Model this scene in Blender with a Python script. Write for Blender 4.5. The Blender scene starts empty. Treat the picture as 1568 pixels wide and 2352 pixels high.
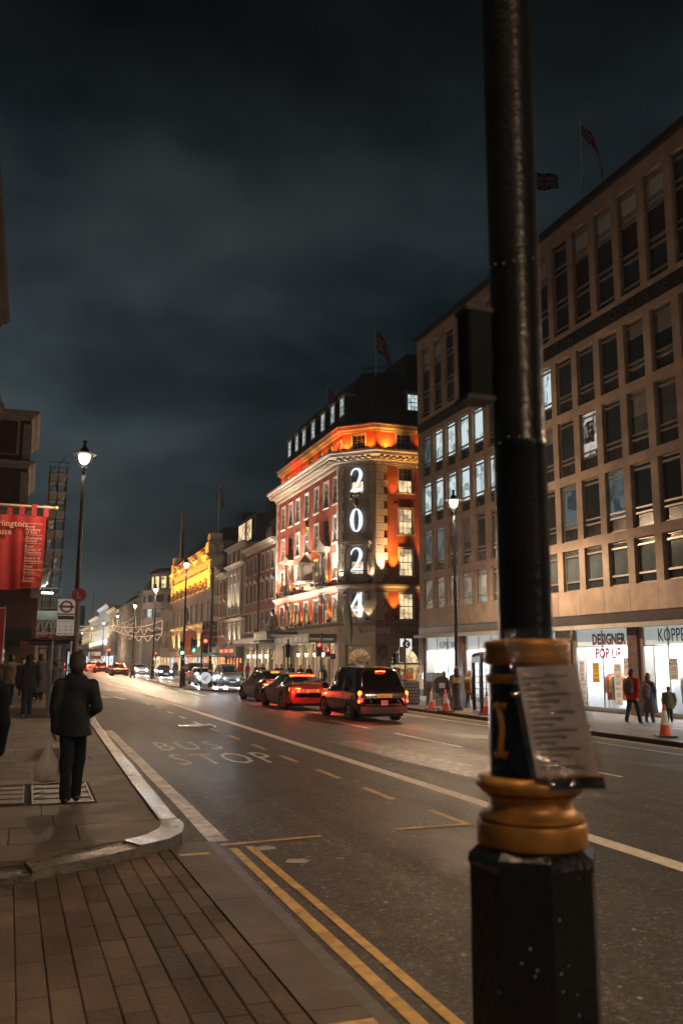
import bpy, bmesh, math, random
import numpy as np
from mathutils import Vector, Matrix
random.seed(7); np.random.seed(7)
sc = bpy.context.scene
COL = sc.collection
PI = math.pi
R = math.radians

# ------------------------------------------------------------------ camera
CAM_H = 1.72
def camera_basis(yaw, pitch, roll):
    fw = Vector((math.sin(yaw)*math.cos(pitch), math.cos(yaw)*math.cos(pitch), math.sin(pitch)))
    r = Vector((math.cos(yaw), -math.sin(yaw), 0)); u = r.cross(fw)
    c, s = math.cos(roll), math.sin(roll)
    return c*r + s*u, -s*r + c*u, fw
cd = bpy.data.cameras.new('camera'); cam = bpy.data.objects.new('camera', cd); COL.objects.link(cam)
_r, _u, _f = camera_basis(R(19.336), R(9.592), R(.2))
cam.matrix_world = Matrix(((_r.x, _u.x, -_f.x, 0), (_r.y, _u.y, -_f.y, 0), (_r.z, _u.z, -_f.z, CAM_H), (0, 0, 0, 1)))
cd.sensor_fit = 'VERTICAL'; cd.sensor_height = 36.0; cd.lens = 2003/2352*36
cd.clip_start = .05; cd.clip_end = 3000
cd.dof.use_dof = True; cd.dof.focus_distance = 42; cd.dof.aperture_fstop = 3.0
sc.camera = cam

# ------------------------------------------------------------------ exposure / renderer
sc.view_settings.view_transform = 'Standard'; sc.view_settings.look = 'None'
sc.view_settings.exposure = 0.55; sc.view_settings.gamma = 1; sc.view_settings.use_curve_mapping = False
sc.render.engine = 'CYCLES'
cy = sc.cycles
cy.use_denoising = True
cy.max_bounces = 5; cy.diffuse_bounces = 2; cy.glossy_bounces = 3; cy.transmission_bounces = 4; cy.transparent_max_bounces = 12
cy.caustics_reflective = False; cy.caustics_refractive = False
cy.sample_clamp_indirect = 3; cy.sample_clamp_direct = 0
cy.use_light_tree = True

# ------------------------------------------------------------------ night sky (world): deep teal cloud lit by the city below
W = bpy.data.worlds.new('World'); sc.world = W; W.use_nodes = True
nt = W.node_tree; nt.nodes.clear()
def N(t, **k):
    n = nt.nodes.new(t)
    for a, b in k.items(): setattr(n, a, b)
    return n
def LK(a, b): nt.links.new(a, b)
tc = N('ShaderNodeTexCoord'); sep = N('ShaderNodeSeparateXYZ'); LK(tc.outputs['Generated'], sep.inputs[0])
mp = N('ShaderNodeMapping'); mp.inputs['Scale'].default_value = (1, 1, 2.0); mp.inputs['Location'].default_value = (.35, .1, .3); LK(tc.outputs['Generated'], mp.inputs[0])
n1 = N('ShaderNodeTexNoise'); n1.inputs['Scale'].default_value = 2.1; n1.inputs['Detail'].default_value = 5; n1.inputs['Roughness'].default_value = .5; n1.inputs['Distortion'].default_value = .15
LK(mp.outputs[0], n1.inputs['Vector'])
cr = N('ShaderNodeValToRGB'); cr.color_ramp.elements[0].position = .38; cr.color_ramp.elements[0].color = (.0042, .0092, .0118, 1)
cr.color_ramp.elements[1].position = .68; cr.color_ramp.elements[1].color = (.047, .064, .069, 1)
e = cr.color_ramp.elements.new(.5); e.color = (.0155, .0248, .0290, 1)
LK(n1.outputs[0], cr.inputs[0])
# brightness falls with height: city glow near the roofs, darker overhead
mr = N('ShaderNodeMapRange'); mr.inputs[1].default_value = .08; mr.inputs[2].default_value = .66; mr.inputs[3].default_value = 1.15; mr.inputs[4].default_value = .10
LK(sep.outputs[2], mr.inputs[0])
mx = N('ShaderNodeMix', data_type='RGBA', blend_type='MULTIPLY'); mx.inputs[0].default_value = 1
LK(cr.outputs[0], mx.inputs[6]); LK(mr.outputs[0], mx.inputs[7])
bg = N('ShaderNodeBackground'); bg.inputs[1].default_value = 1.0; LK(mx.outputs[2], bg.inputs[0])
wo = N('ShaderNodeOutputWorld'); LK(bg.outputs[0], wo.inputs[0])

# ------------------------------------------------------------------ mesh builder
class MB:
    def __init__(s): s.v = []; s.f = []; s.mi = []; s.m = 0
    def face(s, idx): s.f.append(tuple(idx)); s.mi.append(s.m)
    def add(s, pts, faces):
        b = len(s.v); s.v.extend(tuple(map(float, p)) for p in pts)
        for f in faces: s.face([b+i for i in f])
    def quad(s, a, b, c, d): s.add([a, b, c, d], [(0, 1, 2, 3)])
    def box(s, x0, x1, y0, y1, z0, z1):
        s.add([(x0,y0,z0),(x1,y0,z0),(x1,y1,z0),(x0,y1,z0),(x0,y0,z1),(x1,y0,z1),(x1,y1,z1),(x0,y1,z1)],
              [(0,3,2,1),(4,5,6,7),(0,1,5,4),(1,2,6,5),(2,3,7,6),(3,0,4,7)])
        return s
    def bar(s, p0, p1, w, h=None):            # square bar between two points
        return s.cyl(p0, p1, w*.7071, None, 4, PI/4)
    def cyl(s, p0, p1, r0, r1=None, n=12, ph=0, caps=True):
        r1 = r0 if r1 is None else r1
        p0 = Vector(p0); p1 = Vector(p1); d = (p1-p0).normalized()
        a = Vector((0, 0, 1)) if abs(d.z) < .9 else Vector((1, 0, 0))
        x = d.cross(a).normalized(); y = d.cross(x)
        b = len(s.v)
        for p, r in ((p0, r0), (p1, r1)):
            for i in range(n):
                t = 2*PI*i/n+ph; s.v.append(tuple(p + (x*math.cos(t)+y*math.sin(t))*r))
        for i in range(n): s.face((b+i, b+(i+1) % n, b+n+(i+1) % n, b+n+i))
        if caps: s.face([b+i for i in range(n)][::-1]); s.face([b+n+i for i in range(n)])
        return s
    def tube(s, pts, r, n=6):
        pts = [Vector(p) for p in pts]; b = len(s.v)
        for k, p in enumerate(pts):
            d = (pts[min(k+1, len(pts)-1)]-pts[max(k-1, 0)]).normalized()
            a = Vector((0, 0, 1)) if abs(d.z) < .9 else Vector((1, 0, 0))
            x = d.cross(a).normalized(); y = d.cross(x); rr = r(k/(len(pts)-1)) if callable(r) else r
            for i in range(n):
                t = 2*PI*i/n; s.v.append(tuple(p+(x*math.cos(t)+y*math.sin(t))*rr))
        for k in range(len(pts)-1):
            for i in range(n): s.face((b+k*n+i, b+k*n+(i+1) % n, b+(k+1)*n+(i+1) % n, b+(k+1)*n+i))
        s.face([b+i for i in range(n)][::-1]); s.face([b+(len(pts)-1)*n+i for i in range(n)])
        return s
    def lathe(s, prof, n=24, c=(0, 0, 0), ph=0, facet=None):
        b = len(s.v)
        for r, z in prof:
            for i in range(n):
                t = 2*PI*i/n+ph; s.v.append((c[0]+r*math.cos(t), c[1]+r*math.sin(t), c[2]+z))
        for k in range(len(prof)-1):
            for i in range(n): s.face((b+k*n+i, b+k*n+(i+1) % n, b+(k+1)*n+(i+1) % n, b+(k+1)*n+i))
        s.face([b+i for i in range(n)][::-1]); s.face([b+(len(prof)-1)*n+i for i in range(n)])
        return s
    def ball(s, c, r, nu=12, nv=8):
        if not hasattr(r, '__len__'): r = (r, r, r)
        pr = [(math.sin(PI*k/nv), -math.cos(PI*k/nv)) for k in range(nv+1)]
        b = len(s.v)
        for q, z in pr:
            for i in range(nu):
                t = 2*PI*i/nu; s.v.append((c[0]+r[0]*max(q, 1e-4)*math.cos(t), c[1]+r[1]*max(q, 1e-4)*math.sin(t), c[2]+r[2]*z))
        for k in range(nv):
            for i in range(nu): s.face((b+k*nu+i, b+k*nu+(i+1) % nu, b+(k+1)*nu+(i+1) % nu, b+(k+1)*nu+i))
        return s
    def prism(s, poly, y0, y1):               # polygon in x,z pushed along y
        n = len(poly); b = len(s.v)
        s.v.extend((p[0], y0, p[1]) for p in poly); s.v.extend((p[0], y1, p[1]) for p in poly)
        s.face(range(b, b+n)); s.face([b+n+i for i in range(n)][::-1])
        for i in range(n): s.face((b+(i+1) % n, b+i, b+n+i, b+n+(i+1) % n))
        return s
    def slab(s, poly, z0, z1):                # polygon in x,y pushed along z
        n = len(poly); b = len(s.v)
        s.v.extend((p[0], p[1], z0) for p in poly); s.v.extend((p[0], p[1], z1) for p in poly)
        s.face([b+i for i in range(n)][::-1]); s.face([b+n+i for i in range(n)])
        for i in range(n): s.face((b+i, b+(i+1) % n, b+n+(i+1) % n, b+n+i))
        return s
    def sweep(s, path, prof, closed=False):   # profile (out, z) along a plan path; out = to the right of travel
        P = [Vector((p[0], p[1])) for p in path]; n = len(P); b = len(s.v); k = len(prof)
        for i in range(n):
            def nrm(a, c):
                d = (c-a).normalized(); return Vector((d.y, -d.x))
            if closed: na, nb = nrm(P[i-1], P[i]), nrm(P[i], P[(i+1) % n])
            else:
                na = nrm(P[i-1], P[i]) if i else nrm(P[0], P[1]); nb = nrm(P[i], P[i+1]) if i < n-1 else na
            m = (na+nb); m = m/(m.dot(na)) if m.length > 1e-6 else na
            for o, z in prof: s.v.append((P[i].x+m.x*o, P[i].y+m.y*o, z))
        for i in range(n if closed else n-1):
            for j in range(k-1):
                a = b+i*k+j; c = b+((i+1) % n)*k+j; s.face((a, a+1, c+1, c))
        if not closed:
            s.face([b+j for j in range(k)]); s.face([b+(n-1)*k+j for j in range(k)][::-1])
        return s
    def wall(s, u0, u1, z0, z1, holes=(), y=0, t=.3):   # wall in x,z at depth y facing -y, real reveals t deep
        us = sorted({u0, u1, *[min(max(q, u0), u1) for h in holes for q in h[:2]]}); zs = sorted({z0, z1, *[min(max(q, z0), z1) for h in holes for q in h[2:]]})
        for j in range(len(zs)-1):
            run = None
            for i in range(len(us)-1):
                cu, cz = (us[i]+us[i+1])/2, (zs[j]+zs[j+1])/2
                inh = any(h[0] < cu < h[1] and h[2] < cz < h[3] for h in holes)
                if not inh and run is None: run = us[i]
                if run is not None and (inh or i == len(us)-2):
                    e_ = us[i] if inh else us[i+1]
                    s.quad((run, y, zs[j]), (e_, y, zs[j]), (e_, y, zs[j+1]), (run, y, zs[j+1])); run = None
        for a, b_, c, d in holes:
            s.quad((a, y, c), (a, y, d), (a, y+t, d), (a, y+t, c)); s.quad((b_, y, d), (b_, y, c), (b_, y+t, c), (b_, y+t, d))
            s.quad((a, y, d), (b_, y, d), (b_, y+t, d), (a, y+t, d)); s.quad((b_, y, c), (a, y, c), (a, y+t, c), (b_, y+t, c))
        return s
    def mesh(s, name, mats=None, smooth=False):
        me = bpy.data.meshes.new(name); me.from_pydata(s.v, [], s.f)
        for m in (mats if isinstance(mats, (list, tuple)) else [mats]):
            if m: me.materials.append(m)
        if isinstance(mats, (list, tuple)) and len(mats) > 1: me.polygons.foreach_set('material_index', s.mi)
        if smooth:
            me.polygons.foreach_set('use_smooth', [True]*len(s.f)); me.set_sharp_from_angle(angle=R(smooth if smooth is not True else 40))
        me.update(); return me
    def build(s, name, mats=None, parent=None, loc=(0, 0, 0), rot=0, smooth=False):
        return link(name, s.mesh(name, mats, smooth), parent, loc, rot)

def link(name, data, parent=None, loc=(0, 0, 0), rot=0):
    o = bpy.data.objects.new(name, data); COL.objects.link(o)
    if parent: o.parent = parent
    o.location = loc
    o.rotation_euler = (0, 0, rot) if not hasattr(rot, '__len__') else rot
    return o
def tag(o, label=None, cat=None, group=None, kind=None):
    if label: o['label'] = label
    if cat: o['category'] = cat
    if group: o['group'] = group
    if kind: o['kind'] = kind
    return o
def thing(name, label, cat, loc=(0, 0, 0), rot=0, group=None):
    return tag(link(name, None, None, loc, rot), label, cat, group)
KIDS = {}
def copy_tree(o, parent=None):
    c = o.copy(); COL.objects.link(c)
    if parent: c.parent = parent
    for ch in list(o.children): copy_tree(ch, c)
    return c
CACHE = {}
def cached(key, fn):
    if key not in CACHE: CACHE[key] = fn()
    return CACHE[key]

# ------------------------------------------------------------------ materials
MATS = {}
def mat(name, col=(.5, .5, .5), rough=.6, metal=0, var=.15, vs=3.0, bump=0, bs=60, emit=None, es=0, spec=.5, stain=0, alpha=1, rvar=0, coord='Object', coat=0, piece=0):
    if name in MATS: return MATS[name]
    m = bpy.data.materials.new(name); m.use_nodes = True; t = m.node_tree; p = t.nodes['Principled BSDF']
    p.inputs['Roughness'].default_value = rough; p.inputs['Metallic'].default_value = metal
    p.inputs['Specular IOR Level'].default_value = spec; p.inputs['Alpha'].default_value = alpha; p.inputs['Coat Weight'].default_value = coat
    p.inputs['Coat Roughness'].default_value = .06
    L = t.links.new
    co = t.nodes.new('ShaderNodeTexCoord')
    if var or stain or rvar:
        nz = t.nodes.new('ShaderNodeTexNoise'); nz.inputs['Scale'].default_value = vs; nz.inputs['Detail'].default_value = 5; L(co.outputs[coord], nz.inputs['Vector'])
        mr_ = t.nodes.new('ShaderNodeMapRange'); mr_.inputs[1].default_value = .3; mr_.inputs[2].default_value = .7
        mr_.inputs[3].default_value = 1-var; mr_.inputs[4].default_value = 1+var; L(nz.outputs[0], mr_.inputs[0])
        mi = t.nodes.new('ShaderNodeMix'); mi.data_type = 'RGBA'; mi.blend_type = 'MULTIPLY'; mi.inputs[0].default_value = 1
        mi.inputs[6].default_value = (*col, 1); L(mr_.outputs[0], mi.inputs[7]); out = mi.outputs[2]
        if stain:
            n2 = t.nodes.new('ShaderNodeTexNoise'); n2.inputs['Scale'].default_value = vs*.23; n2.inputs['Detail'].default_value = 8; n2.inputs['Roughness'].default_value = .65
            L(co.outputs[coord], n2.inputs['Vector'])
            m2 = t.nodes.new('ShaderNodeMapRange'); m2.inputs[1].default_value = .35; m2.inputs[2].default_value = .65; m2.inputs[3].default_value = 1-stain; m2.inputs[4].default_value = 1; L(n2.outputs[0], m2.inputs[0])
            mj = t.nodes.new('ShaderNodeMix'); mj.data_type = 'RGBA'; mj.blend_type = 'MULTIPLY'; mj.inputs[0].default_value = 1; L(out, mj.inputs[6]); L(m2.outputs[0], mj.inputs[7]); out = mj.outputs[2]
        if piece:                                     # every flag, paver and kerb stone its own tone
            oi = t.nodes.new('ShaderNodeObjectInfo'); m4 = t.nodes.new('ShaderNodeMapRange'); m4.inputs[3].default_value = 1-piece; m4.inputs[4].default_value = 1+piece; L(oi.outputs['Random'], m4.inputs[0])
            mk_ = t.nodes.new('ShaderNodeMix'); mk_.data_type = 'RGBA'; mk_.blend_type = 'MULTIPLY'; mk_.inputs[0].default_value = 1; L(out, mk_.inputs[6]); L(m4.outputs[0], mk_.inputs[7]); out = mk_.outputs[2]
        L(out, p.inputs['Base Color'])
        if rvar:
            m3 = t.nodes.new('ShaderNodeMapRange'); m3.inputs[1].default_value = .3; m3.inputs[2].default_value = .7; m3.inputs[3].default_value = rough-rvar; m3.inputs[4].default_value = rough+rvar
            L(nz.outputs[0], m3.inputs[0]); L(m3.outputs[0], p.inputs['Roughness'])
    else: p.inputs['Base Color'].default_value = (*col, 1)
    if bump:
        nb = t.nodes.new('ShaderNodeTexNoise'); nb.inputs['Scale'].default_value = bs; nb.inputs['Detail'].default_value = 4; L(co.outputs[coord], nb.inputs['Vector'])
        bp = t.nodes.new('ShaderNodeBump'); bp.inputs['Strength'].default_value = bump; bp.inputs['Distance'].default_value = .02; L(nb.outputs[0], bp.inputs['Height']); L(bp.outputs[0], p.inputs['Normal'])
    if emit: p.inputs['Emission Color'].default_value = (*emit, 1); p.inputs['Emission Strength'].default_value = es
    MATS[name] = m; return m

def brick_mat(name, c1, c2, mortar, scale=1.0, bw=.225, bh=.075, bump=.6, rough=.8):
    m = bpy.data.materials.new(name); m.use_nodes = True; t = m.node_tree; p = t.nodes['Principled BSDF']; L = t.links.new
    co = t.nodes.new('ShaderNodeTexCoord'); sp = t.nodes.new('ShaderNodeSeparateXYZ'); cb = t.nodes.new('ShaderNodeCombineXYZ')
    L(co.outputs['Object'], sp.inputs[0])
    ad = t.nodes.new('ShaderNodeMath'); ad.operation = 'ADD'; L(sp.outputs[0], ad.inputs[0]); L(sp.outputs[1], ad.inputs[1])
    L(ad.outputs[0], cb.inputs[0]); L(sp.outputs[2], cb.inputs[1])
    b = t.nodes.new('ShaderNodeTexBrick'); L(cb.outputs[0], b.inputs[0])
    b.inputs['Color1'].default_value = (*c1, 1); b.inputs['Color2'].default_value = (*c2, 1); b.inputs['Mortar'].default_value = (*mortar, 1)
    b.inputs['Scale'].default_value = scale; b.inputs['Mortar Size'].default_value = .008; b.inputs['Brick Width'].default_value = bw; b.inputs['Row Height'].default_value = bh
    b.inputs['Mortar Smooth'].default_value = .2
    nz = t.nodes.new('ShaderNodeTexNoise'); nz.inputs['Scale'].default_value = 1.3; nz.inputs['Detail'].default_value = 8; L(co.outputs['Object'], nz.inputs[0])
    mr_ = t.nodes.new('ShaderNodeMapRange'); mr_.inputs[1].default_value = .3; mr_.inputs[2].default_value = .7; mr_.inputs[3].default_value = .7; mr_.inputs[4].default_value = 1.2; L(nz.outputs[0], mr_.inputs[0])
    mi = t.nodes.new('ShaderNodeMix'); mi.data_type = 'RGBA'; mi.blend_type = 'MULTIPLY'; mi.inputs[0].default_value = 1; L(b.outputs[0], mi.inputs[6]); L(mr_.outputs[0], mi.inputs[7])
    L(mi.outputs[2], p.inputs['Base Color']); p.inputs['Roughness'].default_value = rough
    bp = t.nodes.new('ShaderNodeBump'); bp.invert = True; bp.inputs['Strength'].default_value = bump; bp.inputs['Distance'].default_value = .012
    n3 = t.nodes.new('ShaderNodeTexNoise'); n3.inputs['Scale'].default_value = 9; n3.inputs['Detail'].default_value = 3; L(co.outputs['Object'], n3.inputs[0])
    ma = t.nodes.new('ShaderNodeMath'); ma.operation = 'MULTIPLY_ADD'; ma.inputs[1].default_value = 1.6; L(n3.outputs[0], ma.inputs[0]); L(b.outputs['Fac'], ma.inputs[2])
    L(ma.outputs[0], bp.inputs['Height']); L(bp.outputs[0], p.inputs['Normal'])
    MATS[name] = m; return m

def lit_mat(name, col, strength, scale=1.2, lo=.25, rough=.15):      # window with a lit room behind it
    if name in MATS: return MATS[name]
    m = bpy.data.materials.new(name); m.use_nodes = True; t = m.node_tree; p = t.nodes['Principled BSDF']; L = t.links.new
    co = t.nodes.new('ShaderNodeTexCoord'); oi = t.nodes.new('ShaderNodeObjectInfo')
    ad = t.nodes.new('ShaderNodeVectorMath'); ad.operation = 'ADD'; L(co.outputs['Object'], ad.inputs[0]); L(oi.outputs['Location'], ad.inputs[1])
    vo = t.nodes.new('ShaderNodeTexVoronoi'); vo.distance = 'CHEBYCHEV'; vo.inputs['Scale'].default_value = scale*1.7; L(ad.outputs[0], vo.inputs['Vector'])
    sp = t.nodes.new('ShaderNodeSeparateColor'); L(vo.outputs['Color'], sp.inputs[0])
    nz = t.nodes.new('ShaderNodeTexNoise'); nz.inputs['Scale'].default_value = scale*4; nz.inputs['Detail'].default_value = 4; L(ad.outputs[0], nz.inputs['Vector'])
    mu = t.nodes.new('ShaderNodeMath'); mu.operation = 'ADD'; L(sp.outputs[0], mu.inputs[0]); L(nz.outputs[0], mu.inputs[1])
    mr_ = t.nodes.new('ShaderNodeMapRange'); mr_.inputs[1].default_value = .5; mr_.inputs[2].default_value = 1.15; mr_.inputs[3].default_value = lo*strength; mr_.inputs[4].default_value = strength
    L(mu.outputs[0], mr_.inputs[0]); L(mr_.outputs[0], p.inputs['Emission Strength'])
    p.inputs['Emission Color'].default_value = (*col, 1); p.inputs['Base Color'].default_value = (.02, .02, .02, 1); p.inputs['Roughness'].default_value = rough
    MATS[name] = m; return m

def glass_mat(name, tint=(.9, .95, .95), refl=.12, rough=.02, crumple=0):      # thin clear glass
    if name in MATS: return MATS[name]
    m = bpy.data.materials.new(name); m.use_nodes = True; t = m.node_tree; t.nodes.clear(); L = t.links.new
    o = t.nodes.new('ShaderNodeOutputMaterial'); tr = t.nodes.new('ShaderNodeBsdfTransparent'); tr.inputs[0].default_value = (*tint, 1)
    gl = t.nodes.new('ShaderNodeBsdfGlossy'); gl.inputs['Roughness'].default_value = rough
    if crumple:
        co = t.nodes.new('ShaderNodeTexCoord'); nb = t.nodes.new('ShaderNodeTexNoise'); nb.inputs['Scale'].default_value = 22; nb.inputs['Detail'].default_value = 2; nb.inputs['Distortion'].default_value = 1.5; L(co.outputs['Object'], nb.inputs[0])
        bp = t.nodes.new('ShaderNodeBump'); bp.inputs['Strength'].default_value = crumple; bp.inputs['Distance'].default_value = .03; L(nb.outputs[0], bp.inputs['Height']); L(bp.outputs[0], gl.inputs['Normal'])
    fr = t.nodes.new('ShaderNodeLayerWeight'); fr.inputs[0].default_value = .5
    pw = t.nodes.new('ShaderNodeMath'); pw.operation = 'POWER'; pw.inputs[1].default_value = 4; L(fr.outputs['Facing'], pw.inputs[0])
    a = t.nodes.new('ShaderNodeMath'); a.operation = 'MULTIPLY_ADD'; a.use_clamp = True; a.inputs[1].default_value = .7; a.inputs[2].default_value = refl; L(pw.outputs[0], a.inputs[0])
    mx_ = t.nodes.new('ShaderNodeMixShader'); L(a.outputs[0], mx_.inputs[0]); L(tr.outputs[0], mx_.inputs[1]); L(gl.outputs[0], mx_.inputs[2]); L(mx_.outputs[0], o.inputs[0])
    MATS[name] = m; return m

def emit_mat(name, col, s):
    return mat(name, (.05, .05, .05), .3, var=0, emit=col, es=s)

def point(parent, loc, power, col, r=.12, name='lamp_light'):
    l = bpy.data.lights.new(name, 'POINT'); l.energy = power; l.color = col; l.shadow_soft_size = r
    return link(name, l, parent, loc)
def spot(parent, loc, target, power, col, angle=70, blend=.6, r=.08, name='flood_light'):
    l = bpy.data.lights.new(name, 'SPOT'); l.energy = power; l.color = col; l.spot_size = R(angle); l.spot_blend = blend; l.shadow_soft_size = r
    o = link(name, l, parent, loc); d = Vector(target)-Vector(loc)
    o.rotation_euler = d.to_track_quat('-Z', 'Y').to_euler(); return o

def text_mesh(txt, size=1, ext=.004, align='CENTER', space=1.0, sx=1.0, bold=0):
    key = ('txt', txt, round(size, 4), ext, align, space, sx, bold)
    if key in CACHE: return CACHE[key]
    c = bpy.data.curves.new('lettering', 'FONT'); c.body = txt; c.size = size; c.extrude = ext; c.align_x = align; c.align_y = 'BOTTOM_BASELINE' ; c.space_character = space; c.resolution_u = 2; c.offset = bold
    o = bpy.data.objects.new('tmp', c); me = bpy.data.meshes.new_from_object(o); bpy.data.objects.remove(o)
    if sx != 1.0:
        me.transform(Matrix.Diagonal((sx, 1, 1, 1)))
    CACHE[key] = me; return me
def text(name, txt, size, m, parent, loc, rot=0, stand=True, ext=.006, align='CENTER', space=1.0, sx=1.0, bold=0):
    me = text_mesh(txt, size, ext, align, space, sx, bold).copy(); me.materials.clear(); me.materials.append(m)
    return link(name, me, parent, loc, (PI/2 if stand else 0, 0, rot))

WARM = (1.0, .60, .29); WHITE = (1.0, .86, .70); COOL = (.78, .90, 1.0); AMBER = (1.0, .42, .06); REDL = (1.0, .03, .01)
M_stone = mat('portland_stone', (.40, .37, .33), .8, var=.15, vs=2, stain=.35, bump=.25, bs=25)
M_stone_l = mat('pale_stone', (.52, .50, .46), .75, var=.12, vs=2, stain=.25, bump=.2, bs=25)
M_stone_d = mat('sooty_stone', (.26, .23, .20), .85, var=.2, vs=2, stain=.5, bump=.3, bs=20)
M_white = mat('white_paint', (.72, .72, .70), .5, var=.06, vs=4)
M_black = mat('black_iron', (.018, .022, .024), .35, var=.1, bump=.08, bs=90)
M_slate = mat('slate_roof', (.03, .036, .04), .6, var=.25, vs=6, bump=.3, bs=18)
M_gold = mat('gold_paint', (.55, .30, .07), .38, metal=.55, var=.2, vs=9, bump=.03, bs=60)
M_dark = mat('dark_trim', (.03, .03, .032), .5, var=.1)
M_alu = mat('bronzed_aluminium', (.38, .33, .29), .4, metal=.6, var=.1)
M_steel = mat('brushed_steel', (.45, .45, .45), .3, metal=.9, var=.08)
M_pane = mat('dark_pane', (.032, .043, .048), .06, var=0, spec=.6)
M_pane_b = mat('dim_pane', (.10, .125, .132), .12, var=.4, vs=.9, spec=.6)
M_spandrel = mat('spandrel_glass', (.040, .042, .043), .22, var=.3, vs=3, bump=.35, bs=22, spec=.6)
M_warm = lit_mat('lit_room_warm', (1.0, .74, .42), .8)
M_warm2 = lit_mat('lit_room_amber', (1.0, .60, .24), .55)
M_dimw = lit_mat('dim_room_warm', (.9, .55, .28), .16)
M_cool = lit_mat('lit_room_cool', (.74, .92, .95), .55, lo=.35)
M_cool_d = lit_mat('dim_room_cool', (.55, .75, .78), .10)
M_glass = glass_mat('clear_glass')
# ================================================================== GROUND, ROAD, PAVEMENTS
ZF = -.45                                             # far pavement
def zr(x): return -.12-.0021*max(0, min(x, 16.5)-1.8)**2
KP = [(9.55, 1.63), (15, 1.69), (25, 1.84), (42, 2.35), (80, 3.3), (200, 6.0), (460, 9.0)]
def kx(y):                                            # near kerb line
    for (a, b), (c, d) in zip(KP, KP[1:]):
        if y <= c: return b+(d-b)*(y-a)/(c-a)
    return KP[-1][1]
def asphalt():
    m = bpy.data.materials.new('asphalt'); m.use_nodes = True; t = m.node_tree; p = t.nodes['Principled BSDF']; L = t.links.new
    co = t.nodes.new('ShaderNodeTexCoord')
    def noise(s, d=4, r=.5, sc3=None):
        n = t.nodes.new('ShaderNodeTexNoise'); n.inputs['Scale'].default_value = s; n.inputs['Detail'].default_value = d; n.inputs['Roughness'].default_value = r
        if sc3:
            q = t.nodes.new('ShaderNodeMapping'); q.inputs['Scale'].default_value = sc3; L(co.outputs['Object'], q.inputs[0]); L(q.outputs[0], n.inputs['Vector'])
        else: L(co.outputs['Object'], n.inputs['Vector'])
        return n.outputs[0]
    def rng(s, a, b, c, d):
        q = t.nodes.new('ShaderNodeMapRange'); q.inputs[1].default_value = a; q.inputs[2].default_value = b; q.inputs[3].default_value = c; q.inputs[4].default_value = d; L(s, q.inputs[0]); return q.outputs[0]
    def mul(a, b):
        q = t.nodes.new('ShaderNodeMath'); q.operation = 'MULTIPLY'; L(a, q.inputs[0]); L(b, q.inputs[1]); return q.outputs[0]
    big = noise(.35, 6, .6, (1, .25, 1)); mid = noise(2.2, 6, .65); fine = noise(95, 3, .7); vor = t.nodes.new('ShaderNodeTexVoronoi'); vor.inputs['Scale'].default_value = 55; L(co.outputs['Object'], vor.inputs['Vector'])
    # large worn patches, wheel tracks along the street and the chips of stone in the tar
    grit = noise(14, 5, .75); tr = noise(1.1, 4, .6, (2.4, .05, 1))
    f = mul(mul(rng(big, .35, .65, .62, 1.2), rng(mid, .3, .7, .74, 1.22)), rng(fine, .35, .7, .4, 1.9))
    v2 = t.nodes.new('ShaderNodeTexVoronoi'); v2.inputs['Scale'].default_value = 38; L(co.outputs['Object'], v2.inputs['Vector']); sc2 = t.nodes.new('ShaderNodeSeparateColor'); L(v2.outputs['Color'], sc2.inputs[0])
    f = mul(f, rng(sc2.outputs[0], .80, .97, .95, 2.1))
    f = mul(mul(f, rng(grit, .3, .7, .62, 1.42)), rng(tr, .35, .65, .78, 1.15))
    f = mul(f, rng(vor.outputs['Distance'], .0, .6, 1.5, .75))
    cr_ = t.nodes.new('ShaderNodeMix'); cr_.data_type = 'RGBA'; cr_.blend_type = 'MULTIPLY'; cr_.inputs[0].default_value = 1; cr_.inputs[6].default_value = (.086, .077, .069, 1); L(f, cr_.inputs[7])
    L(cr_.outputs[2], p.inputs['Base Color'])
    # the carriageway is wet from the stop line to the islands, drier towards the viewer
    sp = t.nodes.new('ShaderNodeSeparateXYZ'); L(co.outputs['Object'], sp.inputs[0]); wet = rng(sp.outputs[1], 34, 52, 0, .17)
    sb = t.nodes.new('ShaderNodeMath'); sb.operation = 'SUBTRACT'; L(rng(mul(big, mid), .16, .36, .48, .72), sb.inputs[0]); L(wet, sb.inputs[1]); L(sb.outputs[0], p.inputs['Roughness']); p.inputs['Specular IOR Level'].default_value = .16
    bp = t.nodes.new('ShaderNodeBump'); bp.inputs['Strength'].default_value = .35; bp.inputs['Distance'].default_value = .006
    ad = t.nodes.new('ShaderNodeMath'); ad.operation = 'ADD'; L(fine, ad.inputs[0]); L(vor.outputs['Distance'], ad.inputs[1]); L(ad.outputs[0], bp.inputs['Height']); L(bp.outputs[0], p.inputs['Normal'])
    return m
M_asph = asphalt()
M_ground = mat('bare_ground', (.05, .048, .045), .9)
M_flag = mat('york_flag', (.15, .118, .095), .66, var=.25, vs=2.5, stain=.45, bump=.35, bs=22, rvar=.12, piece=.22)
M_paver = mat('worn_paver', (.135, .098, .077), .72, var=.28, vs=3, stain=.5, bump=.5, bs=35, rvar=.1, spec=.35, piece=.3)
M_kerb = mat('granite_kerb', (.125, .108, .095), .36, var=.3, vs=9, stain=.35, bump=.8, bs=60, rvar=.14, piece=.25)
M_joint = mat('dark_joint', (.025, .022, .02), .9)
M_line = mat('worn_white_line', (.84, .76, .66), .6, var=.2, vs=14, stain=.12, bump=.3, bs=80)
M_yline = mat('worn_yellow_line', (.78, .48, .14), .6, var=.25, vs=12, stain=.4, bump=.35, bs=80)
M_cream = mat('worn_cream_line', (.66, .52, .36), .5, var=.35, vs=9, stain=.6, bump=.4, bs=60)
M_gum = mat('pale_speck', (.42, .37, .33), .7, var=.3)

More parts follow.
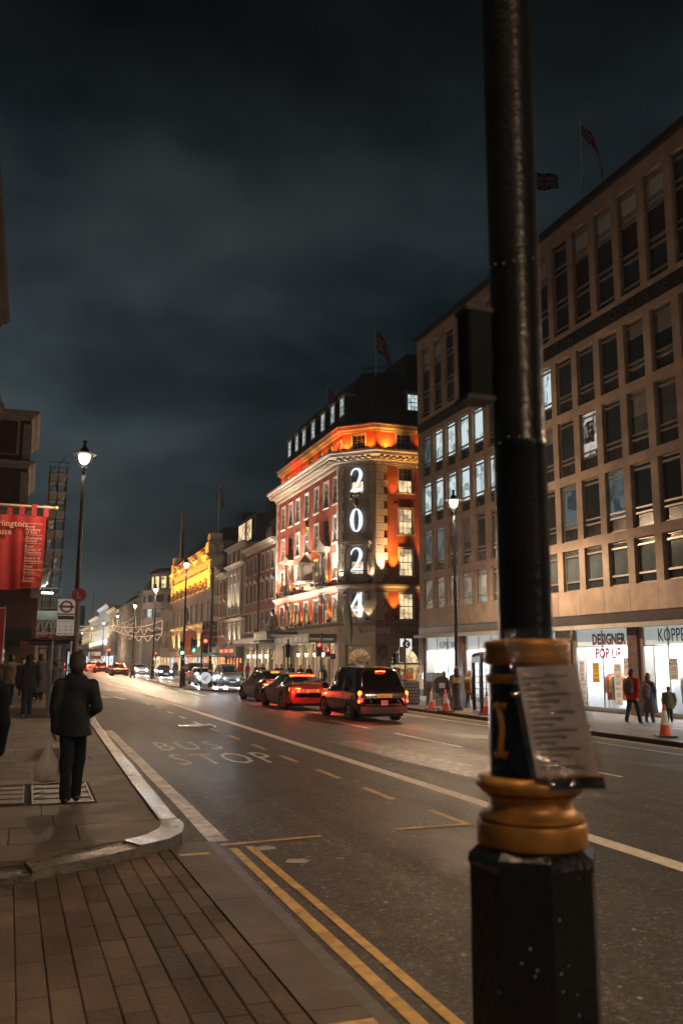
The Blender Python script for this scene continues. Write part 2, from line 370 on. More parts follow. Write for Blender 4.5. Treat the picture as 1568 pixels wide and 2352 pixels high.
g = MB(); g.quad((-420, -90, -.95), (460, -90, -.95), (460, 760, -.95), (-420, 760, -.95)); tag(g.build('ground', M_ground), kind='structure')
# carriageway with its cross fall
mb = MB(); xs = [.6, 1.8]+[1.8+14.7*i/14 for i in range(1, 15)]+[24]
ys = [-14+4*i for i in range(60)]+[230+20*i for i in range(14)]
for j in range(len(ys)-1):
    for i in range(len(xs)-1):
        a, b, c, d = xs[i], xs[i+1], ys[j], ys[j+1]
        if a >= 16.4 and not (50.6 < c < 66): continue
        mb.quad((a, c, zr(a)), (b, c, zr(b)), (b, d, zr(b)), (a, d, zr(a)))
mb.quad((16.5, 49.9, zr(17)-.001), (40, 49.9, zr(17)-.001), (40, 66.5, zr(17)-.001), (16.5, 66.5, zr(17)-.001))
road = tag(mb.build('road', M_asph), kind='structure')
def strip(name, pts, m, dz=.004):
    """painted mark: polygon in x,y laid on the road, split so that it follows the fall"""
    q = MB(); q.add([(x, y, zr(x)+dz) for x, y in pts], [tuple(range(len(pts)))]); return q.build(name, m, road)
def lane(name, x, y0, y1, w, m, dz=.004, x1=None):
    x1 = x if x1 is None else x1
    q = MB(); n = max(1, int((y1-y0)/1.5))
    for i in range(n):
        a, b = y0+(y1-y0)*i/n, y0+(y1-y0)*(i+1)/n; xa, xb = x+(x1-x)*i/n, x+(x1-x)*(i+1)/n
        j1, j2, j3, j4 = (random.uniform(-.008, .008) for _ in range(4))
        q.quad((xa-w/2+j1, a, zr(xa-w/2)+dz), (xa+w/2+j2, a, zr(xa+w/2)+dz), (xb+w/2+j3, b, zr(xb+w/2)+dz), (xb-w/2+j4, b, zr(xb-w/2)+dz))
    return q.build(name, m, road)
lane('bus_lane_line', 5.75, 1.0, 54, .24, M_line)
lane('yellow_line', 1.99, .5, 8.86, .085, M_yline); lane('yellow_line', 2.17, .5, 8.9, .075, M_yline, .0045)
lane('kerb_line', 1.93, 9.23, 24, .20, M_cream, .0042, 2.02)
strip('bay_end_line', [(1.9, 8.98), (3.0, 9.12), (3.0, 9.2), (1.9, 9.07)], M_yline, .008)
for y0 in (11.3, 13.5, 15.8, 18.2, 20.6, 23, 25.6, 28.2, 31, 34, 37): lane('bay_dash', 4.72, y0, y0+1.15, .10, M_yline if y0 < 24 else M_line)
lane('bay_corner_line', 4.83, 9.35, 10.4, .09, M_yline); strip('bay_corner_line', [(3.88, 9.24), (4.86, 9.33), (4.86, 9.42), (3.88, 9.33)], M_yline, .008)
for y0, y1, x, w in ((13.0, 13.7, 9.65, .11), (18.4, 22.3, 9.38, .11), (24.1, 27.6, 9.3, .11), (33, 36.6, 8.9, .11), (7, 10.4, 9.7, .11)): lane('lane_dash', x, y0, y1, w, M_line)
for k in range(5): lane('zigzag_line', 10.6+.9*k, 29.6+.3*k, 33.0+.4*k, .13, M_line, .005, 10.2+.9*k)
for y0 in (45, 52, 60, 70, 82): lane('lane_dash', 8.2, y0, y0+3.2, .14, M_line)
lane('bus_lane_line', 5.72, 58, 88, .2, M_line); lane('hatch_line', 6.9, 58, 80, .16, M_line)
strip('stop_line', [(2.9, 53.6), (5.9, 53.6), (5.9, 54.1), (2.9, 54.1)], M_line, .006)
lane('yellow_line', 15.95, 2, 49, .09, M_yline); lane('yellow_line', 16.2, 2, 49, .09, M_yline); lane('seam_line', 14.5, 8, 46, .1, M_line)
strip('turn_arrow', [(4.35, 42.0), (4.1, 45.2), (3.6, 45.3), (3.62, 46.6), (2.95, 44.7), (3.66, 43.2), (3.64, 44.2), (3.9, 44.1), (4.15, 42.0)], M_line)
for k in range(2):
    strip('island_line', [(9.2-.4*k, 56), (9.5-.4*k, 56), (9.0, 49-2*k), (8.8, 49-2*k)], M_line, .005)
for ch, x, y, s in (('B', 2.78, 18.45, 1.0), ('U', 3.3, 18.45, 1.0), ('S', 3.82, 18.45, 1.0), ('S', 2.72, 15.85, 1.0), ('T', 3.24, 15.85, 1.0), ('O', 3.78, 15.85, 1.0), ('P', 4.32, 15.85, 1.0)):
    o = text('road_letter', ch, .80, M_line, road, (x, y, zr(x)+.005), 0, False, 0, sx=.86); o.scale = (1, 3.3, 1)
for x, y, a in ((2.28, 8.75, .2), (2.42, 8.12, -.3)):
    q = MB(); q.slab([(-.1, -.07), (.09, -.09), (.12, .02), (.07, .09), (-.08, .07)], 0, .006); tag(q.build('scrap_of_paper', M_gum, None, (x, y, zr(x)+.004), a), 'pale torn scrap of paper on the road by the %s end of the yellow lines' % ('far' if y > 8.5 else 'near'), 'litter')
q = MB()
for _ in range(620):
    x = random.uniform(2.3, 12); y = random.uniform(3, 26)*random.uniform(.6, 1); r = random.uniform(.006, .022)
    q.add([(x+r*random.uniform(.6, 1.3)*math.cos(t), y+r*1.2*math.sin(t), zr(x)+.006) for t in (0, 1.2, 2.5, 3.8, 5)], [(0, 1, 2, 3, 4)])
tag(q.build('chewing_gum_specks', M_gum), kind='stuff')
# old trench repairs and an iron cover
for pts in ([(6.6, 20), (7.5, 20.1), (8.0, 11), (7.0, 10.8)], [(10.8, 22.5), (14, 22), (14.2, 20.4), (10.8, 21)], [(11.5, 15.5), (13.8, 14.6), (14.3, 12.2), (11.8, 13.4)]):
    q = MB(); n = 10
    for i in range(n):
        f0, f1 = i/n, (i+1)/n
        P = lambda a, b, f: (a[0]+(b[0]-a[0])*f, a[1]+(b[1]-a[1])*f)
        A, B_, C_, D_ = P(pts[0], pts[1], f0), P(pts[0], pts[1], f1), P(pts[3], pts[2], f1), P(pts[3], pts[2], f0)
        q.add([(x, y, zr(x)+.0025) for x, y in (A, B_, C_, D_)], [(0, 1, 2, 3)])
    q.build('road_patch', mat('newer_asphalt', (.040, .037, .034), .5, var=.3, vs=8, bump=.3, bs=120, rvar=.15), road)
q = MB(); q.box(-.45, .45, -.45, .45, 0, .01)
for i in range(6): q.box(-.42, .42, -.4+.14*i, -.33+.14*i, .01, .018)
q.build('drain_cover', mat('worn_iron', (.35, .36, .36), .25, metal=.9, var=.3, vs=9), road, (4.5, 25, zr(4.5)+.002))

# near pavement: bed, then each flag, kerb stone and paver
mb = MB()
P0 = [(-8, 8.85), (.2, 8.75), (.72, 8.85), (1.15, 9.05), (1.4, 9.4), (1.45, 9.9)]
out = [(kx(y)-.2, y) for y in (12, 15, 25, 42, 80, 120, 200, 300, 460)]
mb.slab(P0+out+[(-8, 460)], -.4, -.018)
pave = tag(mb.build('near_pavement', M_joint), kind='structure')
def chip(x0, x1, y0, y1, z0, z1, b=.006):
    q = MB(); j = lambda: random.uniform(-.002, .002)
    q.add([(x0, y0, z0), (x1, y0, z0), (x1, y1, z0), (x0, y1, z0), (x0, y0, z1-b), (x1, y0, z1-b), (x1, y1, z1-b), (x0, y1, z1-b), (x0+b, y0+b, z1+j()), (x1-b, y0+b, z1+j()), (x1-b, y1-b, z1+j()), (x0+b, y1-b, z1+j())],
          [(0, 1, 5, 4), (1, 2, 6, 5), (2, 3, 7, 6), (3, 0, 4, 7), (4, 5, 9, 8), (5, 6, 10, 9), (6, 7, 11, 10), (7, 4, 8, 11), (8, 9, 10, 11)])
    return q
M_grate = mat('worn_grate', (.16, .15, .14), .45, metal=.7, var=.2)
VENTS = [(.12, .84, 11.45, 13.25), (-.72, .03, 11.6, 13.2)]
y = 9.95; row = 0
while y < 31:
    h = random.choice((.6, .66, .75)); x = -2.6+random.uniform(0, .5)
    while x < kx(y)-.24:
        w = random.uniform(.75, 1.2); x1 = min(x+w, kx(y)-.235)
        if kx(y)-.235-x1 < .3: x1 = kx(y)-.235
        if not any(v[0]-.02 < x1 and x < v[1]+.02 and v[2]-.02 < y+h and y < v[3]+.02 for v in VENTS):
            chip(x+.004, x1-.004, y+.004, y+h-.004, -.03, random.uniform(-.002, .002)).build('flagstone', M_flag, pave)
        else:
            for a, b in ((x, min(x1, VENTS[1][0]-.02)), (max(x, VENTS[0][1]+.02), x1)):
                if b-a > .08: chip(a+.004, b-.004, y+.004, y+h-.004, -.03, 0).build('flagstone', M_flag, pave)
        x = x1
    y += h; row += 1
for x0, x1 in ((-2.6, -1.7), (-1.7, -.85), (-.85, -.1), (-.1, .55)): chip(x0+.004, x1-.004, 9.02 if x1 < .5 else 9.1, 9.94, -.03, 0).build('flagstone', M_flag, pave)
q = MB(); q.slab([(.56, 8.85), (.94, 8.98), (1.2, 9.2), (1.34, 9.45), (1.405, 9.74), (1.405, 9.94), (.56, 9.94)], -.03, 0); q.build('flagstone', M_flag, pave)
q = MB(); q.slab([(-6, 31), (-6, 460)]+[(kx(y)-.22, y) for y in (460, 300, 200, 120, 80, 42, 31)], -.03, 0)
q.build('flag_paving', M_flag, pave)
for vx0, vx1, vy0, vy1 in VENTS:                       # basement gratings with glass lenses
    o = MB(); o.box(vx0, vx1, vy0, vy1, -.1, -.012); gr = o.build('pavement_light', mat('lens_panel', (.07, .058, .05), .5, var=.2), pave)
    f_ = MB(); w = .018
    f_.box(vx0, vx1, vy0, vy0+w, -.03, .004); f_.box(vx0, vx1, vy1-w, vy1, -.03, .004); f_.box(vx0, vx0+w, vy0+w, vy1-w, -.03, .004); f_.box(vx1-w, vx1, vy0+w, vy1-w, -.03, .004)
    n = 4
    for i in range(1, n): yy = vy0+(vy1-vy0)*i/n; f_.box(vx0+w, vx1-w, yy-.007, yy+.007, -.03, .002)
    f_.build('grating_frame', M_grate, gr)
    for i in range(n):
        yy = vy0+(vy1-vy0)*(i+.5)/n; s = MB(); s.slab([(vx0+.05, yy-.09), (vx0+.15, yy), (vx0+.05, yy+.09)], -.03, -.004); s.build('grating_bracket', M_grate, gr)
y = 9.95                                               # straight kerb
while y < 60:
    l = .95+random.uniform(-.12, .15); q = MB(); a, b = kx(y), kx(y+l); j = random.uniform(-.004, .004)
    z = .004+j
    q.add([(a-.215, y+.005, -.02), (a, y+.005, -.2), (b, y+l-.005, -.2), (b-.215, y+l-.005, -.02), (a-.215, y+.005, z), (a-.025, y+.005, z), (b-.025, y+l-.005, z), (b-.215, y+l-.005, z), (a, y+.005, z-.025), (b, y+l-.005, z-.025)],
          [(4, 5, 6, 7), (5, 8, 9, 6), (8, 1, 2, 9), (0, 4, 7, 3), (0, 1, 8, 5, 4), (3, 7, 6, 9, 2)])
    q.build('kerb_stone', M_kerb, pave); y += l
q = MB()
for i in range(60):
    a, b = 60+400*i/60, 60+400*(i+1)/60; q.quad((kx(a)-.22, a, .003), (kx(a), a, .003), (kx(b), b, .003), (kx(b)-.22, b, .003)); q.quad((kx(a), a, -.2), (kx(b), b, -.2), (kx(b), b, .003), (kx(a), a, .003))
q.build('kerb', M_kerb, pave)
# the kerb sweeps round into the crossover
CO = [(1.63, 9.94), (1.63, 9.62), (1.54, 9.2), (1.38, 8.93), (1.08, 8.68), (.72, 8.40), (.12, 8.05), (-.5, 7.98), (-2.2, 7.98)]
CI = [(1.41, 9.94), (1.41, 9.74), (1.34, 9.45), (1.2, 9.2), (.94, 8.98), (.6, 8.78), (.05, 8.42), (-.5, 8.4), (-2.2, 8.4)]
for (a, b), (c, d) in (((0, 3), 0) and ((0, 2), (0, 0)), ((2, 4), (0, 0)), ((4, 6), (0, 0)), ((6, 7), (0, 0)), ((7, 8), (0, 0))):
    q = MB(); top = [CO[i] for i in range(a, b+1)]+[CI[i] for i in range(b, a-1, -1)]
    q.slab(top, -.16, .002 if a < 4 else -.012 if a < 6 else -.055); q.build('kerb_stone', M_kerb, pave)
q = MB(); q.slab([(-2.2, 8.4), (-.5, 8.4), (.05, 8.42), (.6, 8.78), (.94, 8.98), (1.2, 9.2), (1.2, 9.35), (.56, 9.12), (-2.2, 9.03)], -.05, -.002); q.build('flagstone', M_flag, pave)
# crossover of long pavers
ZC = -.095
mb = MB(); mb.box(-8, 1.775, -12, 8.9, -.4, ZC-.022); mb.box(-8, -.74, -12, 8.0, ZC-.022, ZC-.002); cross = tag(mb.build('crossover_pavement', mat('sandy_joint', (.05, .04, .033), .9)), kind='structure')
mb = MB(); mb.box(-8, -.75, -12, 8.0, ZC-.0021, ZC-.001); mb.box(-.75, 1.38, -12, 3.0, ZC-.021, ZC-.001); mb.build('paving_bed', M_paver, cross)
edges = [-.73, -.53, -.36, -.20, -.03, .14, .305, .485, .645, .805, .965, 1.11, 1.26, 1.385]
def slant(q, y): return q+.0212*(8.3-y)
for i in range(len(edges)-1):
    y = 3.05+random.uniform(-.3, .1)
    while y < 8.75:
        l = random.uniform(.36, .62); y1 = y+l
        xm = (edges[i]+edges[i+1])/2
        lim = 7.97 if xm < .05 else min(8.9, 7.99+max(0, xm-.05)*.68)
        if y1 > lim-.1: y1 = lim
        g_ = .0024
        a0, a1, b0, b1 = slant(edges[i], y)+g_, slant(edges[i], y1)+g_, slant(edges[i+1], y)-g_, slant(edges[i+1], y1)-g_
        z = ZC+random.uniform(-.0025, .0025); q = MB(); e_ = .0065
        q.add([(a0, y+.003, ZC-.025), (b0, y+.003, ZC-.025), (b1, y1-.003, ZC-.025), (a1, y1-.003, ZC-.025), (a0, y+.003, z-e_), (b0, y+.003, z-e_), (b1, y1-.003, z-e_), (a1, y1-.003, z-e_), (a0+e_, y+.003+e_, z), (b0-e_, y+.003+e_, z), (b1-e_, y1-.003-e_, z), (a1+e_, y1-.003-e_, z)],
              [(0, 1, 5, 4), (1, 2, 6, 5), (2, 3, 7, 6), (3, 0, 4, 7), (4, 5, 9, 8), (5, 6, 10, 9), (6, 7, 11, 10), (7, 4, 8, 11), (8, 9, 10, 11)])
        if y1-y > .06: q.build('paver', M_paver, cross)
        y = y1
        if y >= lim-.01: break
y = 1.2
while y < 9.1:
    l = 1.15+random.uniform(-.1, .1); y1 = min(y+l, 9.2)
    q = MB(); x0, x1 = slant(1.385, y), slant(1.385, y1)
    q.slab([(x0+.006, y+.004), (1.772, y+.004), (1.772, y1-.004), (x1+.006, y1-.004)], ZC-.03, ZC+.004); q.build('edge_slab', mat('edge_granite', (.155, .125, .10), .68, var=.25, vs=6, stain=.4, bump=.4, bs=60, rvar=.1, spec=.35), cross); y = y1
q = MB(); q.box(1.45, 1.76, 4.35, 4.5, ZC+.005, ZC+.008); q.build('yellow_kerb_mark', M_yline, cross)
q = MB(); q.box(1.42, 1.7, 8.55, 8.61, ZC+.005, ZC+.008); q.build('yellow_kerb_mark', M_yline, cross)
q = MB(); q.box(1.778, 1.88, -12, 9.2, -.3, -.108); q.build('channel_stone', mat('channel_granite', (.11, .1, .09), .55, var=.25, vs=8, bump=.4, bs=60), cross)

# far pavement with its flags and kerb
mb = MB(); mb.box(16.6, 23.3, -10, 49.9, -1.0, ZF-.02); mb.box(16.6, 23.3, 66.4, 460, -1.0, ZF-.02); farp = tag(mb.build('far_pavement', M_joint), kind='structure')
y = 16.0; me_cache = {}
while y < 49:
    h = .9; x = 16.87+ (0 if int(y*10) % 2 else .0)
    while x < 22.9:
        w = random.choice((.75, .9, 1.2)); x1 = min(x+w, 23.0); chip(x+.005, x1-.005, y+.005, min(y+h, 49.9)-.005, ZF-.03, ZF, .008).build('flagstone', M_flag, farp); x = x1
    y += h
q = MB(); q.box(16.86, 23.2, -10, 15.99, ZF-.03, ZF); q.box(16.86, 23.2, 66.4, 460, ZF-.03, ZF); q.build('flag_paving', M_flag, farp)
y = 14.
while y < 49.6:
    q = MB(); l = min(.97, 49.9-y); z = ZF+.004+random.uniform(-.003, .003); q.box(16.62, 16.855, y+.005, y+l-.005, -.7, z); q.build('kerb_stone', M_kerb, farp); y += l
q = MB(); q.box(16.62, 16.855, -10, 13.99, -.7, ZF+.003); q.box(16.62, 16.855, 66.4, 460, -.7, ZF+.003); q.build('kerb', M_kerb, farp)
# traffic islands
M_isl = mat('wet_island_paving', (.16, .15, .145), .22, var=.2, vs=4, bump=.2, bs=30, rvar=.1)
def island(pts, z=.12):
    q = MB(); zz = zr(sum(p[0] for p in pts)/len(pts)); q.slab(pts, zz-.3, zz+z); tag(q.build('traffic_island', M_isl), kind='structure')
    return zz+z
Z_I1 = island([(9.55, 58.3), (9.9, 57.2), (12.3, 54.9), (12.8, 55.4), (12.6, 58.5), (11.2, 61.5), (10.2, 62)])
Z_I2 = island([(9.5, 62.8), (9.9, 61.6), (11.0, 63.5), (12.0, 100), (11.5, 101), (10.9, 100), (9.6, 68)])
# ================================================================== BUILDINGS
class Fr:
    """a facade's frame inside its building: u runs left to right along the wall, y goes into the building"""
    def __init__(s, root, ox, oy, a, oz=0): s.root = root; s.ox = ox; s.oy = oy; s.a = a; s.oz = oz
    def p(s, u, y=0, z=0): c, n = math.cos(s.a), math.sin(s.a); return (s.ox+u*c-y*n, s.oy+u*n+y*c, s.oz+z)
    def put(s, name, me, u=0, y=0, z=0, parent=None): return link(name, me, s.root if parent is None else parent, s.p(u, y, z), s.a)
    def build(s, mb, name, m, u=0, y=0, z=0, smooth=False): return mb.build(name, m, s.root, s.p(u, y, z), s.a, smooth)
def right_root(name, label, cat, yfar, x=23, group=None):
    return thing(name, label, cat, (x, yfar, ZF), 0, group)
def sash_mesh(w, h, nc, nr, arch=.12, m=None, proud=.05, rec=.14):
    def f():
        q = MB()
        if arch:
            q.box(-w/2-arch, -w/2, -proud, rec, 0, h); q.box(w/2, w/2+arch, -proud, rec, 0, h); q.box(-w/2-arch, w/2+arch, -proud-.01, rec, h, h+arch*1.1)
        t = .06
        q.box(-w/2, -w/2+t, rec-.06, rec, 0, h); q.box(w/2-t, w/2, rec-.06, rec, 0, h); q.box(-w/2+t, w/2-t, rec-.06, rec, 0, t); q.box(-w/2+t, w/2-t, rec-.06, rec, h-t, h)
        q.box(-w/2+t, w/2-t, rec-.07, rec, h/2-.03, h/2+.03)
        for i in range(1, nc): x = -w/2+w*i/nc; q.box(x-.014, x+.014, rec-.045, rec-.005, t, h-t)
        for j in range(1, nr):
            z = h*j/nr
            if abs(z-h/2) > .05: q.box(-w/2+t, w/2-t, rec-.04, rec-.006, z-.014, z+.014)
        return q.mesh('window', m or M_white)
    return cached(('sash', round(w, 2), round(h, 2), nc, nr, arch, (m or M_white).name, proud, rec), f)
def pane_mesh(w, h, m): return cached(('pane', round(w, 2), round(h, 2), m.name), lambda: (lambda q: (q.quad((-w/2, 0, 0), (w/2, 0, 0), (w/2, 0, h), (-w/2, 0, h)), q.mesh('pane', m))[1])(MB()))
def sill_mesh(w, m): return cached(('sill', round(w, 2), m.name), lambda: MB().box(-w/2, w/2, -.13, .1, -.11, 0).mesh('sill', m))
def sash(fr, u, z, w, h, pane, nc=2, nr=4, arch=.12, sill=M_white, m=None, y=0, lower=None, rec=.14):
    o = fr.put('window', sash_mesh(w, h, nc, nr, arch, m, rec=rec), u, y, z)
    if lower is None: link('pane', pane_mesh(w, h, pane), o, (0, rec-.015, 0))
    else:
        link('pane', pane_mesh(w, h/2, lower), o, (0, rec-.015, 0)); link('pane', pane_mesh(w, h/2, pane), o, (0, rec-.013, h/2))
    if sill: link('sill', sill_mesh(w+.36, sill), o)
    return o
def corn(k):
    """profile of a cornice, k = size"""
    return [(0, -.55*k), (.08*k, -.55*k), (.08*k, -.42*k), (.2*k, -.36*k), (.22*k, -.2*k), (.55*k, -.16*k), (.6*k, .0), (.72*k, .06*k), (.74*k, .18*k), (0, .24*k)]

# ---------------------------------------------------------------- 1 office block on the right (stone grid, shops below)
ob = right_root('office_block', 'stone faced 1950s office block with a grid of metal windows over bright white shops', 'building', 50.55)
F1 = Fr(ob, 0, 0, -PI/2)
M_off = mat('buff_stone', (.45, .345, .265), .75, var=.16, vs=1.6, stain=.38, bump=.12, bs=14)
UE = 40.0
cols = [50.55-(49.97-1.71*c) for c in range(-1+1, 23)]
ROWS = [(4.80, 6.65), (7.07, 9.72), (10.13, 12.80), (13.20, 15.85)]
TOP = (17.10, 21.75)
holes = [(u, u+1.28, a-ZF, b-ZF) for u in cols for a, b in ROWS+[TOP] if u+1.3 < UE]
q = MB(); q.wall(0, UE, 3.66-ZF, 16.18-ZF, [h for h in holes if h[3] < 16.6], 0, .34); q.wall(0, UE, 16.84-ZF, 22.45-ZF, [h for h in holes if h[3] > 17], 0, .34)
q.quad((0, .06, 16.18-ZF), (UE, .06, 16.18-ZF), (UE, .06, 16.84-ZF), (0, .06, 16.84-ZF))
q.quad((0, 14, 3.6-ZF), (0, 0, 3.6-ZF), (0, 0, 22.45-ZF), (0, 14, 22.45-ZF)); q.quad((UE, 0, 3.6-ZF), (UE, 14, 3.6-ZF), (UE, 14, 22.45-ZF), (UE, 0, 22.45-ZF))
q.quad((0, .34, 3.66-ZF), (UE, .34, 3.66-ZF), (UE, .34, 3.65-ZF), (0, .34, 3.65-ZF))
F1.build(q, 'wall', M_off)
q = MB(); q.box(-.02, UE, -.02, .1, 16.2-ZF, 16.82-ZF); F1.build(q, 'name_band', mat('dark_band', (.022, .02, .018), .5, var=.2))
q = MB(); q.box(-.12, UE, -.18, 14, 22.45-ZF, 22.78-ZF); F1.build(q, 'parapet', M_dark)
for a_, b_, c_ in ((26, 33, 24.1), (9, 13, 23.6)): q = MB(); q.box(a_, b_, 3, 9, 22.78-ZF, c_-ZF); F1.build(q, 'plant_room', M_dark)
for ch, y in zip('FRENCHRAILWAYSHOUSE', [49.47, 48.31, 47.2, 46.12, 44.86, 43.7, 41.3, 40.3, 39.3, 38.4, 37.4, 36.35, 35.29, 34.27, 33.15, 29.97, 28.81, 27.72, 26.62]):
    text('letter', ch, .62, mat('dull_gold_letter', (.13, .075, .04), .45, metal=.3), ob, F1.p(50.55-y, -.045, 16.31-ZF), -PI/2, ext=.02)
text('letter', 'E', .62, MATS['dull_gold_letter'], ob, F1.p(50.55-25.55, -.045, 16.31-ZF), -PI/2, ext=.02)
def off_mesh(h, kind):
    def f():
        q = MB(); w = 1.28; t = .06; y0, y1 = .14, .26
        q.box(0, t, y0, y1, 0, h); q.box(w-t, w, y0, y1, 0, h); q.box(t, w-t, y0, y1, 0, t); q.box(t, w-t, y0, y1, h-t, h)
        zs = {'a': [.42, h-.27], 'b': [.60, .82, h-.24], 'c': [.30, 1.40, 1.72, 3.10, 3.42, h-.30]}[kind]
        for z in zs: q.box(t, w-t, y0-.03, y1, z-.04, z+.04)
        return q.mesh('window', M_alu)
    return cached(('off', h, kind), f)
def off_pane(z0, z1, m): return cached(('offp', z0, z1, m.name), lambda: (lambda q: (q.quad((.05, .2, z0), (1.23, .2, z0), (1.23, .2, z1), (.05, .2, z1)), q.mesh('pane', m))[1])(MB()))
M_blind = mat('pale_blind', (.50, .54, .52), .7, var=.15)
for c, u in enumerate(cols):
    if u+1.3 > UE: continue
    for r, (a, b) in enumerate(ROWS+[TOP]):
        h = round(b-a, 2); kind = 'a' if r == 0 else 'b' if r < 4 else 'c'
        o = F1.put('window', off_mesh(h, kind), u, 0, a-ZF)
        lit = None
        if r == 3 and c in (1, 2, 3, 4): lit = M_cool
        if r == 3 and c == 8: lit = M_cool
        if r == 2 and c in (0, 1, 2, 3, 4, 5): lit = M_cool
        if r == 3 and c == 0: lit = M_cool_d
        if r == 2 and c == 10: lit = lit_mat('lit_room_one', (1, .93, .8), .35, lo=.02)
        if r == 1 and c in (0, 1, 9, 11): lit = M_cool_d
        if r == 0 and c in (0, 1, 2, 3, 4): lit = lit_mat('dim_room_neutral', (.9, .8, .62), .14)
        rnd = random.Random(c*7+r); base = M_pane if rnd.random() < .6 else M_pane_b
        if kind == 'a':
            link('pane', off_pane(.42, h, lit or M_pane_b), o); link('pane', off_pane(.05, .42, lit or M_pane), o)
        elif kind == 'b':
            zb_ = rnd.choice((1.3, 1.6, 1.9)) if not lit and rnd.random() < .22 else h
            if zb_ < h: link('blind', off_pane(zb_, h, mat('grey_blind', (.20, .21, .20), .7, var=.15)), o)
            link('pane', off_pane(.82, zb_, lit or base), o); link('spandrel', off_pane(.05, .62, M_spandrel), o); link('pane', off_pane(.62, .82, lit or M_pane), o)
        else:
            link('pane', off_pane(3.1, h, M_blind if rnd.random() < .6 else base), o); link('spandrel', off_pane(1.72, 3.1, M_dark), o); link('pane', off_pane(.05, 1.72, M_pane), o)
# fascia over the shops
q = MB(); q.box(0, UE, -.10, .6, 3.22-ZF, 3.66-ZF); F1.build(q, 'dark_fascia', mat('granite_fascia', (.055, .045, .04), .35, var=.2))
q = MB(); q.box(0, UE, -.45, .6, 3.04-ZF, 3.22-ZF); F1.build(q, 'stone_lintel', M_stone_l)
for i in range(23): q = MB(); q.box(1.73*i+.01, 1.73*i+1.72, -.06, -.001, 3.70-ZF, 4.62-ZF); F1.build(q, 'stone_panel', M_off)
M_pier = mat('polished_granite', (.17, .12, .10), .18, var=.25, vs=6)
M_shopw = mat('shop_white', (.78, .80, .80), .6, var=.03)
M_fasc = mat('frosted_fascia', (.5, .55, .54), .35, var=.05, emit=(.85, 1, .97), es=.22)
BAYS = [(.9, 5.15), (6.2, 10.3), (10.95, 15.3), (16.75, 20.5), (21.35, 25.6), (26.4, 31.0), (31.8, 37)]
prev = 0
for a, b in BAYS+[(38, 38)]:
    q = MB(); q.box(prev, a-.25 if a-.25 > prev else a, -.12, .5, 0, 3.04-ZF); F1.build(q, 'pier', M_pier)
    q = MB(); q.box(a-.25, a, -.02, .5, 0, 3.04-ZF); F1.build(q, 'shop_jamb', M_alu); prev = b
q = MB(); q.quad((0, 4.6, 0), (UE, 4.6, 0), (UE, 4.6, 3.5), (0, 4.6, 3.5)); F1.build(q, 'shop_back_wall', M_shopw)
q = MB(); q.box(0, UE, .15, 4.6, -.05, .08); F1.build(q, 'shop_floor', mat('shop_floor', (.5, .48, .45), .3))
q = MB(); q.box(0, UE, .5, 4.6, 3.05-ZF, 3.12-ZF); F1.build(q, 'shop_ceiling', M_shopw)
M_shoplight = emit_mat('shop_light', (.95, .97, 1.0), 32)
for i, (a, b) in enumerate(BAYS):
    for uu in (a, b):
        q = MB(); q.box(uu-.03, uu+.03, .5, 4.6, .08, 3.05-ZF); F1.build(q, 'shop_side_wall', M_shopw)
    for k in range(3):
        q = MB(); u = a+(b-a)*(k+.5)/3; q.box(u-.35, u+.35, .9, 3.6, 2.99-ZF, 3.03-ZF); F1.build(q, 'shop_light_panel', M_shoplight)
    n = 3 if b-a > 4 else 2
    q = MB(); q.box(a, b, .02, .10, .08, .2)
    for k in range(n+1): u = a+(b-a)*k/n; q.box(max(a, u-.025), min(b, u+.025), .02, .08, .2, 3.02-ZF)
    q.box(a, b, .02, .09, 2.28-ZF, 2.33-ZF)
    fr_ = F1.build(q, 'shop_window', M_steel)
    for k in range(n):
        u0, u1 = a+(b-a)*k/n+.025, a+(b-a)*(k+1)/n-.025; q = MB(); q.quad((u0, .05, .2), (u1, .05, .2), (u1, .05, 2.28-ZF), (u0, .05, 2.28-ZF)); q.build('pane', M_glass, fr_)
    q = MB(); q.box(a+.02, b-.02, .06, .10, 2.34-ZF, 3.02-ZF); q.build('sign_panel', M_fasc, fr_)
    for k in range(4):
        s = MB(); u = a+.3+(b-a-.6)*k/3; s.cyl((u, 1.3, 2.9-ZF), (u+.04, 1.5, 2.75-ZF), .05, .06, 8); s.build('track_light', M_dark, fr_)
M_red = mat('dark_red_vinyl', (.16, .015, .012), .4); M_ink = mat('dark_ink', (.02, .02, .022), .5); M_poster = mat('white_poster', (.75, .76, .77), .6, var=.04); M_yel = mat('yellow_poster', (.72, .45, .06), .6)
def onglass(txt, Y, z, size, m, y=.035, sx=1, space=1, align='CENTER', bold=0): return text('lettering', txt, size, m, ob, F1.p(50.55-Y, y, z-ZF), -PI/2, ext=.004, sx=sx, space=space, align=align, bold=bold)
onglass('DESIGNER', 31.5, 2.40, .62, M_red, sx=.80, bold=.022); onglass('POP UP', 31.55, 1.80, .62, M_red, sx=.85, bold=.022)
onglass('50', 32.3, 1.55, .2, M_ink); onglass('FOR', 31.5, 1.5, .2, M_ink); onglass('SALE', 31.35, 1.3, .16, M_red)
onglass('KOPPEL 180', 46.9, 2.42, .52, M_ink, sx=.72); onglass('KOPPEL 180', 27.0, 2.45, .72, M_ink, sx=.72)
def poster(Y, z0, z1, w, m, lines):
    q = MB(); q.box(-w/2, w/2, .028, .034, 0, z1-z0); o = q.build('poster', m, ob, F1.p(50.55-Y, 0, z0-ZF), -PI/2)
    for t, z, s in lines: text('lettering', t, s, M_ink, o, (0, .025, z), 0, ext=.001, sx=.85)
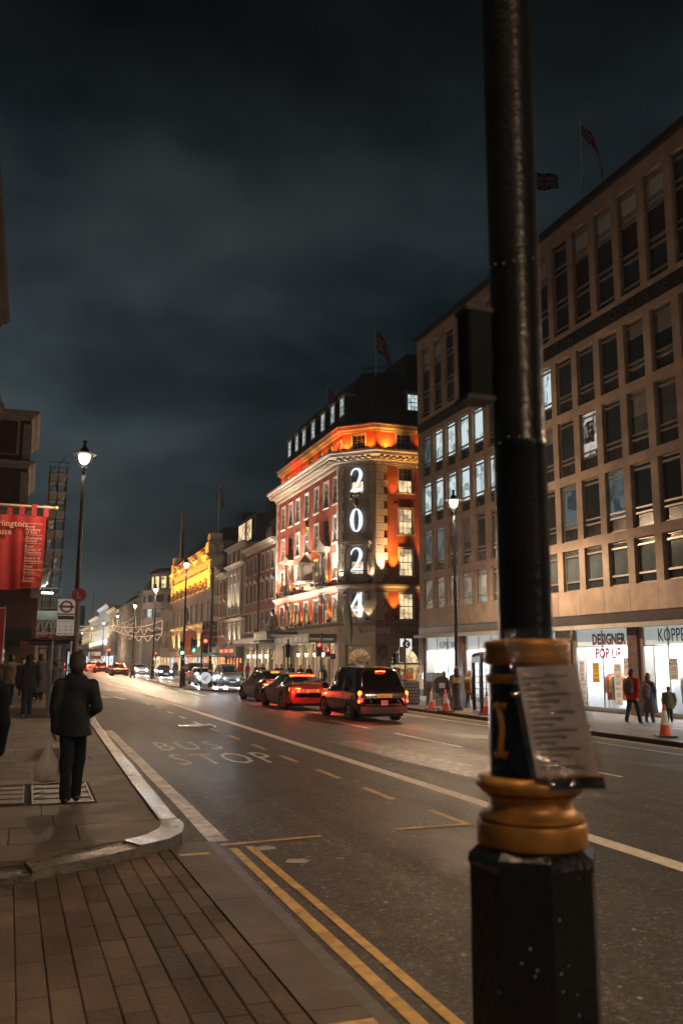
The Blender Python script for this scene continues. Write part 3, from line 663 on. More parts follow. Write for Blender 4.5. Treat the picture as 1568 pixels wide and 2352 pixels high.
poster(32.45, .78, 1.62, .5, M_yel, [('CLOSING', .70, .12), ('DOWN', .57, .12), ('SALE', .45, .12), ('LAST WEEK', .26, .09), ('EVERYTHING', .10, .08), ('MUST GO', .02, .08)])
poster(33.45, .85, 1.7, .42, M_poster, [('T.M.LEWIN', .7, .09), ('SHIRTS', .58, .07), ('KNITWEAR', .48, .07), ('JACKETS', .38, .07), ('£20', .2, .15), ('£50', .03, .15)])
poster(33.4, -.06, .76, .42, M_poster, [('T.M.LEWIN', .7, .09), ('SUITS', .58, .06), ('£10', .32, .17), ('£20', .06, .17)])
poster(30.95, -.1, 1.58, .5, M_poster, [('PETER', 1.52, .12), ('PILOTTO', 1.40, .12), ('£30', 1.1, .2), ('OR ANY 2 FOR', 1.0, .06), ('£50', .82, .2), ('FERUCCI', .62, .12), ('£20', .34, .2), ('ANY', .12, .08), ('ITEM', .03, .08)])
poster(30.35, 1.05, 1.82, .42, M_poster, [('PETER', .68, .12), ('PILOTTO', .56, .12), ('£30', .34, .2), ('ANY', .1, .08)])
poster(27.55, 1.0, 1.8, .5, M_poster, [('PETER', .68, .12), ('PILOTTO', .56, .12), ('£30', .34, .2), ('OR ANY 2 FOR', .26, .05), ('£50', .06, .2)])
def name_plate(root, loc, a, l1, l2, w=1.0, h=.42, s=.13):
    q = MB(); q.box(-w/2, w/2, -.03, 0, 0, h); o = q.build('street_name_plate', mat('enamel_white', (.62, .6, .56), .35), root, loc, a)
    text('lettering', l1, s, M_ink, o, (0, -.032, h*.56), 0, ext=.002, sx=.9)
    if l2: text('lettering', l2, s*(.9 if len(l2) < 14 else .85), M_ink, o, (0, -.032, h*.2), 0, ext=.002, sx=.85)
name_plate(ob, F1.p(50.55-49.2, 0, 3.95-ZF), -PI/2, 'PICCADILLY W1', 'WESTMINSTER', 1.4, .42, .15)
# projecting sign with a K roundel
ks = thing('hanging_sign', 'white square projecting sign with a K in a black disc', 'sign', (22.9, 50.3, 2.32))
q = MB(); q.box(-1.35, -.62, -.06, .06, 0, .68); q.build('sign_box', emit_mat('sign_white', (.95, .95, 1), .55), ks)
q = MB(); q.cyl((-.985, -.062, .34), (-.985, -.07, .34), .26, None, 28); q.build('disc', M_ink, ks)
text('lettering', 'K', .42, emit_mat('sign_letter', (1, 1, 1), .6), ks, (-.985, -.075, .19), 0, ext=.003)
q = MB(); q.cyl((-.62, 0, .5), (0, 0, .5), .02); q.cyl((-.62, 0, .15), (0, 0, .15), .02); q.build('bracket', M_steel, ks)
# clothes rails in the windows
GC = [(.05, .05, .06), (.55, .2, .04), (.62, .62, .6), (.07, .1, .18), (.35, .06, .05), (.2, .18, .12), (.45, .42, .36), (.1, .12, .1), (.7, .3, .06)]
GM = [mat('cloth_%s' % n, c, .85, var=.25, vs=8, bump=.4, bs=12) for n, c in zip(('black', 'orange', 'cream', 'navy', 'red', 'olive', 'beige', 'green', 'tangerine'), GC)]
def garment_mesh(k, m):
    def f():
        rr = random.Random(k); q = MB(); L_ = rr.uniform(.75, 1.15); w = rr.uniform(.19, .26)
        pts = [(0, 0), (.10, -.06), (w, -.14), (w+.03, -.5), (w, -L_), (-w, -L_), (-w-.03, -.5), (-w, -.14), (-.10, -.06)]
        q.prism([(a, b) for a, b in pts[::-1]], -.035, .035); return q.mesh('garment', m)
    return cached(('garm', k, m.name), f)
def rail(Y0, Y1, x, z, label):
    t = thing('clothes_rail', label, 'clothes rail', (x, (Y0+Y1)/2, ZF+.08), 0, 'clothes rails inside the shop windows'); L_ = abs(Y0-Y1)/2
    q = MB(); q.cyl((0, -L_, z), (0, L_, z), .018); q.cyl((0, -L_, 0), (0, -L_, z), .018); q.cyl((0, L_, 0), (0, L_, z), .018); q.build('rail', M_steel, t)
    y = -L_+.08; k = 0
    while y < L_-.05: link('garment', garment_mesh(k % 5, random.choice(GM)), t, (random.uniform(-.02, .02), y, z-.03), random.uniform(1.2, 1.9)-PI/2 +PI/2*0); y += random.uniform(.09, .14); k += 1
rail(33.1, 30.3, 24.1, 1.55, 'clothes rail packed with coats behind the red pop up lettering'); rail(28.9, 26.6, 24.6, 1.6, 'clothes rail of orange and dark coats behind the right hand shop window'); rail(33.9, 31.9, 24.9, 1.6, 'second row of coats behind the first rail under the pop up lettering'); rail(32.0, 30.2, 25.6, 1.75, 'farthest row of coats at the back of the pop up shop'); rail(28.6, 26.0, 25.6, 1.75, 'back row of bright garments in the right hand shop')
rail(38.5, 36.3, 24.3, 1.5, 'clothes rail in the shop bay hidden mostly by the near lamp post'); rail(43.9, 41.6, 24.5, 1.5, 'short clothes rail in the second shop bay from the corner')
def dummy(x, y, m, label):
    t = thing('mannequin', label, 'mannequin', (x, y, ZF+.08), 0, 'mannequins in the shop'); q = MB()
    q.lathe([(.02, .0), (.16, .01), (.16, .03), (.025, .05), (.025, .75), (.17, .78), (.14, 1.0), (.2, 1.3), (.17, 1.42), (.06, 1.5), (.05, 1.6), (.09, 1.68), (.09, 1.78), (.04, 1.86)], 14); q.build('figure', M_shopw, t)
    q = MB(); q.lathe([(.30, .45), (.26, .7), (.19, 1.02), (.235, 1.3), (.19, 1.45), (.07, 1.5)], 14); q.build('dress', m, t)
dummy(24.3, 46.2, mat('mint_cloth', (.45, .68, .58), .8), 'mannequin in a mint green dress in the corner shop'); dummy(24.0, 47.1, mat('straw_cloth', (.6, .5, .3), .8), 'mannequin in a straw coloured dress in the corner shop'); dummy(25, 28.4, GM[2], 'pale dressed mannequin behind the right hand shop window')

# ---------------------------------------------------------------- 2 brick department store with the lit 2024
fm = right_root('department_store', 'red brick corner department store with white windows, a clock and lit numerals 2024', 'department store', 85.4)
Z = lambda z: z-ZF
A1 = Fr(fm, 0, 0, -PI/2); AC = Fr(fm, 0, -19.3, -PI/4); AD = Fr(fm, 2.25, -21.55, 0)
M_brick = brick_mat('red_brick', (.37, .056, .016), (.48, .088, .026), (.24, .10, .05), bump=.9)
M_fstone = mat('store_stone', (.38, .33, .27), .75, var=.1, vs=2, stain=.2, bump=.15, bs=20)
FC = [2.5, 5.1, 7.5, 10.4, 13.3, 16.0, 18.45]           # seven window columns from the far end
W_ = 1.12
FR_ = [(4.75, 6.72), (8.25, 10.2), (11.2, 13.35), (14.4, 16.6)]
hol = [(u-W_/2, u+W_/2, Z(a), Z(b)) for u in FC for a, b in FR_]
q = MB(); q.wall(0, 19.3, Z(4.6), Z(17.4), hol, 0, .3); A1.build(q, 'wall', M_brick)
q = MB(); q.wall(0, 3.18, Z(4.6), Z(17.4), [(1.05, 2.15, Z(5.0), Z(6.9)), (1.05, 2.15, Z(8.4), Z(10.5)), (1.2, 2.0, Z(11.6), Z(13.9)), (1.05, 2.15, Z(14.9), Z(17.0))], 0, .35); AC.build(q, 'corner_wall', M_fstone)
DW = [2.65, 6.4, 10.2]
q = MB(); q.wall(0, 16, Z(4.6), Z(17.4), [(u-.6, u+.6, Z(a), Z(b)) for u in DW for a, b in ((4.85, 6.9), (8.3, 10.5), (11.65, 13.75), (15.05, 17.1))], 0, .3); AD.build(q, 'side_wall', M_brick)
rr = random.Random(3)
for i, u in enumerate(FC):
    for r, (a, b) in enumerate(FR_):
        if i in (1, 5) and r == 2: sash(A1, u, Z(a), W_, b-a, M_pane_b, 2, 4, 0, M_stone_d, M_stone_d); continue
        up, lo = (M_pane_b, M_dimw) if r >= 2 else (M_dimw, M_warm2)
        if rr.random() < .25: lo = M_pane_b
        sash(A1, u, Z(a), W_, b-a, up, 2, 4, .12, M_white, lower=lo)
for k, (a, b, w) in enumerate(((5.0, 6.9, 1.1), (8.4, 10.5, 1.1), (11.6, 13.9, .8), (14.9, 17.0, 1.1))):
    sash(AC, 1.6, Z(a), w, b-a, M_pane_b, 3, 4, 0, None, M_stone_d, lower=M_warm if k != 2 else M_pane_b)
for u in DW:
    for k, (a, b) in enumerate(((4.85, 6.9), (8.3, 10.5), (11.65, 13.75), (15.05, 17.1))):
        sash(AD, u, Z(a), 1.2, b-a, [M_warm, M_warm, M_warm, M_pane_b][k], 3, 4, .1, M_stone_l, M_stone_l, lower=[M_warm, M_warm, M_warm, M_warm][k])
PATH = [(0, .0), (0, -19.3), (2.25, -21.55), (18, -21.55)]
def band(name, prof, m, path=PATH): q = MB(); q.sweep(path, prof); return q.build(name, m, fm)
band('cornice', [(0, Z(17.25)), (.12, Z(17.25)), (.12, Z(17.5)), (.3, Z(17.62)), (.32, Z(17.85)), (.95, Z(17.9)), (1.0, Z(18.1)), (1.15, Z(18.18)), (1.18, Z(18.36)), (0, Z(18.5))], M_fstone)
band('string_course', [(0, Z(7.08)), (.12, Z(7.08)), (.14, Z(7.3)), (.32, Z(7.42)), (.36, Z(7.58)), (0, Z(7.66))], M_fstone)
band('ground_floor_cornice', [(0, Z(3.9)), (.1, Z(3.9)), (.12, Z(4.35)), (.35, Z(4.5)), (.4, Z(4.62)), (0, Z(4.7))], M_fstone)
mm = cached('modill', lambda: MB().box(-.11, .11, -.88, -.3, 0, .16).mesh('modillion', M_fstone))
for i in range(36): A1.put('modillion', mm, .3+i*.535, 0, Z(17.68))
for i in range(6): AC.put('modillion', mm, .28+i*.53, 0, Z(17.68))
for i in range(20): AD.put('modillion', mm, .3+i*.535, 0, Z(17.68))
dm = cached('dentil', lambda: MB().box(-.05, .05, -.2, -.1, 0, .1).mesh('dentil', M_fstone))
for fr_, L_ in ((A1, 19.2), (AC, 3.1), (AD, 9)):
    q = MB(); n = int(L_/.22)
    for i in range(n): q.box(.1+i*.22, .21+i*.22, -.24, -.1, Z(17.36), Z(17.48))
    tag(fr_.build(q, 'dentil_course', M_fstone), kind='stuff')
# quoins, alternately long and short, each a block
def quoins(fr, u, side, zs0, zs1, n, wl, ws, m):
    for k in range(n):
        w = wl if k % 2 else ws; h = (zs1-zs0)/n
        me = cached(('quoin', w, round(h, 3), side, m.name), lambda: (lambda b: (b.box(0 if side > 0 else -w, w if side > 0 else 0, -.09, .0, .02, h-.02), b.mesh('quoin', m))[1])(MB()))
        fr.put('quoin', me, u, 0, Z(zs0+h*k))
M_q = mat('quoin_stone', (.50, .45, .38), .7, var=.2, vs=5, bump=.2, bs=30)
quoins(AD, .02, 1, 7.75, 17.2, 16, 1.0, .7, M_q); quoins(AC, 3.16, -1, 7.75, 17.2, 16, .42, .3, M_q); quoins(AC, .02, 1, 7.75, 17.2, 16, .42, .3, M_q); quoins(A1, 19.28, -1, 7.75, 17.2, 16, .5, .36, M_q)
quoins(A1, .02, 1, 7.75, 17.2, 16, .6, .42, M_q); quoins(A1, .02, 1, 4.75, 7.0, 4, .6, .42, M_q); quoins(AD, .02, 1, 4.75, 7.0, 4, 1.0, .72, M_q); quoins(A1, 19.28, -1, 4.75, 7.0, 4, .55, .4, M_q)
# attic storey, its cornice, mansard and dormers
AP = [(.3, -.2), (.3, -19.15), (2.4, -21.22), (18, -21.22)]
B1 = Fr(fm, .3, -.2, -PI/2); BC = Fr(fm, .3, -19.15, -math.atan2(2.07, 2.1)); BD = Fr(fm, 2.4, -21.22, 0)
bl = math.hypot(2.1, 2.07)
q = MB(); q.wall(0, 18.95, Z(18.4), Z(20.15), [(u-.2-.5, u-.2+.5, Z(18.6), Z(19.6)) for u in FC], 0, .25); B1.build(q, 'attic_wall', M_brick)
q = MB(); q.wall(0, bl, Z(18.4), Z(20.15), [(.95, 2.05, Z(18.65), Z(19.9))], 0, .25); BC.build(q, 'attic_wall', M_brick)
q = MB(); q.wall(0, 15.6, Z(18.4), Z(20.15), [(u-.6, u+.6, Z(18.65), Z(20.0)) for u in (2.5, 6.2, 10)], 0, .25); BD.build(q, 'attic_wall', M_brick)
for u in FC: sash(B1, u-.2, Z(18.6), 1.0, 1.0, M_pane_b, 3, 3, .09, None)
sash(BC, 1.5, Z(18.65), 1.1, 1.25, M_pane, 3, 3, .12, None, M_stone_l)
for u in (2.5, 6.2, 10): sash(BD, u, Z(18.65), 1.2, 1.35, M_pane, 3, 4, .12, None, M_stone_l)
band('attic_cornice', [(0, Z(20.1)), (.2, Z(20.1)), (.22, Z(20.25)), (.42, Z(20.3)), (.48, Z(20.55)), (.55, Z(20.6)), (.55, Z(20.7)), (-.1, Z(20.78))], M_fstone, AP)
q = MB(); q.sweep(AP, [(.05, Z(20.72)), (-.15, Z(20.8)), (-.55, Z(22.4)), (-1.2, Z(24.2)), (-1.9, Z(25.5)), (-2.05, Z(25.6)), (-2.05, Z(25.85)), (-6, Z(26.1)), (-14, Z(26.1))]); rf = q.build('mansard_roof', M_slate, fm)
q = MB(); q.quad((.3, -.2, Z(18.4)), (12, -.2, Z(18.4)), (12, -.2, Z(24)), (2.2, -.2, Z(25.8))); q.quad((0, 0, Z(0)), (12, 0, Z(0)), (12, 0, Z(18.5)), (0, 0, Z(18.5))); q.build('gable_wall', M_brick, fm)
q = MB(); q.box(6.2, 18, -19.0, -8, Z(26.0), Z(27.9)); q.build('upper_roof', M_slate, rf)
q = MB()
for a, b in (((2.6, -17.6), (4.6, -19.4)), ((4.6, -19.4), (9, -19.4))):
    q.tube([(a[0], a[1], Z(26.5)), (b[0], b[1], Z(26.5))], .04); q.tube([(a[0], a[1], Z(25.8)), (a[0], a[1], Z(26.5))], .03)
q.build('roof_railing', M_dark, fm)
def dormer(fr, u, z, w, h, back, pane):
    q = MB(); q.box(-w/2-.1, w/2+.1, 0, back, -.25, h+.08); o = fr.build(q, 'dormer', M_slate, u, 0, z)
    q = MB(); q.box(-w/2-.28, w/2+.28, -.16, back, h+.085, h+.26); q.build('dormer_roof', M_stone_d, o)
    link('window', sash_mesh(w, h, 3, 4, .12, M_white, .05, .005), o, (0, -.02, 0)); link('pane', pane_mesh(w, h, pane), o, (0, -.03, 0))
C1 = Fr(fm, .62, -.2, -PI/2); CD = Fr(fm, 2.4, -20.85, 0)
for u in FC: dormer(C1, u-.4, Z(21.95), .95, 1.55, 1.6, M_cool)
for u in (3.5, 7.4): dormer(CD, u, Z(22.2), 1.0, 1.45, 1.6, M_cool)
# giant lit numerals on the chamfer
M_num = emit_mat('lit_numeral', (.80, .88, 1.0), .85)
def stroke(pts, wid, n=40):
    """ribbon with varying width along a smooth centre line, x,z"""
    P = [Vector((a, b)) for a, b in pts]; L_ = []
    for i in range(len(P)-1):
        p0, p1, p2, p3 = P[max(i-1, 0)], P[i], P[i+1], P[min(i+2, len(P)-1)]
        for s in range(8):
            t = s/8; L_.append(.5*((2*p1)+(-p0+p2)*t+(2*p0-5*p1+4*p2-p3)*t*t+(-p0+3*p1-3*p2+p3)*t**3))
    L_.append(P[-1]); out = []
    for i, p in enumerate(L_):
        d = (L_[min(i+1, len(L_)-1)]-L_[max(i-1, 0)]).normalized(); nn = Vector((-d.y, d.x)); f = i/(len(L_)-1)*(len(wid)-1); k = min(int(f), len(wid)-2); w = wid[k]+(wid[k+1]-wid[k])*(f-k)
        out.append((p+nn*w/2, p-nn*w/2))
    return out
def ribbon(q, pts, wid, y0=-.16, y1=-.04):
    S = stroke(pts, wid); b = len(q.v)
    for l, r in S: q.v.extend([(l.x, y0, l.y), (r.x, y0, r.y), (l.x, y1, l.y), (r.x, y1, r.y)])
    for i in range(len(S)-1):
        a = b+4*i; q.face((a, a+1, a+5, a+4)); q.face((a, a+4, a+6, a+2)); q.face((a+1, a+3, a+7, a+5)); q.face((a+2, a+6, a+7, a+3))
def numeral(ch, z, h=1.95, w=1.15):
    q = MB(); sx, sz = w, h
    if ch == '2':
        ribbon(q, [(x*sx, y_*sz) for x, y_ in ((-.40, .70), (-.34, .84), (-.16, .945), (.06, .955), (.25, .88), (.335, .73), (.29, .57), (.13, .39), (-.10, .21), (-.36, .07))], [.04, .09, .10, .15, .23, .27, .26, .2, .13, .08])
        q.prism([(x*sx, y_*sz) for x, y_ in ((-.46, .0), (.40, .0), (.50, .22), (.46, .22), (.40, .15), (.30, .135), (-.26, .135), (-.40, .09))], -.155, -.04)
    elif ch == '0':
        n = 40; b = len(q.v)
        for k in range(n):
            t = 2*PI*k/n; c, s = math.cos(t), math.sin(t)
            for yy in (-.16, -.04): q.v.extend([(.47*sx*c, yy, sz*(.49+.49*s)), (.21*sx*c, yy, sz*(.49+.445*s))])
        for k in range(n):
            a, d = b+4*k, b+4*((k+1) % n); q.face((a, d, d+1, a+1)); q.face((a+2, a+3, d+3, d+2)); q.face((a, a+2, d+2, d)); q.face((a+1, d+1, d+3, a+3))
    else:
        q.prism([(x*sx, y_*sz) for x, y_ in ((.14, 0), (.40, 0), (.40, 1.0), (.30, 1.0), (.14, .84))], -.16, -.04)
        q.prism([(x*sx, y_*sz) for x, y_ in ((-.5, .24), (.139, .24), (.139, .345), (-.36, .345))], -.159, -.04); q.prism([(x*sx, y_*sz) for x, y_ in ((-.5, .345), (-.36, .345), (.139, .80), (.139, 1.0))], -.158, -.04)
        q.prism([(x*sx, y_*sz) for x, y_ in ((.401, .24), (.54, .24), (.54, .345), (.401, .345))], -.159, -.04)
    o = AC.build(q, 'numeral', M_num, 1.58, -.02, Z(z)); tag(o, 'white lit numeral %s' % ch)
for ch, z in (('2', 15.1), ('0', 11.8), ('2', 8.6), ('4', 5.0)): numeral(ch, z)
# pediment, pilasters and balcony on the chamfer; the two pedimented bays of the long front
def aedicule(fr, u, w, balc=True):
    q = MB()
    for s in (-1, 1): q.cyl((u+s*w/2, -.22, Z(8.15)), (u+s*w/2, -.22, Z(10.5)), .15, .125, 14); q.box(u+s*w/2-.2, u+s*w/2+.2, -.42, 0, Z(7.66), Z(8.14)); q.box(u+s*w/2-.19, u+s*w/2+.19, -.41, 0, Z(10.5), Z(10.72))
    fr.build(q, 'column', M_fstone, smooth=30)
    q = MB(); q.box(u-w/2-.3, u+w/2+.3, -.5, 0, Z(10.722), Z(10.95)); q.prism([(u-w/2-.42, Z(10.952)), (u+w/2+.42, Z(10.952)), (u, Z(11.62))], -.56, 0); fr.build(q, 'pediment', M_fstone)
    if balc:
        q = MB(); q.box(u-w/2-.3, u+w/2+.3, -.75, 0, Z(7.662), Z(7.74)); n = 13
        for i in range(n+1): x = u-w/2-.25+(w+.5)*i/n; q.tube([(x, -.68, Z(7.74)), (x, -.80, Z(7.95)), (x, -.70, Z(8.3)), (x, -.68, Z(8.6))], .018, 5)
        q.tube([(u-w/2-.28, 0, Z(8.62)), (u-w/2-.28, -.68, Z(8.62)), (u+w/2+.28, -.68, Z(8.62)), (u+w/2+.28, 0, Z(8.62))], .03); fr.build(q, 'balcony_railing', M_black)
aedicule(AC, 1.6, 1.9); aedicule(A1, FC[1], 1.6); aedicule(A1, FC[5], 1.6)
for fr, u, w in ((AC, 1.6, 1.9), (A1, FC[1], 1.6), (A1, FC[5], 1.6)):                         # scroll brackets under the balconies
    for s in (-1, 1):
        q = MB(); q.prism([(-.16, 0), (.16, 0), (.16, .5), (.12, .75), (-.12, .75), (-.16, .5)], -.3, 0); q.ball((0, -.32, .55), (.17, .2, .18), 10, 6); q.ball((0, -.22, .12), (.13, .14, .14), 10, 6); fr.build(q, 'scroll_bracket', M_fstone, u+s*w/2, 0, Z(6.3), smooth=40)
q = MB()
for t in range(9): a = PI*t/8; q.ball((math.cos(a)*.42, -.25, .1+math.sin(a)*.3+.1*math.sin(3*a)), (.13, .12, .16), 8, 6)
q.ball((0, -.25, -.35), (.2, .18, .4), 10, 8); AC.build(q, 'carved_trophy', M_stone_d, 1.6, 0, Z(14.5), smooth=50)
q = MB()
for k in range(16): q.ball((random.uniform(-.3, .3), -.15, random.uniform(-.6, .6)), (.13, .12, .2), 7, 5)
A1.build(q, 'gilded_crest', M_gold, FC[3]+.05, 0, Z(13.55), smooth=50)
# the clock
q = MB(); q.box(12.1, 15.0, -1.85, 0, Z(8.18), Z(8.30)); A1.build(q, 'clock_shelf', M_stone_l)
ck = MB(); ck.box(-.6, .6, -.52, .52, 0, 1.45); ck.box(-.7, .7, -.62, .62, 1.451, 1.53); ck.lathe([(.78, 1.532), (.5, 1.75), (.42, 1.92), (.26, 2.08), (.1, 2.2), (.04, 2.4), (.08, 2.5), (.01, 2.6)], 4, ph=PI/4)
ckm = mat('pale_green_paint', (.34, .34, .28), .6)
co_ = A1.build(ck, 'clock', ckm, 13.9, -1.22, Z(8.31))
for (x, y, a) in ((0, -.525, 0), (.605, 0, PI/2)):
    f = MB(); f.cyl((0, 0, .97), (0, -.03, .97), .38, None, 28); ff = f.build('clock_face', emit_mat('clock_dial', (.85, .66, .55), .30), co_, (x, y, 0), a)
    f = MB(); f.tube([(.40*math.cos(t*PI/14), -.035, .97+.40*math.sin(t*PI/14)) for t in range(29)], .03, 5)
    f.box(-.018, .018, -.05, -.04, .97, 1.24); f.cyl((0, -.045, .97), (-.13, -.045, .84), .02)
    for k in range(12): t = k*PI/6; f.cyl((.29*math.cos(t), -.04, .97+.29*math.sin(t)), (.355*math.cos(t), -.04, .97+.355*math.sin(t)), .016, None, 5)
    f.build('clock_hands', M_gold, ff)
    f = MB()
    for s in (-1, 1): f.tube([(0, -.02, .08), (.18*s, -.03, .12), (.33*s, -.03, .28), (.22*s, -.03, .36), (.1*s, -.03, .22)], .035, 5)
    f.build('gilt_scroll', M_gold, co_, (x, y, 0), a)
q = MB()
for k in range(7):
    for s in (0, .4): q.tube([(12.3+k*.45, -.1-s, Z(7.72)), (12.35+k*.45, -.6-s*.5, Z(7.75)), (12.5+k*.45, -1.0, Z(8.0)), (12.2+k*.45, -1.1, Z(8.15))], lambda f: .1-.05*f, 6)
A1.build(q, 'clock_bracket', mat('gilded_white', (.55, .45, .28), .45, metal=.2), smooth=50)
def figure_statue(name, fr, u, y, z, s, m):
    q = MB(); q.lathe([(.28, 0), (.3, .1), (.2, .7), (.24, 1.0), (.2, 1.25), (.08, 1.35)], 12); q.ball((0, 0, 1.5), .13, 10, 8); q.tube([(.2, 0, 1.2), (.34, -.15, .95), (.1, -.3, .9)], .07); q.tube([(-.2, 0, 1.2), (-.33, -.1, .95), (-.1, -.3, 1.05)], .07)
    q.v = [tuple(c*s for c in v) for v in q.v]; fr.build(q, name, m, u, y, z, smooth=50)
figure_statue('clock_figure', A1, 12.4, -.8, Z(8.31), .95, M_gold); figure_statue('clock_figure', A1, 13.0, -1.4, Z(8.31), .8, M_gold)
# ground floor: stone front, arched shop windows, doors
GA = [3.6, 6.2, 8.1, 10.2, 13.0, 15.1, 17.35]
q = MB(); q.wall(0, 19.3, 0, Z(4.6), [(u-.8, u+.8, .05, 3.45) for u in GA], .02, .5); A1.build(q, 'ground_floor_wall', M_fstone)
q = MB(); q.wall(0, 3.18, 0, Z(4.6), [(.55, 2.75, .05, 3.3)], .02, .5); AC.build(q, 'ground_floor_wall', M_fstone)
q = MB(); q.wall(0, 16, 0, Z(4.6), [(1.25, 3.95, .05, 3.3), (5.6, 8.3, .05, 3.3)], .02, .5); AD.build(q, 'ground_floor_wall', M_fstone)
def arch_window(fr, u, w, h, pane, frame, door, name='shop_window'):
    """timber shopfront: doors or window below, a round fanlight above"""
    q = MB(); zt = h-w/2; t = .09; n = 16
    q.box(-w/2, -w/2+t, .25, .4, 0, zt); q.box(w/2-t, w/2, .25, .4, 0, zt); q.box(-w/2+t, w/2-t, .25, .4, zt-.07, zt+.07)
    for k in range(n):
        a0, a1 = PI*k/n, PI*(k+1)/n; ro, ri = w/2, w/2-t*1.4
        pp = [(ro*math.cos(a0), zt+ro*math.sin(a0)), (ro*math.cos(a1), zt+ro*math.sin(a1)), (ri*math.cos(a1), zt+ri*math.sin(a1)), (ri*math.cos(a0), zt+ri*math.sin(a0))]; q.prism(pp[::-1], .24, .4)
        px = lambda a: (w/2 if math.cos(a) > .001 else -w/2 if math.cos(a) < -.001 else 0)
        q.add([(ro*math.cos(a0), .22, zt+ro*math.sin(a0)), (ro*math.cos(a1), .22, zt+ro*math.sin(a1)), (ro*math.cos(a1), .22, h+.15), (ro*math.cos(a0), .22, h+.15)], [(0, 3, 2, 1)])
    for k in (1, 2, 3, 4, 5): a = PI*k/6; q.bar((0, .32, zt+.05), (math.cos(a)*(w/2-t), .32, zt+math.sin(a)*(w/2-t)), .035)
    q.tube([((w/4)*math.cos(PI*k/10), .32, zt+(w/4)*math.sin(PI*k/10)) for k in range(11)], .02, 5)
    if door: q.box(-.05, .05, .28, .4, 0, zt-.07)
    else: q.box(-w/2+t, w/2-t, .25, .4, 0, .35)
    o = fr.build(q, name, frame, u, 0, 0.05)
    b = MB(); b.add([((w/2-t)*math.cos(PI*k/16), .37, zt+(w/2-t)*math.sin(PI*k/16)) for k in range(17)], [tuple(range(17))[::-1]]); b.build('fanlight', pane, o)
    b = MB(); b.quad((-w/2+t, .38, 0), (w/2-t, .38, 0), (w/2-t, .38, zt), (-w/2+t, .38, zt)); b.build('pane', lit_mat('shop_glow', (1, .62, .3), .5, 1.6, .05) if not door else lit_mat('door_glow', (1, .5, .22), .16, 2.4, .02), o)
    return o
M_eau = mat('eau_de_nil_paint', (.36, .38, .32), .5, var=.1)
for i, u in enumerate(GA): arch_window(A1, u, 1.6, 3.3, M_warm2, M_eau if i % 2 else M_white, i in (1, 4, 5, 6))
arch_window(AC, 1.65, 2.2, 3.1, lit_mat('fan_amber', (1, .5, .2), .28), M_eau, True); arch_window(AD, 2.6, 2.6, 3.1, M_warm, M_eau, False); arch_window(AD, 6.95, 2.6, 3.1, M_warm, M_eau, False)
q = MB(); q.ball((0, -.06, 0), (.26, .08, .34), 16, 8)
for k in range(12): a = k*PI/6; q.ball((.36*math.cos(a), -.06, .46*math.sin(a)), (.11, .09, .11), 8, 6)
AD.build(q, 'carved_cartouche', M_stone_d, .58, 0, Z(2.35), smooth=50)
name_plate(fm, AD.p(.62, -.1, Z(3.72)), 0, 'DUKE STREET', "ST JAMES'S SW1", 1.1, .45, .14)
name_plate(fm, A1.p(18.6, -.12, Z(4.85)), -PI/2, 'PICCADILLY W1', None, 1.1, .34, .14)
# canopies over the pavement
M_can = mat('canopy_grey_green', (.16, .165, .145), .45, var=.1)
def canopy(u0, u1, d, z0, z1):
    q = MB(); q.box(u0, u1, -d, -.02, Z(z0), Z(z1)); q.box(u0-.08, u1+.08, -d-.08, -.02, Z(z1), Z(z1)+.09); o = A1.build(q, 'canopy', M_can)
    for k in range(int((u1-u0)/1.25)):
        s = MB(); x = u0+.12+k*1.25; s.box(x, x+1.1, -d-.03, -d, Z(z0)+.1, Z(z1)-.08); s.build('canopy_panel', mat('pale_panel', (.36, .35, .30), .5), o)
    s = MB(); s.box(u0, u1, -d-.02, -d+.1, Z(z0)-.08, Z(z0)); s.build('canopy_trim', M_stone_l, o)
    text('lettering', 'FORTNUM & MASON', .27, emit_mat('lit_letter', (.95, .8, .6), .25), o, (u1+.004+.0, -d/2-.1, Z(z0)+.2), PI/2, sx=.78)
    return o
canopy(8.2, 18.7, 2.3, 3.0, 3.62); canopy(3.3, 8.1, 3.0, 3.55, 4.1)
for u in (9.3, 12, 14.5, 17.0):
    q = MB(); q.cyl((u, -1.1, Z(2.985)), (u, -1.1, Z(2.99)), .12, None, 12); A1.build(q, 'canopy_downlight', emit_mat('downlight', (1, .78, .5), 12)); point(fm, A1.p(u, -1.1, Z(2.8)), 26, (1, .72, .42), .1)
# carved group above the entrance canopy
q = MB(); q.lathe([(.9, 0), (1.0, .1), (.75, .5), (.7, .55)], 10, c=(0, -1.3, 0)); q.lathe([(.55, .55), (.5, .9), (.36, 1.3), (.3, 1.6), (.12, 1.75)], 10, c=(0, -1.2, 0)); q.ball((0, -1.25, 1.95), (.18, .2, .22), 10, 8)
q.tube([(.2, -1.2, 1.5), (.6, -1.5, 1.6), (.75, -1.6, 2.1)], .1); q.tube([(-.3, -1.3, .9), (-.8, -1.7, .6), (-1.3, -1.7, .1)], .2); A1.build(q, 'carved_group', M_stone_d, 5.7, -.6, Z(4.2), smooth=50)
# lanterns between the doors
for u in (9.2, 11.6, 14.05, 16.2):
    q = MB(); q.tube([(0, 0, .1), (0, -.2, .15), (0, -.3, 0)], .025); q.box(-.14, .14, -.45, -.17, -.02, .02); q.lathe([(.16, .36), (.05, .5), (.01, .56)], 6, c=(0, -.31, 0)); o = A1.build(q, 'wall_lantern', M_black, u, 0, 2.35)
    b = MB(); b.lathe([(.09, .02), (.15, .34)], 6, c=(0, -.31, 0)); b.build('lantern_glass', emit_mat('lantern_glow', (1, .72, .38), 5), o); point(o, (0, -.5, .2), 16, (1, .68, .35), .08)
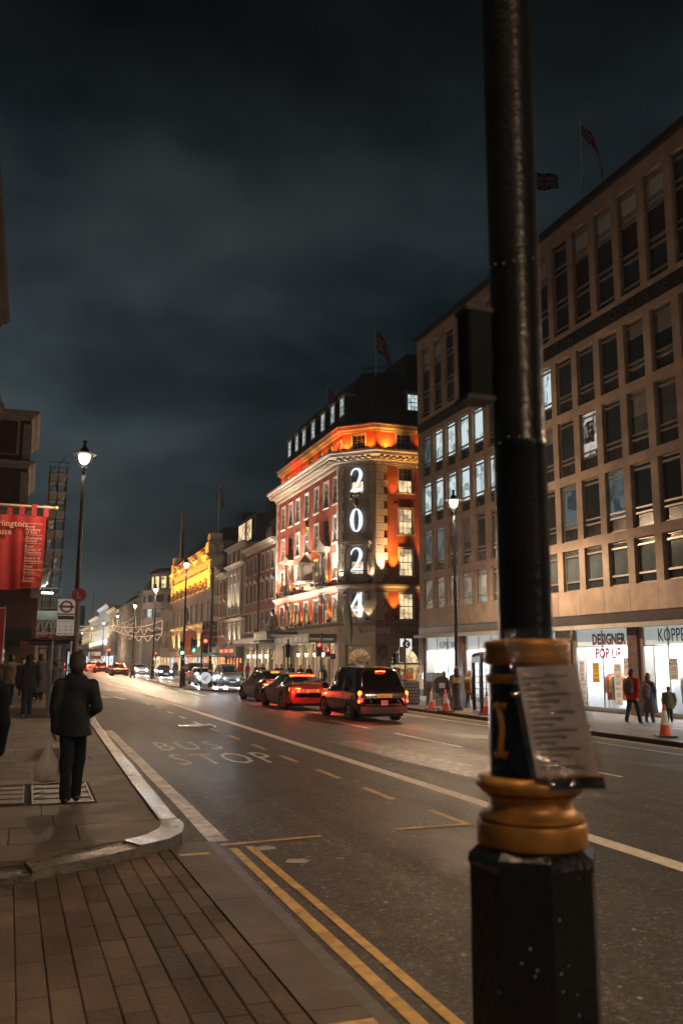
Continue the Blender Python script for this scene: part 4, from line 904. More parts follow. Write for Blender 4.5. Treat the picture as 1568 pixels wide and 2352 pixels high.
# floodlights: fittings with their lamps along the ledges
M_fix = M_dark
fl_me = cached('flood', lambda: (lambda q: (q.box(-.14, .14, -.1, .1, .04, .2), q.box(-.03, .03, -.03, .03, 0, .04), q.mesh('floodlight', M_fix))[2])(MB()))
FLOOD = 4.6
def flood(fr, u, y, z, tgt, pw, col, ang=75, r=.08):
    o = fr.put('floodlight', fl_me, u, y, z); p = Vector(tgt)
    spot(o, (0, 0, .26), (p.x-u, p.y-y, p.z-z), pw*FLOOD, col, ang, .8, r)
# long front: white floods on the canopy roof and the string course
for u, c in ((1.2, WHITE), (4.0, (1, .45, .3)), (7.2, WHITE), (10, (1, .86, .72)), (12.5, WHITE), (15.2, (1, .66, .6)), (18.2, WHITE)):
    flood(A1, u, -2.4, Z(4.3), (u, 0, Z(11.2)), 330, c, 85, .12)
    flood(A1, u, -1.0, Z(7.72), (u+.4, 0, Z(15)), 600, c, 80)
for u in (1.25, 3.8, 6.3, 9.0, 11.85, 14.6, 17.2): flood(A1, u, -.2, Z(7.72), (u, .05, Z(9.5)), 26, AMBER, 110)
for u in (6.3, 9.0, 11.9, 17.2): flood(A1, u, -.25, Z(4.72), (u, .0, Z(6.5)), 22, AMBER, 110)
for u in (3.8, 11.9): flood(A1, u, -.2, Z(10.9), (u+.2, .05, Z(12.6)), 12, AMBER, 110)
# attic: orange washes between the windows, red in two bays
for i, u in enumerate([1.0, 3.8, 6.3, 8.95, 11.85, 14.65, 17.2, 18.9]):
    c = REDL if i in (2, 7) else AMBER
    flood(B1, u-.2, -.5, Z(18.5), (u-.2, .06, Z(19.6)), 34 if c is AMBER else 130, (1, .30, .03) if c is AMBER else c, 120)
flood(BC, .4, -.5, Z(18.5), (.4, .1, Z(19.6)), 45, (1, .34, .04), 115); flood(BC, 2.55, -.5, Z(18.5), (2.55, .1, Z(19.6)), 55, (1, .20, .02), 115)
flood(BD, .95, -.55, Z(18.5), (.95, .1, Z(19.6)), 70, (1, .42, .07), 115); flood(BD, 4.4, -.5, Z(18.5), (4.4, .1, Z(19.9)), 40, (1, .34, .04), 120); flood(BD, 8, -.28, Z(18.5), (8, .1, Z(19.9)), 60, AMBER, 120)
# side street front: narrow orange columns of light
for u in (1.55, 4.5, 8.4):
    flood(AD, u, -.55, Z(7.72), (u-.1, .0, Z(13)), 620, (1, .42, .07), 46); flood(AD, u, -.5, Z(4.85), (u, .0, Z(8)), 110, (1, .5, .12), 60); flood(AD, u, -.5, Z(14.0), (u, 0, Z(17.5)), 60, (1, .42, .07), 60)
flood(AD, .5, -.6, Z(7.72), (.5, .0, Z(13)), 420, (1, .6, .32), 50)
flood(A1, 13.9, -3.0, Z(7.0), (13.9, -.9, Z(9.4)), 22, (1, .85, .65), 60); flood(A1, 15.4, -2.6, Z(7.4), (14.4, -1.0, Z(9.4)), 16, (1, .85, .65), 60); flood(A1, 13.3, -.4, Z(9.4), (13.3, .05, Z(11)), 40, AMBER, 90)
flood(AC, .25, -.3, Z(7.8), (.45, .1, Z(10.4)), 25, WHITE, 70); flood(AC, 2.95, -.3, Z(7.8), (2.75, .1, Z(10.4)), 25, (1, .7, .4), 70)
flood(AC, .7, -.25, Z(4.75), (.7, .05, Z(6)), 8, WHITE, 90); flood(AC, 2.6, -.25, Z(4.75), (2.6, .05, Z(6)), 8, (1, .7, .4), 90)
# ---------------------------------------------------------------- 3 the row of fronts beyond the store
def simple_win_mesh(w, h, arch, m, bars):
    def f():
        q = MB()
        if arch: q.box(-w/2-arch, -w/2, -.06, .2, 0, h); q.box(w/2, w/2+arch, -.06, .2, 0, h); q.box(-w/2-arch, w/2+arch, -.08, .2, h, h+arch)
        t = .07
        q.box(-w/2, -w/2+t, .1, .2, 0, h); q.box(w/2-t, w/2, .1, .2, 0, h); q.box(-w/2+t, w/2-t, .1, .2, h-t, h); q.box(-w/2+t, w/2-t, .1, .2, 0, t)
        if bars: q.box(-.02, .02, .12, .2, t, h-t); q.box(-w/2+t, w/2-t, .1, .2, h/2-.03, h/2+.03)
        return q.mesh('window', m)
    return cached(('sw', round(w, 2), round(h, 2), arch, m.name, bars), f)
def swin(fr, u, z, w, h, pane, m=None, arch=.14, bars=True, sill=True, head=None, y=0):
    m = m or M_white
    o = fr.put('window', simple_win_mesh(w, h, arch, m, bars), u, y, z); link('pane', pane_mesh(w, h, pane), o, (0, .17, 0))
    if sill: link('sill', sill_mesh(w+2*arch+.1, m), o)
    if head == 'ped': link('window_head', cached(('ped', w, m.name), lambda: MB().prism([(-w/2-.25, 0), (w/2+.25, 0), (0, .45)], -.2, 0).mesh('window_head', m)), o, (0, 0, h+arch))
    return o
def terrace(label, cat, y0, y1, top, wallm, rows, n, x=23, us=None, cor=.9, group=None, seed=1, trim=None, gf=None, depth=12, fr=None, name='terrace_house', holes=(), cor_z=None):
    """one front: rows = (z0, z1, width, head, panes)"""
    L_ = y1-y0; t = thing(name, label, cat, (x, y1, ZF), 0, group); f = Fr(t, 0, 0, -PI/2); rr_ = random.Random(seed); trim = trim or M_stone
    us = us or [L_*(k+.5)/n for k in range(n)]
    hs = [(u-r[2]/2, u+r[2]/2, Z(r[0]), Z(r[1])) for r in rows for u in us]+list(holes)
    q = MB(); q.wall(0, L_, 0 if gf is None else Z(gf), Z(top), hs, 0, .25)
    q.quad((0, 0, 0), (0, depth, 0), (0, depth, Z(top)), (0, 0, Z(top))); q.quad((L_, depth, 0), (L_, 0, 0), (L_, 0, Z(top)), (L_, depth, Z(top))); q.quad((0, 0, Z(top)), (L_, 0, Z(top)), (L_, depth, Z(top)), (0, depth, Z(top))); f.build(q, 'wall', wallm)
    for r in rows:
        for u in us: swin(f, u, Z(r[0]), r[2], r[1]-r[0], rr_.choice(r[4]), trim, .14, True, True, r[3])
    if cor:
        q = MB(); q.sweep([(0, .001), (0, -L_)], [(o, z+Z(cor_z or top)) for o, z in corn(cor)]); q.build('cornice', trim, t)
    return t, f, L_
DK = [M_pane, M_pane, M_pane_b]; MIX = [M_pane, M_pane_b, M_dimw]; LT = [M_warm, M_warm2, M_dimw]
M_brick2 = brick_mat('dull_red_brick', (.17, .042, .022), (.22, .058, .03), (.13, .08, .055), bump=.5)
# 3a brick front next to the store
t, f, L_ = terrace('dull red brick front with stone window heads, next to the department store', 'building', 85.46, 98.9, 13.9, M_brick2,
    [(4.6, 6.7, 1.15, None, MIX), (7.9, 9.9, 1.1, 'ped', MIX), (11.0, 12.9, 1.05, None, DK)], 6, us=[1.1, 3.0, 4.9, 8.2, 10.2, 12.2], gf=4.0, trim=M_stone)
q = MB(); q.cyl((6.5, -.12, 0), (6.5, -.12, Z(13)), .09); f.build(q, 'downpipe', M_black)
q = MB(); q.box(0, L_, -.7, -.02, Z(3.85), Z(4.0)); n = 40
for i in range(n+1): q.cyl((L_*i/n, -.66, Z(4.0)), (L_*i/n, -.66, Z(4.55)), .02, None, 4)
q.box(0, L_, -.7, -.62, Z(4.55), Z(4.6)); f.build(q, 'balcony_railing', M_black)
q = MB(); q.wall(0, L_, 0, Z(3.84), [(.6+2.6*k, 2.5+2.6*k, .05, 3.2) for k in range(5)], .02, .5); f.build(q, 'ground_floor_wall', M_stone_l)
for k in range(5): arch_window(f, 1.55+2.6*k, 1.9, 3.15, M_dimw if k % 2 else M_warm2, M_eau, k % 2 == 0)
for k in range(4):
    q = MB(); q.box(-.08, .08, -.3, 0, 0, .3); b = f.build(q, 'wall_lantern', emit_mat('lantern_glow', (1, .72, .38), 5), 2.85+2.6*k, 0, 2.3); point(b, (0, -.5, .1), 18, (1, .7, .4), .1)
q = MB(); q.box(2, L_-.3, -1.6, -.02, Z(3.35), Z(3.8)); f.build(q, 'canopy', M_can)
text('lettering', 'FORTNUM & MASON', .26, M_ink, t, f.p(12, -1.62, Z(3.45)), -PI/2, sx=.8)
for k, u in enumerate((8.1, 9.5, 12.2)): link('roof_finial', cached('finial', lambda: (lambda q: (q.lathe([(.35, 0), (.25, .5), (.42, .9), (.3, 1.4), (.05, 1.8)], 8), q.mesh('roof_finial', M_stone_d))[1])(MB())), t, f.p(u, .6, Z(14.1)))
q = MB(); q.box(.3, 3.2, 3, 5, Z(13.9), Z(17.2)); q.box(9.5, 11.5, 4, 6, Z(13.9), Z(19.6))
for k in range(4): q.cyl((9.8+.45*k, 5, Z(19.6)), (9.8+.45*k, 5, Z(20.2)), .15)
f.build(q, 'chimney', M_brick2)
q = MB(); q.prism([(0, Z(13.9)), (L_, Z(13.9)), (L_-2, Z(17.5)), (2, Z(17.5))], 2.2, 9); f.build(q, 'roof', M_slate)
# 3b stone studio front with three tall arched windows
t, f, L_ = terrace('grey stone front with three tall floodlit arched windows and a lit studio roof window', 'building', 98.92, 109.2, 15.3, M_stone_d, [(13.3, 14.7, .8, None, DK)], 4, cor=.7, gf=2.0, holes=[(2.2+2.2*k, 3.6+2.2*k, Z(7.0), Z(11.8)) for k in range(3)])
for k in range(3):
    o = swin(f, 2.9+2.2*k, Z(7.0), 1.4, 4.8, M_dimw, M_stone_l, .2, True)
    q = MB()
    q.tube([(.7*math.cos(PI*j/10), .0, 3.0+.8*math.sin(PI*j/10)) for j in range(11)], .09, 5); q.build('window_arch', M_stone_l, o)
    flood(f, 2.9+2.2*k, -.5, Z(6.5), (2.9+2.2*k, 0, Z(9.5)), 150, (1, .82, .58), 70)
for u in (1.9, 4.0, 6.2, 8.4): q = MB(); q.cyl((u, -.15, Z(7)), (u, -.15, Z(11.8)), .17, .14, 10); q.box(u-.25, u+.25, -.35, 0, Z(11.8), Z(12.3)); f.build(q, 'column', M_stone_l, smooth=30)
q = MB(); q.sweep([(0, .0), (0, -L_)], [(o, z+Z(13.0)) for o, z in corn(.7)]); q.sweep([(0, .0), (0, -L_)], [(o, z+Z(6.5)) for o, z in corn(.5)]); q.build('cornice', M_stone, t)
for k in range(3): flood(f, 2.4+2.6*k, -.4, Z(3.4), (2.4+2.6*k, 0, Z(5)), 70, (1, .8, .55), 80)
for k in range(3): swin(f, 2.4+2.6*k, Z(3.7), 1.1, 2.2, M_dimw, M_stone_l)
q = MB(); q.box(.2, L_-.2, -.9, -.02, Z(2.05), Z(3.1)); f.build(q, 'shop_canopy', M_dark)
q = MB()
for k in range(3): q.box(1.2+2.8*k, 2.9+2.8*k, -.94, -.9, Z(2.5), Z(2.85))
f.build(q, 'red_canopy_light', emit_mat('red_neon', (1, .10, .03), 2.2))
q = MB(); q.quad((1, .05, .3), (L_-1, .05, .3), (L_-1, .05, 2.3), (1, .05, 2.3)); f.build(q, 'shop_window', lit_mat('red_room', (1, .32, .08), .9, 1.5, .05)); q = MB(); q.box(0, L_, .06, .3, 0, Z(2.05)); f.build(q, 'shopfront', M_dark)
for k in range(6): q = MB(); q.box(.9+1.7*k, 1.0+1.7*k, -.1, .06, 0, 2.4); f.build(q, 'shop_mullion', M_dark)
q = MB(); q.prism([(0, Z(15.4)), (L_, Z(15.4)), (L_-.6, Z(18.8)), (1.2, Z(18.8))], 1.2, 10); f.build(q, 'roof', M_slate)
q = MB(); q.box(1.6, 8.8, .95, 1.3, Z(15.7), Z(18.4)); o = f.build(q, 'studio_window', M_dark)
for k in range(6): q = MB(); q.quad((1.75+1.17*k, .94, Z(15.85)), (2.8+1.17*k, .94, Z(15.85)), (2.8+1.17*k, .94, Z(18.25)), (1.75+1.17*k, .94, Z(18.25))); q.build('pane', M_warm if k != 3 else M_dimw, o)
q = MB(); q.box(7.5, 9.5, 3, 5, Z(18.5), Z(21)); f.build(q, 'chimney', M_dark)
# 3c brick, 3d stone
t, f, L_ = terrace('narrow brown brick front two windows wide with a pale cornice', 'building', 109.22, 113.9, 12.4, M_brick2, [(4.6, 6.4, 1.0, None, MIX), (7.0, 8.9, 1.0, 'ped', MIX), (9.8, 11.6, 1.0, None, DK)], 2, gf=3.4, trim=M_stone_l)
q = MB(); q.box(0, L_, -.3, .3, 2.4, Z(3.4)); f.build(q, 'shop_fascia', M_dark); q = MB(); q.quad((0.2, .02, 0), (L_-.2, .02, 0), (L_-.2, .02, 2.4), (.2, .02, 2.4)); f.build(q, 'shop_window', MATS['red_room'])
t, f, L_ = terrace('narrow grey stone front with a carved figure on its parapet', 'building', 113.92, 119.3, 13.6, M_stone_d, [(4.6, 6.6, 1.0, None, MIX), (7.3, 9.0, 1.0, None, MIX), (10.0, 12.2, .95, None, [M_dimw, M_pane])], 3, gf=3.2)
figure_statue('parapet_figure', f, 4.4, .6, Z(13.7), 2.0, M_stone_d)
q = MB(); q.box(0, L_, -.3, .3, 2.4, Z(3.2)); f.build(q, 'shop_fascia', M_stone_l); q = MB(); q.quad((0.2, .02, 0), (L_-.2, .02, 0), (L_-.2, .02, 2.4), (.2, .02, 2.4)); f.build(q, 'shop_window', M_warm)
# 3e hall washed in amber light
t, f, L_ = terrace('long stone hall with its blank upper wall flooded in amber light', 'building', 119.32, 155, 15.9, M_stone, [(7.0, 9.8, 1.3, None, [M_pane, M_pane_b]), (3.3, 5.7, 1.7, None, [M_warm2, M_dimw, M_warm2])], 8, cor=1.2, trim=M_stone, name='hall')
q = MB(); q.sweep([(0, 0), (0, -L_)], [(0, Z(17.3)), (.3, Z(17.3)), (.3, Z(17.5)), (0, Z(17.55))]); q.sweep([(0, 0), (0, -L_)], [(o, z+Z(14.0)) for o, z in corn(.5)]); q.sweep([(0, 0), (0, -L_)], [(o, z+Z(11.3)) for o, z in corn(.6)]); q.sweep([(0, 0), (0, -L_)], [(o, z+Z(6.6)) for o, z in corn(.7)]); q.build('cornice', M_stone, t)
q = MB(); q.box(0, L_, .1, .5, Z(16.1), Z(17.3))
for u in (.2, L_-2.6): q.box(u, u+2.4, -.5, 1.5, Z(15.9), Z(17.9)); q.box(u+.3, u+2.1, -.3, 1.4, Z(17.9), Z(19.1))
f.build(q, 'parapet', M_stone)
dmm = cached('bigmod', lambda: MB().box(-.2, .2, -.7, 0, 0, .3).mesh('modillion', M_stone))
for k in range(40): f.put('modillion', dmm, .5+k*.9, 0, Z(15.3))
for u in (.1, L_-1.5): q = MB(); q.box(u, u+1.4, -.3, 0, Z(11.6), Z(15.2)); f.build(q, 'pilaster', M_stone)
bust = cached('bust', lambda: (lambda q: (q.lathe([(.35, 0), (.4, .3), (.5, .7), (.2, .95), (.12, 1.0)], 10), q.ball((0, 0, 1.25), .26, 10, 8), q.mesh('bust', M_stone_d))[2])(MB()))
for k in range(8): f.put('bust', bust, 3.2+k*4.2, -.35, Z(11.45))
for k in range(9): flood(f, 1.6+k*4.1, -2.4, Z(11.3), (1.6+k*4.1, .05, Z(13.2)), 900, (1, .33, .025), 100, .15)
for k in range(5): flood(f, 3+k*7.5, -2.2, Z(15.2), (3+k*7.5, .1, Z(17.0)), 330, (1, .33, .025), 110)
for k in range(6): flood(f, 3+k*6, -.5, Z(2.9), (3+k*6, .05, Z(5)), 330, (1, .5, .12), 100)
q = MB(); q.box(0, L_, -.25, .2, 2.5, Z(2.8)); f.build(q, 'shop_fascia', M_stone_l)
for k in range(8):
    q = MB(); q.quad((.6+4.4*k, -.02, .3), (4.3+4.4*k, -.02, .3), (4.3+4.4*k, -.02, 2.4), (.6+4.4*k, -.02, 2.4)); f.build(q, 'shop_window', [M_cool, MATS['red_room'], M_warm][k % 3])
q = MB(); q.box(8, 34, 7, 14, Z(15.9), Z(20.5)); f.build(q, 'roof', M_slate)
q = MB(); q.ball((0, -.3, 1.3), (.35, .3, .9), 10, 8); q.ball((0, -.35, 2.35), .25, 8, 6); f.build(q, 'wall_figure', M_stone_d, L_-18, 0, Z(6.9), smooth=50)
# 3f low pale stone front, 3g curved corner with rotunda
t, f, L_ = terrace('low pale stone front between the amber hall and the rounded corner building', 'building', 155.02, 168, 10.2, M_stone, [(3.6, 5.6, 1.2, None, MIX), (6.6, 8.4, 1.2, None, DK)], 4, cor=.9)
q = MB()
for k in range(3): q.quad((.8+4.2*k, -.02, .3), (4.2+4.2*k, -.02, .3), (4.2+4.2*k, -.02, 2.4), (.8+4.2*k, -.02, 2.4))
f.build(q, 'shop_window', M_warm2)
t = thing('corner_building', 'rounded stone corner building with a lit rotunda of tall windows on its roof', 'building', (21.4, 177, ZF))
def curved(name, r, z0, z1, m, cx=6, cy_=6, n=24):
    q = MB(); q.lathe([(r, Z(z0)), (r, Z(z1))], n, c=(cx, cy_, 0)); return q.build(name, m, t, smooth=30)
M_pale = mat('mid_grey_stone', (.34, .32, .31), .8, var=.1, vs=1, stain=.2)  # even grey stone for the corner building and rooftop block
q = MB(); q.box(0, 20, 6, 62, 0, Z(14.9)); q.box(6, 40, 0.02, 40, 0, Z(14.9)); q.build('wall', M_pale, t); curved('corner_wall', 6, 0, 14.85, M_pale)
curved('base', 6.15, ZF, 7.2, mat('dark_stone_base', (.06, .06, .06), .6, var=.2))
curved('cornice', 6.35, 14.86, 15.4, M_stone); curved('rotunda_wall', 4.6, 15.4, 18.9, M_pale)
q = MB(); q.lathe([(5.1, Z(18.9)), (5.1, Z(19.3)), (3.6, Z(20.1)), (.5, Z(20.6))], 24, c=(6, 6, 0)); q.build('rotunda_roof', M_slate, t, smooth=30)
for k in range(7):
    a = R(172+k*21); c_, s_ = math.cos(a), math.sin(a); o = link('window', simple_win_mesh(1.05, 2.3, .12, M_stone, False), t, (6+4.62*c_, 6+4.62*s_, Z(16.0)), a+PI/2); link('pane', pane_mesh(1.05, 2.3, lit_mat('rotunda_glow', (1, .78, .36), .9, .8)), o, (0, -.02, 0))
for k in range(6):
    for z0, z1, pn in ((13.0, 14.3, M_pane), (9.9, 11.6, M_cool_d if k % 2 else M_cool)):
        a = R(165+k*23); c_, s_ = math.cos(a), math.sin(a); o = link('window', simple_win_mesh(1.4, z1-z0, .1, M_dark, True), t, (6+6.02*c_, 6+6.02*s_, Z(z0)), a+PI/2); link('pane', pane_mesh(1.4, z1-z0, pn), o, (0, -.02, 0))
f = Fr(t, 0, 60, -PI/2)
for k in range(9):
    for z0, z1 in ((4, 6.4), (7.4, 9.6), (10.6, 12.4), (13, 14.2)): swin(f, 3+6*k, Z(z0), 1.5, z1-z0, M_pane if (k+int(z0)) % 5 else M_dimw, M_stone, .15, True, False)
for k in range(3):
    q = MB(); q.box(2+.5*k, 3.2+.5*k, 14+9*k, 16+9*k, Z(14.9), Z(18.4)); q.build('chimney', M_dark, t)
q = MB(); q.cyl((8, 9, Z(20)), (8, 9, Z(28.5)), .35, .3, 8); q.build('flue', M_dark, t)
q = MB(); q.quad((1.6, -.25, .3), (4.6, -.26, .3), (4.6, -.26, 2.6), (1.6, -.25, 2.6)); q.build('shop_window', M_warm, t)
t = thing('rooftop_block', 'tall pale block with a dark curved roof rising behind the rounded corner', 'building', (40, 205, ZF))
q = MB(); q.box(-3, 60, -20, 20, 0, Z(27)); q.build('wall', M_pale, t); q = MB(); q.sweep([(-3, 20), (-3, -20), (60, -20)], [(.4, Z(27)), (.4, Z(27.6)), (-1, Z(30)), (-5, Z(31.2)), (-18, Z(31.2))]); q.build('roof', M_slate, t)
f = Fr(t, -3, -20, 0)
for k in range(7): swin(f, 4+7*k, Z(23), 2.0, 2.4, M_cool_d if k % 3 else M_cool, M_stone, .15)
q = MB(); q.box(3, 7, -15, -9, Z(31), Z(34.5)); q.build('lift_housing', M_dark, t)
# 3h.. further fronts
for y0, y1, top, m, lab, lit, kw in ((239, 262, 15.0, M_stone, 'stone front with a dome and warm lit upper windows far down the street', [M_warm, M_warm2, M_pane], 'dome'), (262.1, 292, 16.5, M_stone_l, 'pale stone front with projecting bays far down the street', [M_dimw, M_warm, M_pane], None),
        (292.1, 335, 19, M_stone_l, 'white floodlit ornate front far down the street', [M_warm, M_dimw], 'flood'), (335.1, 385, 17, M_stone_l, 'floodlit white corner front before the end of the street', [M_dimw, M_cool_d], 'flood'), (385.1, 440, 15, M_stone, 'last grey front on the far right side of the street', [M_dimw, M_pane], None)):
    t, f, L_ = terrace(lab, 'building', y0, y1, top, m, [(4, 6.5, 1.6, None, lit), (8, 10.5, 1.5, None, lit), (12, 14, 1.5, None, lit)], max(3, int((y1-y0)/4.5)), cor=1.3, seed=int(y0), name='street_front')
    q = MB(); n = int(L_/5)
    for k in range(n): q.quad((.6+5*k, -.03, .3), (4.6+5*k, -.03, .3), (4.6+5*k, -.03, 3), (.6+5*k, -.03, 3))
    f.build(q, 'shop_window', lit_mat('bright_shops', (.85, .92, 1), 1.3, .7, .05))
    if kw == 'dome':
        q = MB(); q.lathe([(3.6, 0), (3.7, .8), (3.3, 1.9), (2.3, 3.0), (.9, 3.7), (.35, 4.0), (.3, 4.8), (.05, 5.3)], 16); f.build(q, 'dome', M_slate, 17, 4, Z(top), smooth=40)
    if kw == 'flood':
        for k in range(int(L_/7)): flood(f, 3+7*k, -2.2, Z(4), (3+7*k, .2, Z(13)), 1500, (.9, .95, 1) if y0 < 330 else (1, .86, .6), 90, .3)
    else:
        for k in range(int(L_/9)): flood(f, 3+9*k, -1.2, Z(7), (3+9*k, .2, Z(13)), 900, (1, .75, .42), 90, .2)
t = thing('tower', 'slim floodlit spire above the far end of the street', 'tower', (26, 420, ZF)); q = MB(); q.lathe([(1.6, 0), (1.6, 15), (1.0, 17), (.8, 19), (.35, 20), (.25, 28), (.05, 33)], 8); q.build('spire', M_stone_l, t)
for y0, y1, x, top in ((470, 500, 6, 18), (474, 510, 22, 15), (468, 490, 38, 17)):
    t = thing('street_front', {6: 'dark front closing the far left end of the street', 22: 'dark front closing the street in the middle', 38: 'dark front closing the far right end of the street'}[x], 'building', (x, y0, ZF)); q = MB(); q.box(-9, 9, 0, 20, 0, top); q.build('wall', M_stone_d, t)
    ff = Fr(t, -9, 0, 0)
    for k in range(5):
        for zz in (4, 8, 12): swin(ff, 2+3.5*k, zz, 1.5, 2, random.choice([M_pane, M_dimw, M_cool_d]), M_stone, .1, False, False)

# ---------------------------------------------------------------- 4 left side
t = thing('stone_palace', 'dark stone palace front with heavy cornices along the left pavement', 'building', (-3.2, 15, 0)); f = Fr(t, 0, 0, PI/2)
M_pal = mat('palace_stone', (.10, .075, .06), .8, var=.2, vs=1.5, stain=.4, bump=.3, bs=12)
cs = [2.5+4*k for k in range(11)]
hs = [(u-.8, u+.8, a, b) for u in cs for a, b in ((6.5, 9.5), (12.5, 16), (18.5, 21))]
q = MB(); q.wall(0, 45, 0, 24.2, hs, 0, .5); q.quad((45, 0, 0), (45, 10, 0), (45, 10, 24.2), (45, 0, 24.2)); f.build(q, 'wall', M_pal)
for u in cs:
    for a, b in ((6.5, 9.5), (12.5, 16), (18.5, 21)): swin(f, u, a, 1.6, b-a, M_pane, M_pal, .2, True)
for z, k in ((10.9, .8), (17.2, .8), (24.0, .8)): q = MB(); q.sweep([(0, 0), (0, 45)], [(o, zz+z) for o, zz in corn(k)]); q.build('cornice', M_pal, t)
for u in [.6+4*k for k in range(12)]: q = MB(); q.box(u-.3, u+.3, -.35, 0, 11.2, 16.5); q.box(u-.35, u+.35, -.45, 0, 16.5, 16.9); f.build(q, 'pilaster', M_pal)
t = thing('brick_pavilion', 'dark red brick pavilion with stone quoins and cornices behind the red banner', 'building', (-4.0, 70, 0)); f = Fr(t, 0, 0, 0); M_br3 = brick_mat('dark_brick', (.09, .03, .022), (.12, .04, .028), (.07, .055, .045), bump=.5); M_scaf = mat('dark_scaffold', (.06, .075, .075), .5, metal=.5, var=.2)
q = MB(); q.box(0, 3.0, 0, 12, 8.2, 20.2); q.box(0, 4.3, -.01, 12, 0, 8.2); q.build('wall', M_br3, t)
for z0, z1 in ((6.2, 12.2), (13.4, 15.8), (16.8, 19.6)):
    q = MB(); q.box(*((3.75, 4.4) if z0 < 7 else (2.5, 3.1)), -.16, .6, z0, min(z1, 8.0) if z0 < 7 else z1); q.box(-.2, .3, -.16, .6, z0, z1); q.build('corner_pilaster', M_stone, t)
for z, k in ((8.2, 1.1), (13.0, 1.0), (16.5, .7), (20.4, .9)): q = MB(); q.sweep([(-.2, 0), (4.3 if z < 9 else 3.0, 0), (4.3 if z < 9 else 3.0, 12)], [(o, zz+z) for o, zz in corn(k)]); q.build('cornice', M_stone, t)
q = MB()
for k in range(12): q.ball((-.2+random.uniform(-.3, .9), -.3, 12.5+k*.75), (.4, .4, .5), 8, 6)
q.build('carved_stonework', M_stone, t, smooth=50)
for z0 in (9.5, 17.2): swin(f, 1.3, z0, 1.5, 2.6, M_pane, M_stone, .2)
# scaffolded front
t = thing('scaffolding', 'dark scaffold tower with rows of poles and boards over the left pavement', 'scaffolding', (.75, 84, 0))
XS = [0, .75, 1.5]; YS = [0, 2.2, 4.4, 6.6]
for x in XS:
    for y in YS: q = MB(); q.cyl((x, y, 0), (x, y, 19.5), .045, None, 6); q.build('standard', M_scaf, t)
for k in range(10):
    z = 2.6+1.8*k
    q = MB(); q.box(-.1, 1.6, -.1, 6.7, z, z+.06); q.build('boarding', mat('grey_board', (.14, .15, .14), .7), t)
    for y in YS[:1]+YS[-1:]:
        for zz in (.5, 1.0): q = MB(); q.cyl((-.1, y-.06, z+zz), (1.65, y-.06, z+zz+.0), .035, None, 6); q.build('guard_rail', M_scaf, t)
        q = MB(); q.cyl((0, y-.09, z), (1.5, y-.09, z+1.75), .03, None, 6); q.build('brace', M_scaf, t)
q = MB(); q.box(-1.2, 1.75, -1.5, -1.3, 5.1, 5.9); q.build('gantry_fascia', M_stone_l, t)
for k in range(4): q = MB(); q.bar((-1.2+.73*k, -1.4, 4.0), (-.84+.73*k, -1.4, 5.1), .07); q.bar((-.84+.73*k, -1.4, 5.1), (-.47+.73*k, -1.4, 4.0), .07); q.build('gantry_brace', M_stone_l, t)
q = MB(); q.box(-1.2, 1.75, -1.5, -1.3, 3.85, 3.99); q.box(-1.2, -1.08, -1.5, -1.38, 0, 3.85); q.box(1.63, 1.75, -1.5, -1.38, 0, 3.85); q.build('gantry_beam', M_steel, t)
t = thing('site_light', 'cold white work light high in the scaffolding', 'work light', (1.1, 82.3, 7.4)); q = MB(); q.box(-.5, .5, -.05, .05, 0, .16); q.build('tube', emit_mat('work_light', (.7, 1, .95), 4), t); point(t, (0, -.5, .3), 160, (.7, 1, .92), .2)
# left shopfronts running into the distance
for k, (y0, y1, x, top, lab) in enumerate(((96, 130, 1.0, 17, 'dark stone shop front beyond the scaffolding'), (130.1, 190, 2.2, 16, 'stone front with bright shop windows left of the far street'), (190.1, 280, 4.0, 15, 'long far front on the left side of the street'), (280.1, 440, 6.0, 14, 'most distant front on the left side of the street'))):
    t = thing('street_front', lab, 'building', (x, y0, 0)); f = Fr(t, 0, 0, PI/2); L_ = y1-y0; n = max(3, int(L_/5))
    us = [L_*(i+.5)/n for i in range(n)]; q = MB(); q.wall(0, L_, 0, top, [(u-.8, u+.8, a, b) for u in us for a, b in ((4.5, 7), (8.5, 11))], 0, .3); q.quad((0, 0, 0), (0, 8, 0), (0, 8, top), (0, 0, top)); f.build(q, 'wall', M_stone_d)
    for u in us:
        for a, b in ((4.5, 7), (8.5, 11)): swin(f, u, a, 1.6, b-a, random.choice([M_pane, M_dimw, M_pane_b]), M_stone, .15)
        q = MB(); q.box(u-2.1, u+2.1, -.05, .0, .4, 3.1); f.build(q, 'shop_window', [MATS['bright_shops'], M_warm2, M_cool_d][int(u) % 3])
    q = MB(); q.sweep([(0, 0), (0, L_)], [(o, zz+top) for o, zz in corn(.9)]); q.build('cornice', M_stone, t)
t = thing('shop_awning', 'dark shop awning over the left pavement behind the people', 'awning', (-1.9, 62, 0)); q = MB(); q.box(-1.5, 1.9, 0, 6, 2.95, 3.75); q.build('awning', M_dark, t); q = MB(); q.box(-1.5, 1.2, 3, 3.2, 0, 2.95); q.build('shop_wall', M_pal, t)
q = MB()
for k in range(3): q.box(-1.2+.55*k, -.9+.55*k, 2.9, 2.98, .9, 2.3)
q.build('lit_display', lit_mat('shop_glow2', (.9, .8, .75), .5, 3, .02), t)
# iron railings by the left pavement
t = thing('iron_railings', 'low run of black spiked railings along the left pavement', 'railings', (-1.6, 44, 0))
for k in range(16): q = MB(); q.cyl((0, .5*k, 0), (0, .5*k, 1.5), .02, .015, 6); q.build('railing_bar', M_black, t)
q = MB(); q.box(-.02, .02, 0, 7.5, 1.25, 1.3); q.build('top_rail', M_black, t)
